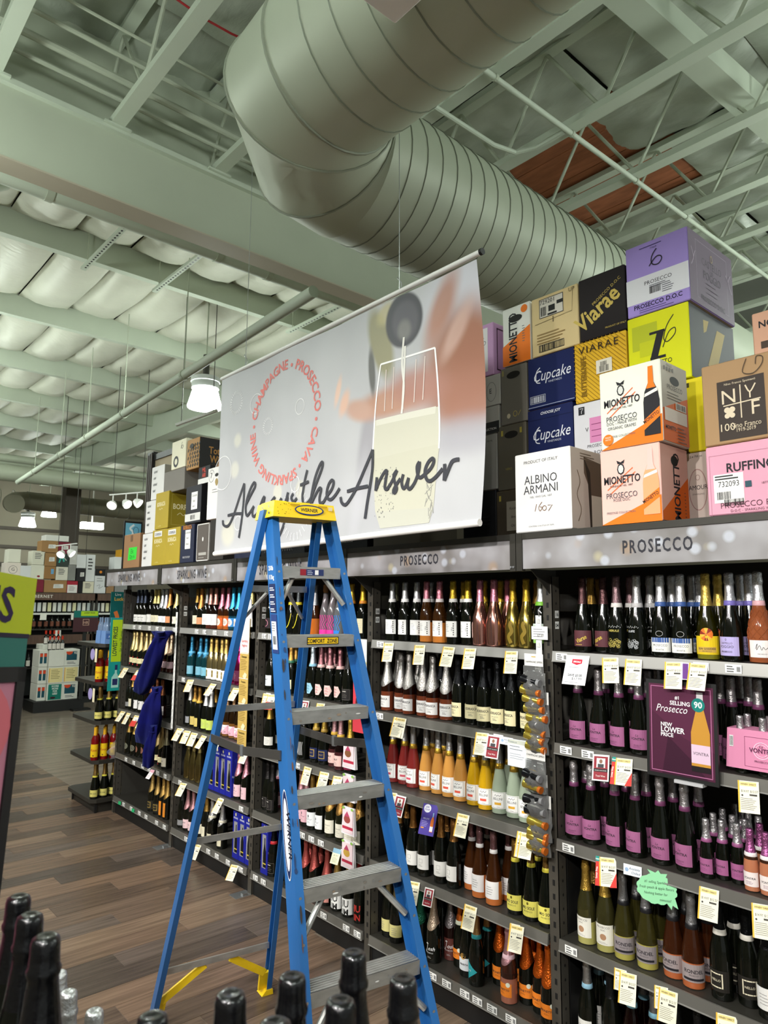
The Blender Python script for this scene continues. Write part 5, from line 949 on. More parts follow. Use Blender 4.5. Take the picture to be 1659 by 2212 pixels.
# left end of the run
G2 = 'wine cartons at the far end of the rack'
bor = lambda d, w, h: d.txt('BORRASCA', w * .45, h * .62, .052, '#e6dcae', bold=1, sx=.62).stroke([(w * .30, h * .52), (w * .36, h * .56), (w * .42, h * .52), (w * .50, h * .56), (w * .58, h * .53)], .003, '#e6dcae').txt('6 x 750 ML', w * .4, h * .07, .013, '#d9cd94')
boru = lambda d, w, h: bor(d, w, h).rect(w * .16, h * .80, w * .56, h * .15, '#d9d9d4').txt('DORRINDA', w * .44, h * .83, .034, '#2a2f52', bold=1, sx=.7)
note = lambda d, w, h: [d.stroke([(w * (.18 + .1 * k), h * (.86 - .19 * j)), (w * (.22 + .1 * k), h * (.80 - .19 * j)), (w * (.27 + .1 * k), h * (.87 - .19 * j))], .005, '#33333a') for j in range(4) for k in range(3 - j % 2)]
carton(2.62, .20, 6.401, 6.780, ZT, 2.660, '#96714e', 'brown carton with a fluorescent green note at the far end', lambda d, w, h: d.poly([(w * .30, h * .22), (w * .82, h * .24), (w * .86, h * .60), (w * .34, h * .60)], '#35d23c').txt('Elc', w * .56, h * .42, .06, '#1c5a20').txt('Qty 6', w * .56, h * .28, .05, '#1c5a20').rect(w * .42, h * .78, .05, .06, '#6a4f36'), sidecol='#7f5f42')
carton(2.62, .33, 5.94, 6.207, 2.940, 3.248, '#d9d9d6', 'white carton scrawled with marker, grey side, topmost of three', note, sidecol='#8f8b83')
carton(2.62, .33, 6.058, 6.30, 2.640, 2.938, '#d5d5d3', 'white carton scrawled with marker, middle of three', note)
carton(2.62, .33, 6.090, 6.34, ZT, 2.638, '#d5d5d3', 'white carton scrawled with marker, lowest of three', note)
carton(2.60, .28, 5.775, 6.043, 2.655, 2.984, '#a8932c', 'olive-gold carton standing alone on the two matching ones', bor, lambda d, w, h: d.rect(.004, .004, w - .008, h - .008, '#8f7d1c').frame(.03, .03, w - .06, h - .06, .003, '#b3a452').txt('BORRASCA', w * .62, h * .52, .065, '#e6dcae', bold=1, sx=.8).stroke([(w * .3, h * .36), (w * .4, h * .42), (w * .5, h * .36), (w * .6, h * .42)], .004, '#e6dcae'))
carton(2.60, .28, 5.795, 6.075, ZT, 2.652, '#a8932c', 'olive-gold carton, farther of the lower pair', boru)
carton(2.60, .28, 5.522, 5.790, ZT, 2.648, '#a8932c', 'olive-gold carton, nearer of the lower pair', boru)
carton(2.60, .16, 5.267, 5.505, ZT, 2.650, '#20253c', 'dark navy carton with a white handwritten slip, beside the olive-gold pair', lambda d, w, h: d.rect(w * .36, h * .36, w * .40, h * .5, '#e4e4e2').txt('BORRASCA', w * .5, h * .88, .045, '#c07c2c', bold=1, sx=.66).txt('Colorado', w * .56, h * .76, .03, K, sx=.8).txt('but', w * .54, h * .62, .03, K).txt('m-6', w * .54, h * .46, .03, K).txt('MERLOT BY PDQM', w * .5, h * .12, .022, '#c9c9cc', sx=.7))
carton(2.60, .32, 5.170, 5.440, 2.655, 2.969, '#26262c', 'black carton with a white slip and orange numerals on its side', lambda d, w, h: d.rect(w * .38, h * .36, w * .4, h * .46, '#e4e4e2').txt('Colorado', w * .58, h * .70, .028, K, sx=.8).txt('but', w * .56, h * .56, .028, K).txt('m-1', w * .56, h * .42, .028, K).rect(0, h * .06, w, h * .2, '#cfcfcc').barcode(w * .36, h * .1, w * .3, h * .12), lambda d, w, h: d.rect(.003, .003, w - .006, h - .006, '#141417').txt('UNSHINE', w * .5, h * .70, .036, '#d9d9d6', bold=1, gap=.008).txt('A Legacy', w * .48, h * .42, .056, '#d0d4dc', shear=.3).txt('93', w * .56, h * .14, .11, '#a85a34').lines(w * .3, h * .08, w * .5, 1, .01, .008, '#b33a34'))
carton(2.60, .10, 5.001, 5.214, ZT, 2.640, '#5a534e', 'grey-brown carton edged in white, nearest the banner', lambda d, w, h: d.frame(.004, .004, w - .008, h - .008, .007, '#d9d8d4').disc(w * .5, h * .58, .012, .018, '#d9d8d4', 10).rect(w * .2, h * .16, w * .6, .022, '#a9a6a0').lines(w * .2, h * .09, w * .6, 1, .01, .004, '#a9a6a0'), lambda d, w, h: d.frame(.002, .002, w - .004, h - .004, .005, '#d9d8d4'))
carton(2.62, .30, 5.53, 5.800, 3.165, 3.416, '#e2dfc6', 'cream carton marked 6 with a black roundel, on top of the marker-scrawled stack', lambda d, w, h: d.ring(w * .34, h * .26, .05, .05, .022, K, 18) and script(d, SIX, w * .76, h * .70, .04, .004, K), flap=.02)
carton(2.62, .30, 5.53, 5.930, 2.97, 3.163, '#77736c', 'grey carton under the cream one marked 6')
carton(2.62, .40, 5.278, 5.500, 3.120, 3.382, '#a9814f', 'kraft carton with black diagonal dashes and a black lettered side', lambda d, w, h: [d.stroke([(w * (.1 + .2 * k) + .03 * (j % 2), h * (.08 + .13 * j)), (w * (.17 + .2 * k) + .03 * (j % 2), h * (.17 + .13 * j))], .016, '#211d1a', False) for k in range(5) for j in range(6)] and d.disc(w * .45, h * .76, .03, .022, '#14110e', 12), lambda d, w, h: d.rect(.003, .003, w - .006, h - .006, '#1f1d1c').txt('Total', w * .40, h * .50, .085, '#a8793c', bold=1, sx=.8).txt('Wine', w * .44, h * .22, .085, '#a8793c', bold=1, sx=.8).txt('& MORE', w * .42, h * .08, .028, '#a8793c'))
carton(2.62, .30, 5.075, 5.273, 2.972, 3.115, '#1e1e22', 'black carton with a red logo over a white strip', lambda d, w, h: d.txt('MIL', w * .5, h * .66, .05, '#c8402c', bold=1, sx=.8).txt('ARI', w * .5, h * .36, .05, '#c8402c', bold=1, sx=.8).rect(0, 0, w, h * .3, '#d9d9d6'))
carton(2.60, .30, 4.862, 5.065, 2.660, 3.072, '#e6e5e2', 'white carton with a circled 7 and hand hole, open flap, at the banner edge', lambda d, w, h: d.ring(w * .3, h * .84, .045, .05, .003, K).txt('7', w * .28, h * .80, .06, K).disc(w * .72, h * .84, .03, .014, '#14110e', 12).disc(w * .72, h * .70, .025, .03, '#a08a54', 12).lines(w * .4, h * .56, w * .5, 2, .02, .003, '#55555a'), flap=.10)
carton(2.60, .30, 4.78, 4.995, ZT, 2.655, '#2a2622', 'dark carton low behind the banner corner')
t = thing('framed_sign', (2.93, 6.7, 2.336), 'tall dark framed panel with a tan board rising behind the far cartons', 'sign')
MB().box((2.90, 6.86, 2.336), (2.95, 7.0, 3.55)).build('frame_post', BLACK, t); MB().box((2.91, 6.30, 3.46), (2.95, 6.86, 3.52)).build('frame_rail', BLACK, t); MB().box((2.925, 6.30, 2.336), (2.94, 6.86, 3.46)).build('tan_board', mat('tan_board', '#a4977c', .7), t)
for k in range(3): MB().box((2.89, 6.87 + k * .042, 2.336), (2.90, 6.895 + k * .042, 3.54 - k * .01)).build('edge_slat', mat('dark_wood', '#3a2f29', .6), t)
t = thing('picture_sign', (2.8, 7.02, 2.336), 'pale blue framed picture peeping over the brown green-noted carton', 'sign'); MB().box((2.70, 7.005, 2.336), (2.885, 7.03, 2.83)).build('picture_frame', BLACK, t)
d = Decal().rect(.012, .02, .16, .455, '#6fb3cf').stroke([(.06, .3), (.09, .38), (.06, .42), (.10, .46)], .02, '#d8e6ea').ring(.12, .40, .03, .04, .005, '#3a5a74'); d.build('picture', SIDE(2.70, 7.005, 2.336), t)
# ------------------------------------------------------------------ the stepladder
BLUE = mat('fibreglass_blue', '#22609f', .42, coat=.25, noise=(5, .10, (1, 1, .3)))
YELL = mat('moulded_yellow', '#f0c81c', .42, noise=(14, .08)); ALU = mat('ladder_aluminium', '#b4b3b0', .36, .75, noise=(16, .16, (1, 1, 3))); GRIME = '#3a3230'
LC = Vector((1.7515, 2.5163, 0)); LT = -.1677; LU = Vector((math.cos(LT), math.sin(LT), 0)); LN = Vector((-math.sin(LT), math.cos(LT), 0)); Z = Vector((0, 0, 1)); HH = 2.4367
lad = thing('stepladder', LC, 'blue fibreglass stepladder with yellow cap and aluminium treads standing in the aisle', 'ladder')
def LP(lat, noff, z): return LC + LU * lat + LN * noff + Z * z
def front(side, z, dl=0, dn=0): t = z / HH; return LP(side * (.254 * (1 - t) + .120 * t + dl), -.859 * (1 - t) + dn, z)
def rear(side, z, dl=0, dn=0): t = z / 2.4; return LP((-.30 * (1 - t) - .155 * t - dl) if side < 0 else (.266 * (1 - t) + .072 * t + dl), .922 * (1 - t) + .05 * t + dn, z)
def channel(fn, side, z0, z1, web, fl, th, bk):
    """C-section rail: web outside, flanges turned in; bk=+1 puts the depth behind the front face"""
    prof = [(0, 0), (fl, 0), (fl, web), (0, web), (0, web - th), (fl - th, web - th), (fl - th, th), (0, th)]
    return MB().prism([fn(side, z0, a, b * bk) for a, b in prof], (0, 0, 0)) if False else MB().add([fn(side, z, a, b * bk) for z in (z0, z1) for a, b in prof], [tuple(range(8))[::-1], tuple(range(8, 16))] + [(i, (i + 1) % 8, 8 + (i + 1) % 8, 8 + i) for i in range(8)])
rails = {}
for s in (-1, 1):
    rails[s] = channel(front, s, .012, 2.40, .085, .030, .005, 1).build('front_rail', BLUE, lad)
    rails[s * 2] = channel(rear, s, .03, 2.40, .050, .026, .005, -1).build('rear_rail', BLUE, lad)
    MB().box((0, 0, 0), (.001, .001, .001)) if False else MB().hexa([front(s, 0.0, -.006, -.006), front(s, 0.0, .036, -.006), front(s, 0.0, .036, .095), front(s, 0.0, -.006, .095), front(s, .07, -.004, -.004), front(s, .07, .034, -.004), front(s, .07, .034, .09), front(s, .07, -.004, .09)]).build('foot', BLACK, lad)
    MB().hexa([rear(s, 0.004, -.03, .008), rear(s, 0.004, .032, .008), rear(s, 0.004, .032, -.062), rear(s, 0.004, -.03, -.062), rear(s, .03, -.006, .004), rear(s, .03, .030, .004), rear(s, .03, .030, -.056), rear(s, .03, -.006, -.056)]).build('rear_boot', YELL, lad)
    # yellow boot brace from the foot to the lowest rear bar
    q = rear(s, .03, -.012, -.02); q2 = rear(s, .12, -.012, -.02); q3 = rear(s, .255, -.20, -.012)
    m = MB(); m.bar(q, q2, .014, .05, LN).bar(q2, q3, .012, .034, LN).build('boot_brace', YELL, lad)
# cap
m = MB(); A = (-.172, .118); 
m.hexa([LP(A[0], -.075, 2.366), LP(A[1] + .008, -.075, 2.366), LP(A[1] + .008, .125, 2.366), LP(A[0], .125, 2.366), LP(A[0] + .008, -.068, 2.432), LP(A[1] - .004, -.068, 2.432), LP(A[1] - .004, .115, 2.432), LP(A[0] + .008, .115, 2.432)])
cap = m.build('top_cap', YELL, lad)
m = MB()
for a in (-.13, -.02, .06): m.hexa([LP(a - .03, .0 - .05, 2.431), LP(a + .03, -.05, 2.431), LP(a + .03, .09, 2.431), LP(a - .03, .09, 2.431), LP(a - .028, -.048, 2.437), LP(a + .028, -.048, 2.437), LP(a + .028, .088, 2.437), LP(a - .028, .088, 2.437)])
m.build('tool_tray_rim', YELL, cap)
capf = (LP(A[0], -.0765, 2.366), LU, Z, -LN)
d = Decal(); d.disc(.165, .036, .068, .022, '#1c2f6e', 28).disc(.165, .036, .062, .017, '#f0c81c', 28).disc(.165, .036, .050, .0135, '#f0c81c', 24).txt('WERNER', .165, .0285, .021, '#15182a', bold=1, sx=.95)
d.rect(.075, .052, .045, .006, '#b8901a').rect(.205, .052, .045, .006, '#b8901a').rect(.255, .040, .020, .016, '#d9c8a0')
r = random.Random(3)
for k in range(16): d.disc(r.uniform(.0, .08), r.uniform(.01, .06), r.uniform(.001, .003), r.uniform(.001, .002), '#6a5010', 6); d.lay -= 1
d.build('cap_print', capf, lad)
m = MB()
for a, z in ((-.03, 2.385), (.03, 2.385), (-.03, 2.412), (.04, 2.412)): m.disc(LP(A[0] - .0015, a, z), LN, Z, .006, .006, 10)
m.build('cap_rivet', STEEL, cap)
# treads, with braces and rivets
TS, T0 = .2783, .2088
for k in range(1, 8):
    z = k * TS + T0 if k > 1 else .39
    if k == 1: z = .2783 + .2088
    a, b_ = front(-1, z, .001), front(1, z, .001)
    t = MB()
    t.hexa([a - Z * .006, b_ - Z * .006, b_ + LN * .082 - Z * .006, a + LN * .082 - Z * .006, a, b_, b_ + LN * .082, a + LN * .082])
    t.hexa([a - LN * .002 - Z * .046, b_ - LN * .002 - Z * .046, b_ + LN * .003 - Z * .046, a + LN * .003 - Z * .046, a - LN * .002, b_ - LN * .002, b_ + LN * .003, a + LN * .003])
    t.hexa([a + LN * .079 - Z * .03, b_ + LN * .079 - Z * .03, b_ + LN * .083 - Z * .03, a + LN * .083 - Z * .03, a + LN * .079, b_ + LN * .079, b_ + LN * .083, a + LN * .083])
    tr = t.build('tread', ALU, lad)
    g = MB()
    for q in range(6): n0 = .008 + q * .013; g.hexa([a + LN * n0, b_ + LN * n0, b_ + LN * (n0 + .006), a + LN * (n0 + .006), a + LN * (n0 + .001) + Z * .0022, b_ + LN * (n0 + .001) + Z * .0022, b_ + LN * (n0 + .005) + Z * .0022, a + LN * (n0 + .005) + Z * .0022])
    g.build('tread_ribs', ALU, tr)
    ww = (b_ - a).length; fr = (a - LN * .0025 - Z * .046, LU, Z, -LN); d = Decal()
    if k == 7: d.rect(ww * .30, .012, ww * .40, .026, '#2a3560').rect(ww * .30, .012, ww * .10, .026, '#8a2430').rect(ww * .55, .015, ww * .06, .020, '#e6e6e6').lines(ww * .42, .030, ww * .1, 3, .007, .002, '#c9cfe0')
    if k == 6: d.rect(ww * .30, .012, ww * .45, .026, '#e0b820').frame(ww * .29, .010, ww * .47, .030, .003, '#26221c').txt('COMFORT', ww * .42, .017, .022, '#26221c', bold=1, sx=.75).txt('ZONE', ww * .66, .017, .022, '#26221c', bold=1, sx=.75)
    if k < 6:
        r = random.Random(k)
        for q in range(5): x = r.uniform(.1, .9) * ww; d.disc(x, r.uniform(.008, .03), r.uniform(.003, .012), r.uniform(.002, .005), ('#8a7a6a', '#7a746c', '#dcdad6')[q % 3], 8)
    if d.v: d.build('tread_print', fr, lad)
    m = MB()
    for s, e in ((-1, a), (1, b_)):
        m.disc(front(s, z - .022, .015, -.0015), LU, Z, .0055, .0055, 10)
    if k in (2, 3):
        for q in (.35, .7): m.disc(a + (b_ - a) * q - LN * .003 - Z * .022, LU, Z, .006, .006, 10)
    m.build('rivet', STEEL, tr)
    if k in (1, 2, 3, 7):
        for s in (-1, 1):
            e = a if s < 0 else b_; i_ = e + (b_ - a) * (-s) * .30 - Z * .012 + LN * .04
            MB().tube([i_, front(s, z - .155, .004, .04)], .011, 8).build('tread_brace', ALU, lad, 40)
            m = MB().disc(front(s, z - .15, .015, -.0015), LU, Z, .0055, .0055, 10); m.build('rivet', STEEL, tr)
for z in (.27, .915, 1.535, 2.07):
    MB().bar(rear(-1, z, .002, -.012), rear(1, z, .002, -.012), .010, .028, LN).build('rear_bar', ALU, lad)
    if z > 2:
        for s in (-1, 1):
            e = rear(s, z, -.01, -.012); MB().tube([e + LU * (-s) * .09, rear(s, z - .13, -.004, -.012)], .008, 8).build('rear_brace', ALU, lad, 40)
for s in (-1, 1):
    a = front(s, 1.45, .034, .05); b_ = rear(s, 1.41, .030, -.03); mid = a * .5 + b_ * .5 - Z * .02
    DST = mat('dark_steel', '#6f6d6b', .35, .8); sp = MB().bar(a, mid, .006, .034, LU).build('spreader', DST, lad); MB().bar(mid, b_, .006, .034, LU).build('spreader_half', DST, sp)
    MB().bar(mid * .98 + a * .02 - LU * .004 * -s, mid * .96 + b_ * .04, .012, .044, LU).build('spreader_hinge', STEEL, sp)
# stickers on the left front rail's outer web, scuffs
dz = (front(-1, 2, .030, .0) - front(-1, 1, .030, .0)).normalized()
def web_fr(z): return (front(-1, z, .0305, .0), (front(-1, z, .03, .085) - front(-1, z, .03, 0)).normalized(), dz, -LU)
# seen from outside the depth runs right to left, so flip the across-axis
def web_fr2(z): o, u_, v_, n_ = web_fr(z); return (o + Vector(u_) * .085, -Vector(u_), v_, n_)
d = Decal(); d.disc(.043, .15, .030, .148, '#eef0f2', 28).disc(.043, .15, .028, .143, '#1b2a55', 28).disc(.043, .15, .020, .118, '#eef0f2', 28).txt('WERNER', .051, .15, .030 * 1.25, '#15182a', bold=1, rot=-1.571, sx=1.02); d.v = [(x - (0 if True else 0), y, l) for x, y, l in d.v]
d.build('maker_badge', web_fr2(1.06), lad)
d = Decal(); d.txt('250lb', .040, .235, .028, '#dfe6f4', bold=1, sx=.8).txt('113kg', .040, .195, .028, '#dfe6f4', bold=1, sx=.8).rect(.012, .05, .060, .125, '#1a2750').rect(.012, -.115, .060, .16, '#23386e')
for k in range(4): d.lines(.017, .155 - k * .03, .05, 2, .009, .004, '#dfe6f4')
d.rect(.018, -.10, .046, .115, '#cfd2d6').barcode(.026, -.08, .03, .035).lines(.022, .005, .036, 4, .010, .003, '#666a70'); d.build('rating_label', web_fr2(1.92), lad)
ff = (front(-1, 1.2, .030, -.0012), LU, dz, -LN); d = Decal(); r = random.Random(8)
for k in range(22): d.disc(r.uniform(.003, .026), r.uniform(-.5, 1.1), r.uniform(.001, .006), r.uniform(.004, .03), ('#3a3431', '#2a3f66', '#6a4a3a')[k % 3], 7)
d.build('scuff_stain', ff, lad)
# ------------------------------------------------------------------ the hanging banner
def banner_mat():
    m = bpy.data.materials.new('banner_photo_print'); m.use_nodes = True; nt = m.node_tree; N = nt.nodes; L = nt.links; b = N['Principled BSDF']; b.inputs['Roughness'].default_value = .5
    tc = N.new('ShaderNodeTexCoord'); n = N.new('ShaderNodeTexNoise'); n.inputs['Scale'].default_value = 1.6; L.new(tc.outputs['Object'], n.inputs['Vector'])
    r = N.new('ShaderNodeValToRGB'); r.color_ramp.elements[0].position = .3; r.color_ramp.elements[0].color = (*lin('#aaaaae'), 1); r.color_ramp.elements[1].position = .7; r.color_ramp.elements[1].color = (*lin('#bcbcbf'), 1); L.new(n.outputs[0], r.inputs[0]); prev = r.outputs[0]
    # soft out-of-focus shapes of the printed photograph: centre (y, z), radii, turn, edge softness, ink, strength
    for (u_, z_, ru, rz, rot, soft, col, k) in ((2.30, 1.10, .28, .20, 0, .6, '#c9c8d2', .8), (2.10, .78, .10, .34, .3, .6, '#b08f86', .5), (2.30, .78, .24, .30, .15, .45, '#96644e', 1), (2.17, 1.08, .08, .20, .5, .6, '#a87560', .9), (2.26, .93, .05, .16, .6, .6, '#c9a89c', .7),
            (2.32, .60, .22, .16, 0, .5, '#9c6a56', .9), (2.30, .42, .22, .10, 0, .7, '#a3a0a8', .8), (1.62, .48, .07, .26, .14, .5, '#9a979e', .9), (1.56, .2, .05, .25, .2, .8, '#bdbcc2', .7), (1.80, .68, .30, .085, .05, .5, '#b38873', 1), (2.0, .72, .22, .10, .2, .6, '#a8776a', .9), (1.55, .69, .14, .06, .35, .5, '#bd9888', 1), (1.36, .84, .025, .09, .25, .6, '#dcb8a4', .9), (1.42, .76, .04, .08, .4, .6, '#d8ae98', .9),
            (1.73, 1.02, .085, .23, -.35, .3, '#8f8a68', .95), (1.66, .88, .03, .14, -.1, .4, '#4f4e4a', .9), (1.77, 1.17, .08, .06, -.4, .5, '#b5aa7c', .8), (1.905, 1.095, .135, .155, -.35, .10, '#3d3b42', 1), (1.915, 1.09, .095, .115, -.35, .25, '#55525a', .9), (1.91, 1.04, .05, .06, -.3, .5, '#7d7b78', .8),
            (.25, .75, .05, .05, 0, .5, '#d9d5c0', .5), (.22, .55, .06, .06, 0, .4, '#dcd8c6', .5), (.75, .33, .05, .06, 0, .3, '#dcd8c0', .5), (1.0, .32, .05, .06, 0, .3, '#dcd8c0', .4), (.15, .12, .09, .09, 0, .4, '#d9d5bc', .5)):
        mp = N.new('ShaderNodeMapping'); mp.vector_type = 'TEXTURE'; mp.inputs['Location'].default_value = (0, -u_, z_); mp.inputs['Rotation'].default_value = (rot, 0, 0); mp.inputs['Scale'].default_value = (1000, ru, rz); L.new(tc.outputs['Object'], mp.inputs[0])
        ln = N.new('ShaderNodeVectorMath'); ln.operation = 'LENGTH'; L.new(mp.outputs[0], ln.inputs[0])
        a = N.new('ShaderNodeMapRange'); a.interpolation_type = 'SMOOTHSTEP'; a.inputs[1].default_value = 1 + soft * .6; a.inputs[2].default_value = 1 - soft; a.inputs[3].default_value = 0; a.inputs[4].default_value = k; L.new(ln.outputs['Value'], a.inputs[0])
        mx = N.new('ShaderNodeMix'); mx.data_type = 'RGBA'; mx.inputs[7].default_value = (*lin(col), 1); L.new(a.outputs[0], mx.inputs[0]); L.new(prev, mx.inputs[6]); prev = mx.outputs[2]
    L.new(prev, b.inputs['Base Color']); return m
BX, BY, BZ = 2.35, 4.42, 2.36
ban = thing('hanging_banner', (BX, BY, BZ), 'wide pale hanging banner printed with a hand pouring sparkling wine', 'banner')
def bshape(u_, v_): return (BX + .010 * math.sin(u_ * 7) * (1 - v_) + .004 * math.sin(u_ * 19 + v_ * 4) + (.03 * max(0, u_ - .93) / .07 * math.sin(v_ * 3.14)), BY - u_ * 2.40 + .02 * (1 - v_) * (u_ < .01) + (-.012 * math.sin(v_ * 3.14) if u_ > .99 else 0), BZ + v_ * 1.235)
MB().grid(bshape, 60, 24).build('printed_sheet', banner_mat(), ban, 60)
MB().tube([(BX, BY + .01, BZ + 1.245), (BX, BY - 2.42, BZ + 1.262)], .014, 12).build('top_rod', WHITE, ban, 40)
MB().tube([(BX, BY + .012, BZ - .012), (BX, BY - 2.40, BZ + .006)], .017, 12).build('bottom_rod', WHITE, ban, 40)
MB().tube([(BX, BY - 2.42, BZ + 1.262), (BX, BY - 2.435, BZ + 1.262)], .016, 12).build('end_cap', BLACK, ban, 40)
for u_, zt in ((.32, 5.9), (1.87, 5.0)):
    MB().tube([(BX, BY - u_, BZ + 1.255), (BX - (.0 if u_ < 1 else .01), BY - u_, zt)], .0022, 5).build('hanging_wire', STEEL, ban)
    MB().tube([(BX + .012 * math.sin(k), BY - u_ + .012 * math.cos(k), BZ + 1.27 + k * .012) for k in range(7)], .0025, 5).build('wire_hook', STEEL, ban)
def onban(a, b_, l): p = bshape(a / 2.40, b_ / 1.235); return (p[0] - .0015 - .00004 * l - BX, p[1] - BY, p[2] - BZ)
d = Decal(); O = '#f7f7f5'; INK = '#3b3b42'
d.quads((1.70, .12), (2.12, .10), (2.158, .40), (1.672, .40), 14, 6, '#c3c1b0'); d.lay -= 1; d.quads((1.672, .40), (2.158, .40), (2.15, .585), (1.685, .605), 14, 5, '#c6c4b4'); d.lay -= 1; d.quads((1.74, .03), (2.09, .03), (2.12, .10), (1.70, .12), 14, 3, '#c0bfb2')
d.quads((1.70, .575), (2.13, .555), (2.135, .590), (1.70, .605), 14, 1, '#d3d1c4')
for a in (((1.735, .90), (1.70, .72), (1.682, .55), (1.672, .40)), ((2.125, .885), (2.145, .70), (2.158, .50), (2.155, .38)), ((1.735, .90), (1.92, .89), (2.125, .885))): d.stroke(list(a), .010, O)
for a in (((1.91, 1.0), (1.90, .86), (1.915, .74), (1.90, .60)), ((1.92, .95), (1.915, .80), (1.905, .62))): d.stroke(list(a), .014, '#e3e1da')
for x in (1.78, 1.84, 2.0, 2.06): d.stroke([(x, .86), (x - .012, .64)], .006, '#dccfc8', False)
r = random.Random(6)
for k in range(90): a = r.uniform(0, 1); d.disc(1.70 + a * .12 + r.uniform(-.02, .06), .08 + r.uniform(0, .26), .003, .002 + r.uniform(0, .004), '#7d7c7a', 5); d.lay -= 1
for k in range(14): d.stroke([(2.06 + r.uniform(0, .06), .05 + k * .012), (2.07 + r.uniform(0, .05), .09 + k * .012)], .004, '#8d8c86', False); d.lay -= 1
link('glass_print', d.mesh('glass_print', onban), ban); d = Decal(); d.lay = 2
for (x, y, r_) in ((.47, .96, .07), (.99, .83, .05), (.06, .55, .12), (.95, .36, .05), (.28, .18, .05)): d.ring(x, y, r_, r_, .005, '#e6e6e6', 30)
for (x, y, r_, n_) in ((.22, 1.02, .085, 26), (.62, .78, .06, 22), (.95, .18, .16, 24)):
    for k in range(n_): a = k * math.tau / n_; d.stroke([(x + math.cos(a) * r_ * .72, y + math.sin(a) * r_ * .72), (x + math.cos(a) * r_, y + math.sin(a) * r_)], .005, '#e4e4e4', False); d.lay -= 1
    d.nx()
link('bubble_print', d.mesh('bubble_print', onban), ban); d = Decal(); d.lay = 10
# ring of words
cx_, cy_, rr_ = .81, .77, .335; words = 'CHAMPAGNE . PROSECCO . CAVA . SPARKLING WINE . '; wid = [ADV.get(c_, .5) + .10 for c_ in words]; tot = sum(wid); pos = 0
a0 = math.pi * .93
for c_, w_ in zip(words, wid):
    an = a0 - (pos + w_ / 2) / tot * math.tau; x, y = cx_ + math.cos(an) * rr_, cy_ + math.sin(an) * rr_
    if c_ == '.': d.disc(x + math.cos(an) * .022, y + math.sin(an) * .022, .012, .012, '#d77a74', 10); d.lay -= 1
    elif c_ != ' ': d.txt(c_, x, y, .088, '#d77a74', bold=1, rot=an - math.pi / 2); d.lay -= 1
    pos += w_
link('ring_lettering', d.mesh('ring_lettering', onban), ban); d = Decal(); d.lay = 120
for k, st in enumerate(SCRIPT): d.stroke(st, .026 if len(st) < 4 and abs(st[0][1] - st[-1][1]) > .12 else .019, INK); d.lay -= 1
link('script_lettering', d.mesh('script_lettering', onban), ban)
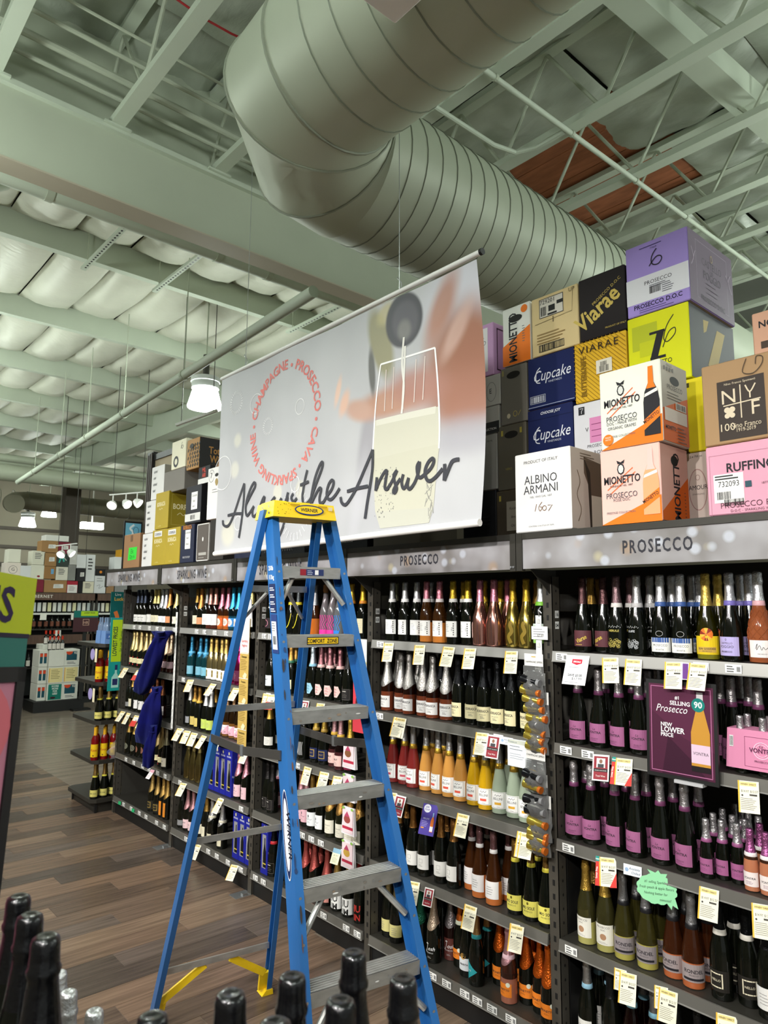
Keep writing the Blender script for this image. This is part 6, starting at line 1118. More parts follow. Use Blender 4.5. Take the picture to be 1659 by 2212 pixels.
# ------------------------------------------------------------------ price cards hanging from the shelf rails
CARD = {}
def card_mesh(k):
    w, h = {'w': (.07, .055), 'b': (.058, .085), 's': (.105, .135), 'p': (.085, .15), 'a': (.075, .04), 'n': (.07, .035), 'g': (.16, .125), 't': (.05, .075), 'c': (.055, .085), 'v': (.025, .07), 'q': (.058, .085), 'e': (.04, .03)}.get(k, (.068, .108))
    if k == 'w' : w, h = .075, .06
    d = Decal(); red = '#8f2430'
    if k in ('y', 't', 'k', 'd', 'l'):
        base = '#f3eed6' if k in ('y', 'l') else '#f3efe4'; d.rect(-w / 2, -h, w, h, base if k != 'k' else '#efe6cc').rect(-w / 2, -h, w * .08, h, '#eab93e')
        d.rect(-w * .40, -h * .16, w * .78, h * .13, '#f2dc92').txt('WINERY DIRECT', -w * .0, -h * .13, w * .115, '#5a4a1c', bold=1, sx=.85).txt('$14.97', -w * .17, -h * .36, w * .17, '#33302c', sx=.8).txt('$12.57', w * .26, -h * .36, w * .17, '#33302c', sx=.8).rect(w * .04, -h * .46, w * .36, h * .055, '#44403a').disc(-w * .30, -h * .46, w * .05, w * .05, '#33302c', 8)
        d.lines(-w * .38, -h * .56, w * .78, 7, h * .055, h * .016, '#8a857a')
        if k == 'd': d.rect(-w / 2, -h, w, h * .5, '#c8362c')
        if k == 'l': d.poly([(-w * .5, -h), (-w * .5, -.0), (-w * .68, 0), (-w * .75, -h)], '#d8362e').rect(-w * .69, -h * .16, w * .22, h * .18, '#1f8f86').poly([(w * .5, -h * .5), (w * .5, -h), (w * .1, -h * 1.02)], '#d8362e').txt('Lower Price', -w * .60, -h * .55, w * .16, '#f6ecec', bold=1, rot=1.5, sx=.8).txt('New', -w * .58, -h * .10, w * .12, '#eaf6f4', bold=1)
    elif k in ('r', 'c'):
        d.rect(-w / 2, -h, w, h, '#eeecea').rect(-w * .42, -h * .95, w * .84, h * .88, red).rect(-w * .26, -h * .5, w * .52, h * .36, '#d8d5d2').disc(0, -h * .26, w * .10, w * .13, '#8a6450', 12).rect(-w * .18, -h * .5, w * .36, h * .14, '#3a3a40').rect(-w * .42, -h * .66, w * .84, h * .12, '#221c1e').txt("STAFF'S FAVORITE", 0, -h * .63, w * .085, '#e6dcd6').txt('Total Wine', 0, -h * .85, w * .15, '#f0e6e2', sx=.8)
    elif k == 'w': d.rect(-w / 2, -h, w, h, '#dfe4e8').lines(-w * .4, -h * .25, w * .7, 5, h * .13, h * .03, '#8a9098')
    elif k == 's': d.rect(-w / 2, -h, w, h, '#f1f2f4').poly([(-w * .22, -h * .13), (w * .22, -h * .13), (w * .22, -h * .27), (0, -h * .33), (-w * .22, -h * .27)], '#d0243c').txt('SPECIALS', 0, -h * .245, w * .10, '#ffffff', bold=1, sx=.8).txt('SAVE $3.00', 0, -h * .72, w * .15, '#22242a', bold=1, sx=.85).txt('$17.99', .1 * w, -h * .84, w * .16, '#33353a').lines(-w * .3, -h * .42, w * .6, 1, .01, .002, '#8a8a90').lines(-w * .4, -h * .93, w * .8, 1, .01, .002, '#8a8a90')
    elif k == 'p': d.rect(-w / 2, -h, w, h, '#4a3a98').disc(-w * .18, -h * .15, w * .24, w * .24, '#e8e8f2', 16).txt('LIVE', -w * .18, -h * .13, w * .12, '#4a3a98', bold=1).txt('YOUR', -w * .18, -h * .21, w * .12, '#4a3a98', bold=1).poly([(w * .18, -h * .88), (w * .38, -h * .88), (w * .38, -h * .52), (w * .31, -h * .38), (w * .31, -h * .26), (w * .25, -h * .26), (w * .25, -h * .38), (w * .18, -h * .52)], '#e8782c').rect(w * .18, -h * .86, w * .20, h * .16, '#eceaf2').poly([(w * .25, -h * .26), (w * .31, -h * .26), (w * .31, -h * .40), (w * .25, -h * .40)], '#9ac4dc').txt('BELLINI', -w * .14, -h * .50, w * .12, '#d8d4ee').lines(-w * .4, -h * .58, w * .45, 4, h * .05, h * .014, '#a9a2d8').rect(-w * .40, -h * .80, w * .2, h * .04, '#e8a03c')
    elif k in ('a', 'n'): d.rect(-w / 2, -h, w, h, '#e6ebf2').txt('Available', w * .10, -h * .45, w * .17, '#2a3a5a', shear=.25).txt('Chilled', w * .16, -h * .82, w * .17, '#2a3a5a', shear=.25).disc(-w * .32, -h * .5, w * .11, w * .11, '#9ab4d4', 6)
    elif k == 'v': d.rect(-w / 2, -h, w, h, '#e8e2ee').rect(-w * .4, -h * .96, w * .8, h * .9, '#6a3a88')
    elif k in ('b', 'q'): d.rect(-w / 2, -h, w, h, '#e9edc8' if k == 'b' else '#f0e6ea').rect(-w / 2, -h * .3, w, h * .3, '#8ab4cc' if k == 'b' else '#e3a9b8').txt('$17.97', 0, -h * .5, w * .2, '#33302c').lines(-w * .38, -h * .62, w * .76, 4, h * .08, h * .02, '#8a857a')
    elif k == 'e': d.rect(-w / 2, -h, w, h, '#2fa86a')
    elif k == 'g':
        pts = [(math.cos(a * math.tau / 40) * (.072 + .006 * abs(math.sin(a * math.tau / 40 * 6))), -.06 + math.sin(a * math.tau / 40) * (.050 + .005 * abs(math.sin(a * math.tau / 40 * 6)))) for a in range(40)]
        d.poly(pts, '#93d6a4'); d.poly([(-.01, -.02), (-.03, .008), (.0, -.002), (.012, .008), (.02, -.004), (.045, -.002), (.03, -.03)], '#93d6a4'); d.poly([(.03, -.10), (.05, -.125), (.055, -.11), (.075, -.12), (.065, -.08)], '#93d6a4')
        for i, tx in enumerate(('#1 selling Sparkling', 'Fresh peach & apple flavors', 'Nothing better for', 'mimosas!')): d.txt(tx, (.0, .0, -.005, .03)[i], -.040 - i * .020, .0135, '#26402c', shear=.15, sx=.85)
    m = MB().box((-.0004, -w / 2, -h), (.0008, w / 2, 0)) if k != 'g' else None
    return (m.mesh('card_sheet', flat('#f0ede2' if k not in 'e' else '#2fa86a')) if m else None), d.mesh('card_print', lambda a, b_, l: (-.0006 - .00015 * l, -a, b_)), h
CD = {'y': ('yellow-edged price card', 'price_card'), 'k': ('curled cream price card', 'price_card'), 't': ('half-hidden small price card', 'price_card'), 'd': ('red and cream price card', 'price_card'), 'l': ('price card with red lower-price corner', 'price_card'), 'r': ('red staff-pick card', 'staff_card'), 'c': ('red staff-pick card, bottom curled', 'staff_card'),
 'w': ('plain white printed card', 'price_card'), 's': ('large white specials card', 'specials_card'), 'p': ('purple card picturing an orange bottle', 'promo_card'), 'a': ('pale blue chilled notice', 'chilled_tag'), 'n': ('pale blue chilled notice', 'chilled_tag'), 'g': ('green grape-shaped handwritten note', 'handwritten_note'), 'v': ('narrow purple tag behind the yellow card', 'price_card'), 'b': ('blue-topped price card', 'price_card'), 'q': ('pink-topped price card', 'price_card'), 'e': ('green sticker flag', 'sticker_flag')}
rc = random.Random(4)
for bk, s, spec in CARDS:
    es = [(e.split(':')[0], float(e.split(':')[1])) for e in spec.split()]; cnt = {}; seen = {}
    for k, _ in es: cnt[k] = cnt.get(k, 0) + 1
    for k, Y in sorted(es, key=lambda e: -e[1]):
        if k not in CARD: CARD[k] = card_mesh(k)
        ms, mp, h = CARD[k]; look, nm = CD[k]; i = seen.get(k, 0); seen[k] = i + 1
        o = bpy.data.objects.new(nm, None); C.objects.link(o); off = {'t': .004, 'v': .003}.get(k, 0)
        o.location = (D - .022 + off + (.0 if k != 'r' else -.006), Y, SZ[s] - .012); o.empty_display_size = .03
        o.rotation_euler = (rc.uniform(-.06, .06), (.38 if bk in 'ABC' else .62) + rc.uniform(-.1, .1) if k not in 'anwe' else .12, rc.uniform(.15, .40) if k not in 'an' else .1)
        if k == 'g': o.rotation_euler = (-.08, .15, .25)
        for pn, me in (('card_sheet', ms), ('card_print', mp)):
            if me: c = bpy.data.objects.new(pn, me); C.objects.link(c); c.parent = o
        tag(o, '%s%s hanging from the %s of the %s' % (look, ', %s,' % ordn(i, cnt[k]) if cnt[k] > 1 else '', SHN[s], BAYN[bk]), 'price tag', 'shelf cards of the %s' % BAYN[bk])
t = thing('notice_card', (2.715, 2.05, 1.37), 'wide white notice in a plastic sleeve beside the sippers on the second bay', 'notice')
MB().box((2.712, 2.035, 1.262), (2.714, 2.175, 1.385)).build('plastic_sleeve', flat('#dfe3e8'), t); d = Decal().rect(.004, .004, .132, .10, '#e9edf2').rect(.004, .102, .132, .018, '#cdd0c4').txt('Prosecco', .03, .106, .014, '#3a5a6a').lines(.014, .09, .08, 2, .014, .003, '#7a8088').lines(.014, .056, .09, 3, .010, .002, '#8a9098'); d.build('notice_print', FRONT(2.712, 2.175, 1.262), t)

# ------------------------------------------------------------------ things hanging on the posts
FILM = mat('bag_film', '#ffffff', .08, 0, .9, ior=1.25); GOLDP = mat('gold_plastic', '#c8b24c', .22, .75); AMB = mat('amber_plastic', '#d9742c', .2, .3); BLKP = mat('black_plastic', '#17181b', .18, .3)
def clip_strip(y, z0, z1, x, label):
    t = thing('clip_strip', (x, y, z0), label, 'strip'); m = MB().box((x - .002, y - .016, z0), (x, y + .016, z1)); m.build('strip', flat('#e6e6e3'), t)
    hm = MB(); z = z0 + .03
    while z < z1 - .02: hm.hexa([(x - .006, y - .010, z), (x - .006, y + .010, z), (x - .001, y + .010, z), (x - .001, y - .010, z), (x - .009, y - .006, z + .02), (x - .009, y + .006, z + .02), (x - .003, y + .006, z + .02), (x - .003, y - .006, z + .02)]); z += .055
    tag(hm.build('hook', flat('#d4d4d0'), t), kind='stuff'); return t
clip_strip(2.0, 1.18, 1.96, 2.736, 'white plastic clip strip carrying the champagne sippers on the near post')
MB().tube([(2.734, 1.995, 1.955), (2.728, 1.995, 1.985), (2.734, 1.985, 2.0)], .003, 6).build('wire_loop', STEEL, tag(thing('strip_hanger', (2.734, 1.995, 1.955), 'white printed tag and wire loop at the top of the clip strip', 'hanger')))
d = Decal().rect(-.045, 0, .09, .06, '#f2f2f0').lines(-.035, .045, .07, 4, .011, .003, '#77777a').txt('$7.99', .005, .012, .016, K); d.build('tag_card', ((2.728, 1.99, 1.85), (0, -1, 0), (0, 0, 1), (-1, 0, 0)), bpy.data.objects['strip_hanger'])
def sippers(y, z, kind, label, header=True, x=2.70, tilt=0, seed=0):
    """a bag of small trumpet-shaped sippers under a paper header"""
    t = thing('sipper_pack', (x, y, z), label, 'pack', 'packs of champagne sippers on the clip strip'); hw = .052; r = random.Random(seed)
    MB().box((x - .001, y - hw, z + .11), (x + .001, y + hw, z + .165)).build('header_card', flat('#e9e7e3'), t)
    if header: d = Decal().txt('CHAMPAGNE SIPPERS', hw, .014, .0125, K, sx=.82).rect(hw - .012, .040, .024, .004, '#c9a94a'); d.build('header_print', FRONT(x - .001, y + hw, z + .11), t)
    f = MB().grid(lambda u, v: (x - (.050 * math.sin(math.pi * u) + .006 * math.sin(u * 17 + v * 11) + .004 * math.sin(v * 23)) * math.sin(math.pi * min(1, v + .12)) - .004, y + hw * 1.1 - u * 2.2 * hw, z - .03 + v * .14), 8, 8)
    for q in range(2):
        zz = z + .006 + q * .046; yy = y + r.uniform(-.006, .006); dirn = Vector((r.uniform(-.1, .1), -1, r.uniform(-.30, .05))).normalized(); a = Vector((x - .024 - .004 * q, yy + .048, zz)); b_ = a + dirn * .085
        gold = (kind == 'gold' or (kind == 'mixed' and q < 1))
        MB().tube([a, a + dirn * .004, a + dirn * .05, b_], [.0205, .021, .0165, .011], 14).build('sipper', GOLDP if gold else BLKP, t, 40)
        MB().tube([b_ - dirn * .004, b_ + dirn * .012], [.0145, .0165], 12).build('sipper_valve', AMB if gold else flat('#8a8a8c'), t, 40)
    f.build('film_bag', FILM, t, 60); return t
for k, (z, kd, lb, hd) in enumerate(((1.64, 'mixed', 'topmost sipper pack with its lettered header, gold cones, upper strip', True), (1.555, 'gold', 'second sipper pack of the upper strip, all gold cones', False), (1.470, 'gold', 'third sipper pack of the upper strip, gold cones', False), (1.390, 'gold', 'lowest sipper pack of the upper strip', False),
        (1.225, 'mixed', 'lettered sipper pack heading the lower strip, black and gold cones', True), (1.11, 'black', 'second sipper pack of the lower strip, black cones', False), (1.02, 'gold', 'third sipper pack of the lower strip, gold cones', False), (.955, 'gold', 'lowest sipper pack of the lower strip, gold cones', False))):
    sippers(2.005 + (0 if hd else -.012 + .012 * (k % 2)), z - .02, kd, lb, hd, 2.705 + .006 * (k % 4) - (.006 if hd else 0), 0, k)
clip_strip(2.0, .93, 1.20, 2.737, 'lower white clip strip under the first one on the near post')
# the velvet bottle bags near the far end
VEL = mat('blue_velvet', '#04064e', .85, noise=(9, .3), bump=(25, .5, (1, 1, .25)), spec=.2); VEL.node_tree.nodes['Principled BSDF'].inputs['Sheen Weight'].default_value = .12; VEL.node_tree.nodes['Principled BSDF'].inputs['Sheen Tint'].default_value = (.25, .35, 1, 1)
def velvet(path, rad, label, cinch):
    t = thing('velvet_bag', path[-1], label, 'bag', 'blue velvet bottle bags on the clip strip'); P = [Vector(p) for p in path]; m = len(P); n = 36; vs = []
    for i, p in enumerate(P):
        for k in range(n):
            a = k * math.tau / n; fold = 1 + (.20 * math.sin(a * 4 + i * .6) + .12 * math.sin(a * 7 - i * .8)) * (1.6 if i < 2 else 1)
            vs.append(p + Vector((math.cos(a) * rad[i] * .62 * fold, math.sin(a) * rad[i] * fold, .006 * math.sin(a * 3 + i))))
    fs = [(i * n + k, i * n + (k + 1) % n, (i + 1) * n + (k + 1) % n, (i + 1) * n + k) for i in range(m - 1) for k in range(n)] + [tuple(range(n))[::-1], tuple((m - 1) * n + k for k in range(n))]
    MB().add(vs, fs).build('bag_cloth', VEL, t, 70)
    c = P[cinch]; MB().tube([c + Vector((math.cos(a * .4) * rad[cinch] * .68, math.sin(a * .4) * rad[cinch] * 1.08, 0)) for a in range(17)], .006, 6, False).build('drawstring', VEL, t, 60)
VX = 2.625
velvet([(VX, 5.80, 1.765), (VX, 5.83, 1.72), (VX, 5.90, 1.66), (VX, 5.97, 1.56), (VX, 6.06, 1.42), (VX, 6.14, 1.30), (VX, 6.20, 1.225), (VX, 6.21, 1.20)], [.115, .075, .090, .105, .115, .105, .075, .02], 'slanting upper blue velvet bottle bag slung from the far post', 1)
velvet([(VX + .015, 5.90, 1.29), (VX + .01, 5.91, 1.25), (VX, 5.96, 1.15), (VX, 6.00, 1.02), (VX, 6.04, .90), (VX, 6.06, .81), (VX, 6.06, .795)], [.060, .045, .105, .13, .13, .09, .02], 'middle blue velvet bottle bag with a gathered neck, on the far post', 1)
velvet([(VX - .02, 5.86, .98), (VX - .02, 5.87, .93), (VX - .025, 5.90, .84), (VX - .03, 5.92, .76), (VX - .03, 5.92, .645), (VX - .03, 5.92, .63)], [.045, .040, .062, .066, .058, .02], 'lowest, slimmest blue velvet bottle bag on the far post', 1)
clip_strip(5.80, .95, 1.93, 2.738, 'white clip strip holding the blue velvet bags on the far post')
# sparkling regions strip sign
t = thing('regions_sign', (2.71, 4.60, .93), 'tall gold strip sign describing sparkling wine regions on the rack post', 'sign'); d = Decal(); W_ = .125
MB().box((2.712, 4.54, .93), (2.715, 4.54 + W_, 1.90)).build('sign_board', flat('#c9a95c'), t)
d.rect(0, .72, W_, .25, '#f0f1f3').ring(W_ * .68, .87, .024, .028, .002, '#8a9a90').txt('Sparkling', W_ * .5, .795, .028, '#c2473c', bold=1, sx=.85).txt('Regions', W_ * .5, .763, .028, '#c2473c', bold=1, sx=.85)
for k, tx in enumerate(('Champagne', 'Prosecco', 'Cava', 'Franciacorta')):
    z = .70 - k * .18; d.rect(0, z + .012, W_, .005, '#f0ece0').txt(tx, W_ * .5, z - .016, .020, '#4a3a1c', bold=1, sx=.8).lines(.014, z - .034, W_ * .78, 7, .0115, .003, '#8a7238').poly([(.05, z - .15), (.08, z - .12), (.11, z - .135), (.10, z - .158), (.07, z - .165)], '#e8dcb4')
d.build('sign_print', FRONT(2.712, 4.54 + W_, .93), t)
t = thing('gift_bag', (2.72, 4.5, 1.86), 'folded white paper bag tucked above the regions sign', 'bag'); MB().hexa([(2.722, 4.53, 1.84), (2.73, 4.53, 1.84), (2.73, 4.66, 1.84), (2.722, 4.66, 1.84), (2.722, 4.55, 2.04), (2.73, 4.55, 2.04), (2.73, 4.65, 2.02), (2.722, 4.65, 2.02)]).build('bag_paper', flat('#eff0f2'), t); MB().tube([(2.72, 4.56, 2.03), (2.715, 4.60, 2.07), (2.72, 4.64, 2.02)], .003, 5).build('bag_handle', flat('#d8d8dc'), t)
# the red-and-white chocolate sign and chocolate packs behind the ladder's right rail
t = thing('chocolate_sign', (2.72, 3.24, 1.42), 'white and red strip sign picturing chocolates behind the ladder', 'sign'); MB().box((2.714, 3.215, 1.26), (2.717, 3.335, 1.80)).build('sign_board', flat('#eef0ea'), t)
d = Decal().poly([(0, 0), (.12, 0), (.12, .22), (0, .30)], '#cf3f4c').poly([(.0, .30), (.12, .22), (.12, .26), (0, .33)], '#e9b7b4').stroke([(.0, .46), (.05, .42), (.12, .40)], .016, '#d9cf8a').disc(.05, .40, .02, .03, '#b9b8b4', 12).disc(.06, .17, .035, .05, '#4a1c20', 14).disc(.06, .25, .025, .03, '#5a2226', 12).txt('just add', .06, .34, .018, '#c2473c', shear=.2).txt('champagne', .06, .315, .018, '#c2473c', shear=.2); d.build('sign_print', FRONT(2.714, 3.335, 1.26), t)
for k in range(4):
    z = 1.20 - k * .185; t = thing('chocolate_pack', (2.70, 3.33, z), 'clear chocolate pack hanging behind the ladder, %s from top' % ORD[k], 'pack', 'clear chocolate packs on the strip')
    MB().hexa([(2.69, 3.28, z - .15), (2.71, 3.28, z - .15), (2.71, 3.40, z - .15), (2.69, 3.40, z - .15), (2.695, 3.29, z), (2.705, 3.29, z), (2.705, 3.39, z), (2.695, 3.39, z)]).build('pack_shell', flat('#ece6ea'), t)
    d = Decal().rect(.012, .01, .096, .13, '#f2d9de').rect(.012, .03, .096, .016, '#b8324a').disc(.055, .085, .03, .022, ('#8a5a3c', '#d9a034', '#9a4a44', '#c9a24a')[k], 14).poly([(.03, .10), (.055, .13), (.08, .10)], '#b8486a').disc(.02, .145, .012, .008, '#8fbf5a', 10).disc(.10, .145, .012, .008, '#8fbf5a', 10); d.build('pack_print', FRONT(2.689, 3.40, z - .15), t)
# ------------------------------------------------------------------ poster, six-pack, gift boxes on the shelves
t = thing('promo_poster', (2.75, 1.33, 1.40), 'black-framed plum poster announcing a new lower prosecco price', 'poster'); py0, py1, pz0, pz1 = 1.195, 1.475, 1.345, 1.715
fr_ = lambda y0, y1, z0, z1, x=2.712: MB().hexa([(x, y0, z0), (x + .012, y0, z0), (x + .012, y1, z0), (x, y1, z0), (x + .02, y0, z1), (x + .032, y0, z1), (x + .032, y1, z1), (x + .02, y1, z1)])
fr_(py0, py1, pz0, pz1).build('poster_frame', BLACK, t); W_, H_ = py1 - py0 - .024, pz1 - pz0 - .03
d = Decal().rect(0, 0, W_, H_, '#481c34').poly([(0, H_), (W_, H_), (W_, H_ * .30), (W_ * .55, H_ * .42), (0, H_ * .72)], '#53213c').poly([(W_ * .3, H_ * .42), (W_ * .68, H_ * .18), (W_ * .9, 0), (W_ * .2, 0)], '#361228').frame(.008, .008, W_ - .016, H_ - .016, .003, '#b06a92')
bx = W_ * .80; d.poly([(bx - .012, H_ * .94), (bx + .012, H_ * .94), (bx + .014, H_ * .76), (bx - .014, H_ * .76)], '#c9c4c6').poly([(bx - .014, H_ * .76), (bx + .014, H_ * .76), (bx + .036, H_ * .50), (bx + .036, H_ * .12), (bx - .036, H_ * .12), (bx - .036, H_ * .50)], '#c08a34').rect(bx - .036, H_ * .17, .072, H_ * .20, '#d9bdd2').txt('VONTRA', bx, H_ * .26, .016, K, sx=.9).rect(bx - .036, H_ * .08, .072, H_ * .06, '#1c1418').disc(bx - .006, H_ * .80, .026, .026, '#157a72', 20).txt('90', bx - .006, H_ * .77, .032, '#f2f6f4', bold=1)
d.txt('#1', W_ * .46, H_ * .84, .018, '#efe6ea', bold=1).txt('SELLING', W_ * .50, H_ * .775, .022, '#efe6ea', bold=1).txt('Prosecco', W_ * .36, H_ * .69, .040, '#efe6ea', shear=.3, sx=.85).txt('NEW', W_ * .19, H_ * .53, .020, '#f4f0f2', bold=1, al='l').txt('LOWER', W_ * .19, H_ * .465, .029, '#f4f0f2', bold=1, al='l', sx=.95).txt('PRICE', W_ * .19, H_ * .415, .020, '#f4f0f2', bold=1, al='l')
lean = math.atan2(.02, pz1 - pz0); d.build('poster_print', ((2.7125 + .0008, py1 - .012, pz0 + .015), (0, -1, 0), (math.sin(lean), 0, math.cos(lean)), (-math.cos(lean), 0, math.sin(lean))), t)
MB().box((2.70, 1.25, 1.335), (2.735, 1.36, 1.347)).build('poster_stand', flat('#b9b9bb'), t)
t = thing('bottle_carrier', (2.85, 1.07, 1.395), 'pink cardboard six-bottle carrier of mini prosecco on the second shelf', 'carrier'); PK = card('#d98aac')
MB().hexa([(2.772, .94, 1.415), (2.92, .94, 1.415), (2.92, 1.19, 1.415), (2.772, 1.19, 1.415), (2.785, .945, 1.555), (2.905, .945, 1.555), (2.905, 1.185, 1.555), (2.785, 1.185, 1.555)]).build('carrier_sleeve', PK, t)
sl = Vector((.013, 0, .14)).normalized(); d = Decal().frame(.065, .012, .12, .105, .0012, '#8a3a64').ring(.125, .072, .030, .030, .003, '#efc6da', 20).ring(.125, .072, .022, .022, .002, '#efc6da', 20).txt('La', .122, .082, .014, '#5a2446', shear=.3).txt('VONTRA', .125, .064, .022, '#5a2446', bold=1, sx=.95).txt('PROSECCO', .125, .030, .010, '#5a2446').rect(.012, .075, .014, .04, '#e6e6e6').barcode(.013, .078, .012, .034)
d.build('carrier_print', ((2.7715, 1.188, 1.415), (0, -1, 0), sl, (-sl.z, 0, sl.x)), t)
for k in range(6):
    yy, xx = 1.145 - (k % 3) * .08, 2.805 + (k // 3) * .07
    b_ = thing('mini_bottle', (xx, yy, 1.395), 'silver-capped mini bottle %s in the pink carrier, %s row' % (('first', 'second', 'third')[k % 3], ('front', 'back')[k // 3]), 'bottle', 'mini bottles in the pink carrier')
    MB().lathe([(z, r) for z, r in PROF['mi']], 14, (xx, yy, 1.395)).build('glass_body', glass(DK, 0.0), b_, 50); MB().lathe([(.12, .0200), (.16, .0135), (.19, .012), (.196, .0135), (.205, .0125), (.208, 0)], 14, (xx, yy, 1.395)).build('foil_capsule', foil('#b9b6b8'), b_, 50)
BL = card('#1c2390')
def gift_box(y, z, h, label, w=.085):
    t = thing('gift_box', (2.83, y, z), label, 'box', 'cobalt gift boxes with cut-out windows'); x = 2.775
    MB().box((x, y - w / 2, z), (x + .09, y + w / 2, z + h), .002).build('box_shell', BL, t)
    d = Decal().rect(w * .22, h * .12, w * .56, h * .66, '#8f8f92'); bx = w * .60
    d.poly([(bx - .018, h * .14), (bx + .018, h * .14), (bx + .018, h * .42), (bx + .006, h * .60), (bx + .006, h * .72), (bx - .006, h * .72), (bx - .006, h * .60), (bx - .018, h * .42)], '#101010').rect(bx - .018, h * .20, .036, .008, '#c9b23a').txt('RONDEL', w * .5, h * .84, .016, '#d8dcf0', bold=1).disc(w * .5, h * .93, .010, .012, '#c9c3a0', 10); d.build('box_print', FRONT(x, y + w / 2, z), t)
    d = Decal().txt('RONDEL', .045, h * .42, .020, '#c9cdf0', bold=1).poly([(.02, h * .8), (.07, h * .9), (.08, h * .7), (.04, h * .68)], '#2a32a8'); d.build('box_side_print', SIDE(x, y - w / 2, z), t)
for k, y in enumerate((5.15, 5.06, 4.97, 4.88)): gift_box(y, .571, .335, 'cobalt gift box, %s from left on the fourth shelf, behind the ladder' % ORD[k])
for k, y in enumerate((4.75, 4.66, 4.57)): gift_box(y, .166, .33, 'cobalt gift box, %s from left on the bottom shelf behind the ladder' % ORD[k])
gift_box(4.36, .166, .33, 'cobalt gift box just right of the post behind the ladder rail')
# ------------------------------------------------------------------ end-cap tower beyond the run
t = thing('end_tower', (2.9, 7.45, 0), 'tiered black end-cap stand loaded with bottles at the end of the racks', 'stand')
MB().box((2.62, 7.12, .0), (3.15, 7.75, .09)).build('base', SHELF, t); MB().box((3.17, 7.10, 0), (3.22, 7.80, 1.62)).build('back_panel', BLACK, t)
TZ = [.10, .46, .83, 1.20, 1.57]
for k, z in enumerate(TZ):
    q = .05; pts = [(2.56, 7.08 + q, z), (2.56 + q, 7.08, z), (3.16, 7.08, z), (3.16, 7.80, z), (2.56 + q, 7.80, z), (2.56, 7.80 - q, z)]
    MB().prism(pts, (0, 0, .035)).build('tray', SHELF, t)
for x, y in ((2.62, 7.12), (2.62, 7.76)): MB().box((x - .012, y - .012, 0), (x + .012, y + .012, .10)).build('leg', BLACK, t)
MB().box((2.9, 7.40, .13), (2.93, 7.46, 1.57)).build('spine', BLACK, t)
LIQ = glass('#8a1014', .35); 
def simple(nm, x, y, z, kind, label, grp):
    t = thing(nm, (x, y, z), label, 'bottle', grp)
    if kind == 'red':
        MB().lathe([(0, .036), (.19, .037), (.215, .028), (.235, .015), (.30, .0145), (.304, .0)], 16, (x, y, z)).build('glass_body', LIQ, t, 50); MB().lathe([(.225, .0185), (.24, .0160), (.305, .0158), (.307, 0)], 16, (x, y, z)).build('cap_sleeve', flat('#e0a820'), t, 50)
        d = Decal().rect(-.04, .03, .08, .12, '#e8bf1a', 8).txt('Kool', 0, .085, .032, '#b83a1c', bold=1, shear=.2).disc(0, .045, .008, .008, '#8a6a14', 10)
    elif kind == 'yl':
        MB().lathe(PROF['be'], 16, (x, y, z)).build('glass_body', glass(DK, 0.0), t, 50); MB().lathe([(.20, .023), (.25, .0172), (.28, .0165), (.295, .019), (.31, .0165), (.322, .0165), (.325, 0)], 16, (x, y, z)).build('foil_capsule', foil('#a3824a'), t, 50); MB().lathe([(.197, .0250), (.212, .0228)], 16, (x, y, z)).build('neck_band', flat('#d9cf4a'), t, 50)
        d = Decal().rect(-.042, .02, .084, .062, '#d9cf74', 8).txt('MIO SOLE', 0, .045, .015, K, bold=1, sx=.85)
    o = Vector((x, y, z)); me = d.build_cyl('front_label', lambda b_: .0375 if kind == 'red' else rad_at(PROF['be'], b_)); c = link('front_label', me, t); c.rotation_euler.z = .9
for k, (zi, kind) in enumerate(((0, 'yl'), (1, 'red'), (2, 'yl'), (3, 'red'))):
    nn = 0
    for i, x in enumerate((2.61, 2.70, 2.79, 2.88)):
        for j, y in enumerate((7.15, 7.245)):
            if kind == 'red' and zi == 1 and i > 2: continue
            simple('red_wine_bottle' if kind == 'red' else 'prosecco_bottle', x + .045 * j - .02 * (zi % 2), y, TZ[zi] + .035, kind, ('yellow-labelled red bottle' if kind == 'red' else 'yellow-labelled dark bottle') + ' on the %s tray of the end tower, %s from aisle, %s row' % (('lowest', 'second', 'middle', 'upper')[zi], ORD[i], ('near', 'far')[j]), 'bottles on the end tower')
for k in range(4):
    y = 7.14 + (k % 2) * .14; x = 2.66 + (k // 2) * .2; t = thing('water_pack', (x, y, 1.605), 'blue four-bottle carrier on top of the end tower, %s from aisle' % ORD[k], 'pack', 'blue carriers on the end tower')
    MB().hexa([(x - .06, y - .06, 1.605), (x + .06, y - .06, 1.605), (x + .06, y + .06, 1.605), (x - .06, y + .06, 1.605), (x - .055, y - .055, 1.73), (x + .055, y - .055, 1.73), (x + .055, y + .055, 1.73), (x - .055, y + .055, 1.73)]).build('carrier_sleeve', card('#6f93c9'), t)
    for q in range(4): MB().lathe([(0, .024), (.05, .022), (.09, .010), (.12, .011), (.13, .012), (.131, 0)], 10, (x - .03 + .06 * (q % 2), y - .03 + .06 * (q // 2), 1.73)).build('bottle_neck', glass('#9ab4d8', .5), t, 50)
    d = Decal().rect(.01, .05, .10, .05, '#4a6fb4').txt('ASTI', .06, .06, .03, '#dfe8f6'); d.build('carrier_print', SIDE(x - .06, y - .061, 1.605), t)
t = thing('plastic_bag', (2.8, 7.2, .86), 'crumpled clear plastic bag hanging from the end tower tray', 'bag')
MB().grid(lambda u, v: (2.70 + .42 * u - .0 * v + .02 * math.sin(v * 9 + u * 4), 7.075 + .02 * math.sin(u * 9 + 3 * v) - .03 * (1 - v), .50 + v * .50 * (.25 + .75 * u)), 14, 14).build('film', mat('cloudy_film', '#b9bcc4', .3, 0, .45, alpha=.6), t, 60)
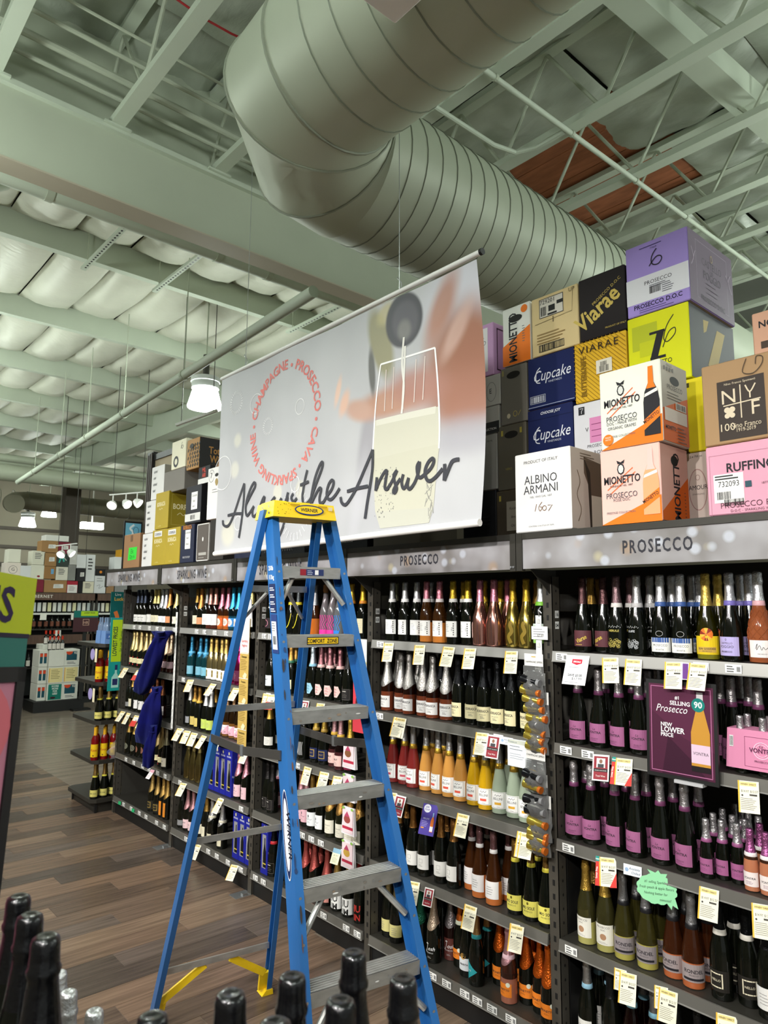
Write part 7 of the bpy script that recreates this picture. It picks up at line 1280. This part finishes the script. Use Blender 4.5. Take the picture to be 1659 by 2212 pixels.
t = thing('prices_sign', (2.70, 7.10, 1.15), 'tall teal and lime lowest-prices sign with a bottle drawing at the rack end', 'sign'); MB().box((2.64, 7.052, 1.15), (2.80, 7.058, 1.86)).build('sign_board', flat('#1c9a94'), t)
d = Decal().rect(.018, .28, .124, .41, '#b5d627').txt('LOWEST PRICES', .070, .48, .058, '#16303a', bold=1, rot=1.571, sx=.68).txt('for over 30 years', .122, .48, .042, '#16303a', rot=1.571, sx=.68)
d.poly([(.035, .03), (.105, .03), (.105, .13), (.085, .17), (.085, .25), (.065, .25), (.065, .17), (.035, .13)], '#a9dcd0').rect(.063, .20, .024, .05, '#2a3060').rect(.045, .055, .05, .06, '#2a3060'); d.build('sign_print', SIDE(2.64, 7.052, 1.15), t)
t = thing('teal_sign', (2.72, 7.30, 1.86), 'dark teal picture sign with an orange leaf behind the lowest-prices sign', 'sign'); MB().box((2.72, 7.30, 1.66), (2.90, 7.31, 2.12)).build('sign_board', flat('#14605e'), t); d = Decal().stroke([(.05, .02), (.08, .16), (.05, .26)], .04, '#d9743a').stroke([(.10, .02), (.13, .12), (.16, .16)], .03, '#e6a07a').txt('Lucky', .09, .37, .05, '#d9b04a', bold=1).txt('Live', .07, .42, .04, '#dfe8e4'); d.build('sign_print', SIDE(2.72, 7.30, 1.66), t)
for k, (y, z, lb) in enumerate(((7.2, 1.55, 'upper'), (7.2, 1.17, 'middle'))): t = thing('round_tag', (2.53, y, z), 'lilac round tag hanging from the %s tray of the end tower' % lb, 'price tag'); MB().tube([(2.535, y, z - .05), (2.53, y, z - .05)], .055, 16).build('tag_disc', flat('#a79bd0'), t); MB().box((2.53, y - .12, z - .12), (2.533, y - .07, z + .01)).build('tag_card', flat('#f0e6c4'), t)
# ------------------------------------------------------------------ the cabernet wall across the walkway
BYY = 15.4
WOOD = mat('header_wood', '#5c4438', .6, noise=(4, .2, (6, 1, 1)))
for b, (xa, xb) in enumerate(((2.6, 5.36), (5.40, 8.2))):
    nmz = ('the left section', 'the right section')[b]
    t = thing('shelving_bay', (xa, BYY, 0), 'dark cabernet rack across the walkway, %s' % nmz.replace('the ', ''), 'shelving', 'cabernet racks across the walkway')
    MB().box((xa, BYY - .40, 0), (xb, BYY + .3, .15)).build('plinth', BLACK, t); MB().box((xa, BYY + .25, 0), (xb, BYY + .3, 2.2)).build('back_panel', BLACK, t)
    for z in (.15, .72, 1.10, 1.48, 1.80): MB().box((xa, BYY - .05 if z > .2 else BYY - .4, z - .025), (xb, BYY + .25, z)).build('shelf', SHELF, t)
    MB().box((xa, BYY - .07, 1.765), (xb, BYY - .05, 1.80)).build('price_rail', flat('#e4e4e0'), t); MB().box((xa, BYY - .06, 1.18), (xb, BYY - .04, 1.36)).build('wood_fascia', WOOD, t)
    for x in (xa + .02, xb - .03): MB().box((x - .02, BYY - .06, .1), (x + .02, BYY, 2.1)).build('upright_post', SHELF, t)
    s = thing('header_sign', (xa, BYY, 2.06), 'brown wooden header board lettered cabernet, %s' % nmz, 'sign', 'cabernet header boards'); MB().box((xa + .01, BYY - .12, 2.06), (xb - .01, BYY - .09, 2.20)).build('sign_panel', WOOD, s)
    d = Decal().txt('CABERNET', (xb - xa) * (.60 if b == 0 else .56), .045, .085, '#d8d2c8', bold=1, gap=.01); d.build('lettering', SIDE(xa + .01, BYY - .12, 2.06), s)
    MB().box((xa, BYY - .09, 2.2), (xb, BYY + .5, 2.212)).build('top_deck', SHELF, t)
rg = random.Random(12)
def far_bottle(x, z, lab, label, grp, labz=(.05, .17)):
    t = thing('red_wine_bottle', (x, BYY, z), label, 'bottle', grp); MB().lathe([(0, .036), (.19, .037), (.22, .016), (.30, .0145), (.304, 0)], 10, (x, BYY + .02, z)).build('glass_body', glass(DK, 0.0), t, 50)
    MB().lathe([(labz[0], .0385), (labz[1], .0385)], 10, (x, BYY + .02, z), math.pi * 1.1, math.pi * 1.9).build('front_label', flat(lab), t, 50)
for k in range(26):
    x = 4.0 + k * .098; far_bottle(x, 1.80, ('#e9e8e0', '#eeeae0', '#dfe3e2', '#e6e2b8', '#cfd8da')[rg.randrange(5)], 'pale-labelled bottle on the cabernet top shelf, %s' % ('%s from left' % (ORD + ['fifteenth', 'sixteenth', 'seventeenth', 'eighteenth', 'nineteenth', 'twentieth', 'twenty-first', 'twenty-second', 'twenty-third', 'twenty-fourth', 'twenty-fifth', 'twenty-sixth'])[k]), 'pale bottles on the cabernet top shelf', (.03, .21))
for k in range(14):
    x = 4.1 + k * .115; far_bottle(x, 1.48, '#7a4a3a', 'brown-labelled bottle on the cabernet second shelf, %s from left' % ORD[k], 'brown bottles on the cabernet second shelf', (.05, .15))
for k in range(6):
    x = 3.9 + k * .13; far_bottle(x, .72, '#e6e2da', 'white-labelled bottle low on the cabernet rack, %s from left' % ORD[k], 'low bottles on the cabernet rack', (.03, .14))
for k in range(8): 
    x = 4.0 + k * .30; t = thing('price_card', (x, BYY - .08, 1.70), 'white shelf card on the cabernet rack, %s from left' % ORD[k], 'price tag', 'white cards on the cabernet rack'); MB().box((x, BYY - .085, 1.66 - .34 * (k % 3 == 2)), (x + .12, BYY - .08, 1.79 - .34 * (k % 3 == 2))).build('card_sheet', flat('#f0eee6'), t)
FB = {'wf1': ('#6a4a38', 'brown'), 'G': ('#e2d6cc', 'cream round-logo'), 'w2': ('#d9dadc', 'white'), 'cream': ('#dcd9c8', 'tall cream'), 'cream2': ('#dedccd', 'cream')}
for x0, x1, z0, z1, col, lb, pr in ((3.60, 3.88, 2.54, 2.79, '#e2d6cc', 'cream carton with a round letter emblem', 'G'), (3.64, 3.86, 2.795, 3.06, '#dedbcc', 'cream carton on top of the round-emblem one', ''), (3.87, 4.07, 2.50, 2.74, '#d9dadc', 'white carton beside the round-emblem one', ''), (4.08, 4.32, 2.77, 3.05, '#d9d6c6', 'cream carton with black print on top of another cream one', 'L'), (4.07, 4.32, 2.48, 2.765, '#dedccd', 'cream carton with a red blot under the black-printed one', 'B'),
        (4.24, 4.56, 3.03, 3.27, '#a07a50', 'kraft carton with white sticker, top of the tall pile', 'S'), (4.565, 4.80, 3.02, 3.26, '#7c2436', 'burgundy carton with white crest, top of the tall pile', 'S'), (4.31, 4.76, 3.272, 3.39, '#dcdbd6', 'white carton lying across the top of the tall pile', ''), (4.30, 4.545, 2.75, 3.02, '#a07a50', 'kraft carton second from top of the tall pile', 'S'), (4.55, 4.79, 2.75, 3.01, '#3a4440', 'dark carton with teal picture under the burgundy one', 'T'), (4.805, 4.95, 2.80, 3.20, '#c9c8c4', 'grey-white carton right of the burgundy one', ''), (4.32, 4.54, 2.49, 2.745, '#9c7448', 'kraft carton with blue sticker in the tall pile', 'U'), (4.55, 4.785, 2.47, 2.745, '#ded9cc', 'cream carton lettered sideways in the tall pile', 'L'), (4.79, 4.94, 2.47, 2.795, '#8e8e8b', 'grey carton at the right of the tall pile', ''),
        (4.34, 4.78, 2.215, 2.465, '#a07a50', 'wide kraft carton at the foot of the tall pile', 'S'), (4.10, 4.33, 2.215, 2.47, '#7c2436', 'burgundy carton low, beside the wide kraft one', ''), (3.62, 4.06, 2.215, 2.47, '#8a6a4a', 'brown carton low behind the lime sign', ''), (4.785, 5.0, 2.215, 2.46, '#a8283a', 'red and white carton right of the wide kraft one', 'W'), (5.01, 5.10, 2.215, 2.46, '#1c1c1e', 'slim black carton beside the red and white one', ''), (4.95, 5.14, 2.735, 3.02, '#dfe0e2', 'white carton over the black-printed dark one', ''), (5.15, 5.33, 2.46, 3.03, '#e3e4e6', 'tall white carton with small black print', 'L'), (4.96, 5.145, 2.46, 2.73, '#2a2a2c', 'black carton with torn white slip', 'S'), (5.105, 5.33, 2.215, 2.455, '#e0d9c4', 'cream carton beneath the tall white one', 'L'), (5.34, 5.58, 2.215, 2.73, '#d9dadd', 'white carton with a black top and orange mark', 'K'), (5.60, 5.76, 2.215, 2.48, '#9c7a58', 'small kraft carton nearest the sparkling racks', ''), (5.78, 6.05, 2.215, 2.74, '#8c8c8c', 'grey carton hidden under the white windowed one', ''), (5.74, 6.05, 2.745, 3.01, '#e6e8ea', 'white carton with a small dark window', 'D'), (5.87, 6.05, 3.012, 3.18, '#d9a02c', 'orange-yellow carton on the white windowed one', ''), (6.15, 6.5, 2.215, 2.9, '#55504a', 'dark carton far right of the cabernet pile', '')):
    t = thing('wine_carton', ((x0 + x1) / 2, BYY + .1, z0), lb + ', above the cabernet rack', 'box', 'cartons above the cabernet rack'); MB().box((x0, BYY - .06, z0), (x1, BYY + .26, z1), .004).build('carton_body', card(col), t)
    w, h = x1 - x0, z1 - z0; d = Decal()
    if pr == 'G': d.ring(w / 2, h * .45, .08, .08, .006, K, 18).txt('G', w / 2, h * .36, .09, K)
    if pr == 'L': d.lines(w * .2, h * .8, w * .6, 4, h * .12, h * .05, '#4a4a4a')
    if pr == 'B': d.disc(w * .6, h * .2, .03, .02, '#8a2430', 10)
    if pr == 'S': d.poly([(w * .4, h * .35), (w * .85, h * .38), (w * .84, h * .70), (w * .42, h * .68)], '#e4e2de').lines(w * .45, h * .6, w * .3, 3, h * .08, h * .02, '#55555a')
    if pr == 'T': d.stroke([(w * .2, h * .3), (w * .4, h * .8), (w * .6, h * .4)], .03, '#3fb8ac').stroke([(w * .5, h * .8), (w * .8, h * .5)], .02, '#b9c4c0')
    if pr == 'U': d.rect(w * .6, h * .4, w * .25, h * .4, '#6aa4d0')
    if pr == 'W': d.rect(w * .04, 0, w * .92, h * .68, '#e6e2e0').lines(w * .2, h * .5, w * .6, 4, h * .1, h * .03, '#6a4a4a')
    if pr == 'K': d.rect(0, h * .72, w, h * .28, '#1b1b1d').disc(w / 2, h * .88, .03, .03, '#e08a2c', 8).lines(w * .2, h * .6, w * .6, 2, h * .1, h * .02, '#77777a').stroke([(w * .2, h * .3), (w * .5, h * .35), (w * .4, h * .2), (w * .8, h * .3)], .006, '#6a6a6e')
    if pr == 'D': d.rect(w * .55, h * .5, w * .2, h * .35, '#3a3428')
    if d.v: d.build('carton_print', SIDE(x0, BYY - .06, z0), t)
# the stacked display of white boxes with red-capped bottles
DY = 14.15
def dbox(x0, x1, z0, z1, pr, lb, y=DY):
    t = thing('display_box', ((x0 + x1) / 2, y + .15, z0), lb, 'box', 'white display boxes on the walkway'); MB().box((x0, y, z0), (x1, y + .42, z1), .004).build('carton_body', card('#e3e2da'), t); w, h = x1 - x0, z1 - z0; d = Decal()
    if pr == '92': d.rect(w * .14, h * .34, w * .68, h * .54, '#1d4f5e').disc(w * .32, h * .88, w * .22, h * .2, '#d84a24', 14, math.pi, math.tau).txt('92', w * .72, h * .72, h * .18, '#e8e8e0', bold=1).lines(w * .2, h * .2, w * .6, 2, h * .08, h * .04, '#77777a')
    if pr == 'card': d.rect(w * .06, h * .06, w * .88, h * .86, '#ecdca0').rect(w * .06, h * .06, w * .05, h * .86, '#e0a63c').lines(w * .2, h * .78, w * .6, 6, h * .1, h * .03, '#8a7a4a')
    if pr == 'score':
        d.rect(w * .08, h * .04, w * .86, h * .92, '#177a6c')
        for i, tx in enumerate(('SCORE', 'MORE', 'FOR', 'LESS!')): d.txt(tx, w * .52, h * (.80 - .15 * i), h * .15, '#eef4f0', bold=1, sx=.9)
        d.disc(w * .4, h * .16, w * .18, h * .07, '#3a1c24', 10)
    if pr == 'side':
        for q in (.1, .55): d.rect(w * q, h * .2, w * .32, h * .62, '#1d4f5e').rect(w * q, h * .6, w * .32, h * .2, '#d84a24')
    if d.v: d.build('carton_print', SIDE(x0, y, z0), t)
DZ0 = .0
for lv, z in enumerate((.20, .51, .82)):
    dbox(4.46, 4.74, z, z + .305, ('92', 'card', '92')[lv], 'white display box, right column, %s' % ('bottom', 'middle', 'top')[lv], DY + .02)
    dbox(4.18, 4.455, z, z + .305, ('score', 'card', '')[lv], 'white display box, middle column, %s' % ('bottom, teal poster', 'middle, price card', 'top')[lv])
    dbox(4.02, 4.175, z, z + .305, 'side', 'white display box, left column, %s' % ('bottom', 'middle', 'top')[lv], DY + .05)
dbox(4.12, 4.45, 1.127, 1.22, '', 'shallow white tray box set back on the display', DY + .22)
t = thing('pallet_plinth', (4.4, DY + .2, 0), 'low black plinth under the white display boxes', 'plinth'); MB().box((3.95, DY - .05, .0), (4.85, DY + .6, .198)).build('plinth_top', BLACK, t)
for k in range(8):
    x, y, z = 4.19 + (k % 4) * .075, DY + .05 + (k // 4) * .27, 1.127 + (k // 4) * .095
    t = thing('red_wine_bottle', (x, y, z), 'red-capped bottle on the white display, %s row, %s from left' % (('front', 'back')[k // 4], ORD[k % 4]), 'bottle', 'red-capped bottles on the display')
    MB().lathe([(0, .034), (.14, .035), (.17, .015), (.22, .014)], 10, (x, y, z)).build('glass_body', glass(DK, 0.0), t, 50); MB().lathe([(.19, .019), (.255, .018), (.257, 0)], 10, (x, y, z)).build('cap_sleeve', flat('#c8341c'), t, 50); MB().lathe([(.015, .0362), (.12, .0362)], 8, (x, y, z), math.pi * 1.15, math.pi * 1.85).build('front_label', flat('#e4dcd6'), t, 50)
t = thing('shelf_sign', (4.74, 14.0, 1.5), 'dark brown sign with a square monogram under a lime lowest-prices strip', 'sign'); MB().box((4.53, 14.0, 1.46), (4.99, 14.02, 1.86)).build('sign_board', flat('#4a2a30'), t); MB().box((4.73, 14.02, .2), (4.79, 14.06, 1.5)).build('sign_post', BLACK, t)
MB().box((4.60, 13.9, 0), (4.92, 14.1, .03)).build('sign_foot', BLACK, t)
d = Decal().rect(0, .27, .46, .13, '#17706a').rect(.13, .30, .32, .09, '#b5d627').txt('LOWEST PRICES', .29, .345, .035, '#16303a', bold=1, sx=.8).frame(.17, .12, .12, .12, .01, '#c09a8a').txt('HR', .23, .15, .07, '#c09a8a', bold=1); d.build('sign_print', SIDE(4.53, 14.0, 1.46), t)
# column, track spots, ceiling-hung tracks
t = thing('wall_column', (5.68, 18.3, 0), kind='structure'); MB().box((5.50, 18.15, 0), (5.86, 18.45, 5.25)).build('column_shaft', WALLD, t)
SPOT = mat('spot_face', '#fff8ee', .4, emis=9.0)
def spots(p0, p1, zt, label, heads, rods=True):
    t = thing('track_light', p0, label, 'lamp', 'track spot lights over the walkway'); a, b_ = Vector(p0), Vector(p1); MB().bar(a, b_, .035, .02).build('track_bar', WHITE, t)
    for q in (.1, .9): p = a + (b_ - a) * q; MB().tube([p, (p.x, p.y, zt)], .006, 6).build('hanger_rod', SHELF_D, t)
    for q, dx, dy in heads:
        p = a + (b_ - a) * q; dr = Vector((dx, dy, -.6)).normalized(); c = p - Vector((0, 0, .16)); MB().tube([p, p - Vector((0, 0, .14))], .010, 6).build('spot_arm', WHITE, t)
        hd = MB().tube([c - dr * .05, c + dr * .02, c + dr * .06], [.038, .078, .088], 14).build('spot_head', WHITE, t, 40); m = MB(); u_ = dr.cross(Z).normalized(); m.disc(c + dr * .0605, u_, dr.cross(u_), .076, .076, 14).build('spot_lens', SPOT, hd)
spots((4.34, 12.0, 3.84), (4.82, 11.6, 3.90), 6.42, 'white track spot cluster with three heads, nearest the cartons', ((.1, -.5, -.6), (.45, .3, -.8), (.75, .6, -.6)))
spots((4.36, 14.8, 3.13), (4.66, 14.5, 3.18), 6.42, 'white track spot pair farther down the walkway', ((.3, -.5, -.5), (.7, .6, -.5)))
spots((5.75, 18.6, 2.9), (6.2, 18.4, 2.9), 6.42, 'small white track spot far away over the cabernet cartons', ((.5, .2, -.6),))
t = thing('track_rail', (4.0, 8.4, 4.45), 'bare white track rail hung below the nearest lamp', 'track'); MB().bar((3.90, 8.55, 4.33), (4.28, 8.15, 4.52), .05, .03).build('track_bar', WHITE, t)
for x, y, z in ((3.95, 8.5, 4.36), (4.24, 8.2, 4.5)): MB().tube([(x, y, z), (x, y, 6.42)], .006, 6).build('hanger_rod', SHELF_D, t)
for k, (x, y, z) in enumerate(((3.39, 8.22, 3.0), (3.2, 9.3, 3.2), (3.62, 9.7, 3.0))): pass
t = thing('strip_lamp', (6.6, 21.0, 4.0), 'small rectangular glowing lamp beside the far column', 'lamp'); MB().box((6.7, 20.5, 4.12), (7.3, 20.7, 4.3)).build('lamp_body', mat('strip_glow', '#fbfff8', .5, emis=14), t); MB().tube([(7.0, 20.6, 4.3), (7.0, 20.6, 6.42)], .02, 6).build('hanger_rod', WHITE, t)
# track spots over the near aisle, aimed at the racks
def aim_spot(x, y, z, tx, ty, tz, e, k):
    t = thing('track_light', (x, y, z), 'white track spot over the near aisle aimed at the racks, %s from camera' % ORD[k], 'lamp', 'track spots over the near aisle'); p = Vector((x, y, z)); dr = (Vector((tx, ty, tz)) - p).normalized()
    MB().box((x - .02, y - .45, z + .20), (x + .02, y + .45, z + .22)).build('track_bar', WHITE, t); MB().tube([p - dr * .03, (x, y, z + .20)], .010, 6).build('spot_arm', WHITE, t); MB().tube([(x, y + .3, z + .22), (x, y + .3, 6.95 if y < 5.7 else 6.42)], .006, 6).build('hanger_rod', SHELF_D, t)
    MB().tube([p - dr * .10, p - dr * .03, p + dr * .03], [.028, .058, .068], 14).build('spot_head', WHITE, t, 40)
    ld = bpy.data.lights.new('spot_beam', 'SPOT'); ld.energy = e; ld.spot_size = math.radians(92); ld.spot_blend = 1.0; ld.shadow_soft_size = .06; ld.color = (1.0, .97, .93)
    lo = bpy.data.objects.new('spot_beam', ld); C.objects.link(lo); lo.parent = t; lo.location = dr * .06; lo.rotation_euler = dr.to_track_quat('-Z', 'Y').to_euler()
for k, y in enumerate((-.6, .7, 2.0, 3.3, 4.6, 5.9)): aim_spot(-1.0, y, 3.40, 2.75, y + .9, .75, SPOT_E, k)
# ------------------------------------------------------------------ close to the camera: the lime sign and the dark bottle tops
t = thing('floor_sign', (.30, 1.55, .9), 'lime and teal topped sign over a black-framed pink picture, close to the camera', 'sign'); sg = t
ux = Vector((.62, .55, 0)).normalized(); rollz = math.radians(4.2)
ue = (ux * math.cos(rollz) - Z * math.sin(rollz)).normalized(); ve = (Z * math.cos(rollz) + ux * math.sin(rollz)).normalized(); ne = ue.cross(ve).normalized()
TR = Vector((.399, 1.457, 2.046))                       # top right corner of the lime panel
def sp(a, b_): return TR + ue * a + ve * b_
def slab(a0, a1, b0, b1, th, name, m, off=0):
    P = [sp(a0, b0), sp(a1, b0), sp(a1, b1), sp(a0, b1)]; return MB().prism([p + ne * (off) for p in P], -ne * th).build(name, m, sg)
slab(-.32, 0, -.106, 0, .006, 'lime_panel', mat('lime_board', '#b9c21a', .55), 0)
slab(-.32, -.008, -.165, -.112, .006, 'teal_panel', mat('teal_board', '#2a6f66', .55)); slab(-.32, -.006, -.113, -.105, .007, 'divider_strip', flat('#2a2438'), .001)
fm = MB()
for q in ((-.34, -.006, -.192, -.165), (-.34, -.006, -.66, -.635), (-.030, -.006, -.66, -.165), (-.34, -.315, -.66, -.165)): fm.prism([sp(q[0], q[2]) + ne * .004, sp(q[1], q[2]) + ne * .004, sp(q[1], q[3]) + ne * .004, sp(q[0], q[3]) + ne * .004], -ne * .02)
fm.build('picture_frame', BLACK, sg)
slab(-.32, -.02, -.64, -.18, .004, 'pink_picture', mat('pink_print', '#c87f96', .5), 0)
d = Decal(); d.disc(.10, .36, .19, .11, '#d9707c', 28).disc(-.02, .10, .2, .12, '#cf6f86', 24); d.txt('S', .265, .0, .001, '#30204a')
d.v = [(min(max(x, .0), .29), min(max(y, .0), .44), l) for x, y, l in d.v]; d.build('picture_print', (sp(-.32, -.63) , ue, ve, ne), sg, .001)
d = Decal().txt('SALE ITEMS', 0, 0, .088, '#2d1f45', bold=1, al='r'); d.build('lettering', (sp(-.060, -.085), ue, ve, ne), sg, .001)
pb = sp(-.16, -.66); MB().tube([pb - ne * .02, (pb.x, pb.y, .03)], .014, 10).build('sign_pole', BLACK, sg); MB().lathe([(0, .16), (.012, .16), (.03, .03)], 24, (pb.x, pb.y, 0)).build('sign_base', BLACK, sg)
FGF = mat('black_foil_shiny', '#101012', .26, .35, coat=.5, bump=(90, .25)); FGG = glass('#070806', 0.0)
def fg_bottle(x, y, zt, zb, col, label, grp):
    t = thing('champagne_bottle', (x, y, zb), label, 'bottle', grp); h = zt - zb; 
    pr = [(0, .036), (.004, .0412), (h - .19, .0412), (h - .15, .038), (h - .115, .027), (h - .085, .0195), (h - .045, .0155), (h - .02, .0145)]
    MB().lathe(pr, 24, (x, y, zb)).build('glass_body', FGG if col == 'k' else glass('#b9b4a6', .75), t, 50)
    q = h - .09; MB().lathe([(q - .03, .0268), (q, .0222), (q + .035, .0178), (q + .045, .0172), (q + .049, .0192), (q + .054, .0196), (q + .058, .0176), (q + .07, .0168), (q + .082, .0166), (q + .088, .0150), (q + .0905, .0110), (q + .0895, .007), (q + .089, 0)], 24, (x, y, zb)).build('foil_capsule', FGF if col == 'k' else foil('#d5d6d8'), t, 60)
for k, (x, y, z, lb) in enumerate(((.318, 1.139, 1.586, 'farthest of the trio by the lime sign'), (.303, 1.030, 1.599, 'middle of the trio by the lime sign'), (.294, .933, 1.608, 'nearest of the trio by the lime sign'), (.170, .80, 1.56, 'cut by the picture edge below the trio'),
        (.356, .768, 1.566, 'at the foot of the ladder rear rail'), (.416, .711, 1.59, 'alone below the yellow boot brace'), (.517, .743, 1.564, 'before the left front ladder rail'), (.621, .755, 1.555, 'tallest in view, before the lowest treads'), (.520, .654, 1.571, 'lower one between the two near the treads'), (.616, .656, 1.562, 'rightmost, beside the right ladder rail'), (.413, .620, 1.60, 'only a sliver of cap above the picture edge'))):
    fg_bottle(x, y, z, 1.20, 'k', 'black-foiled bottle top, ' + lb, 'black-foiled bottles on the near display')
for k, (x, y, z, lb) in enumerate(((.546, 1.635, 1.234, 'half hidden behind the black trio'), (.532, 1.53, 1.241, 'middle one'), (.545, 1.425, 1.244, 'nearest one'))): fg_bottle(x, y, z, .92, 's', 'silver-foiled bottle top below the black trio, ' + lb, 'silver-foiled bottles on the near display')
t = thing('display_table', (.45, .85, 0), 'dark near display stand under the black-foiled bottles, below the picture', 'display')
MB().box((.05, .45, 1.17), (.72, 1.20, 1.20)).build('top_board', SHELF, t); MB().box((.40, 1.30, .89), (.72, 1.75, .92)).build('lower_board', SHELF, t)
for x, y, h in ((.08, .48, 1.17), (.69, .48, 1.17), (.08, 1.17, 1.17), (.69, 1.17, 1.17), (.43, 1.72, .89), (.69, 1.72, .89), (.43, 1.33, .89), (.69, 1.33, .89)): MB().box((x - .02, y - .02, 0), (x + .02, y + .02, h)).build('leg', SHELF, t)
MB().box((.41, 1.21, .86), (.71, 1.32, .89)).build('link_board', SHELF, t)
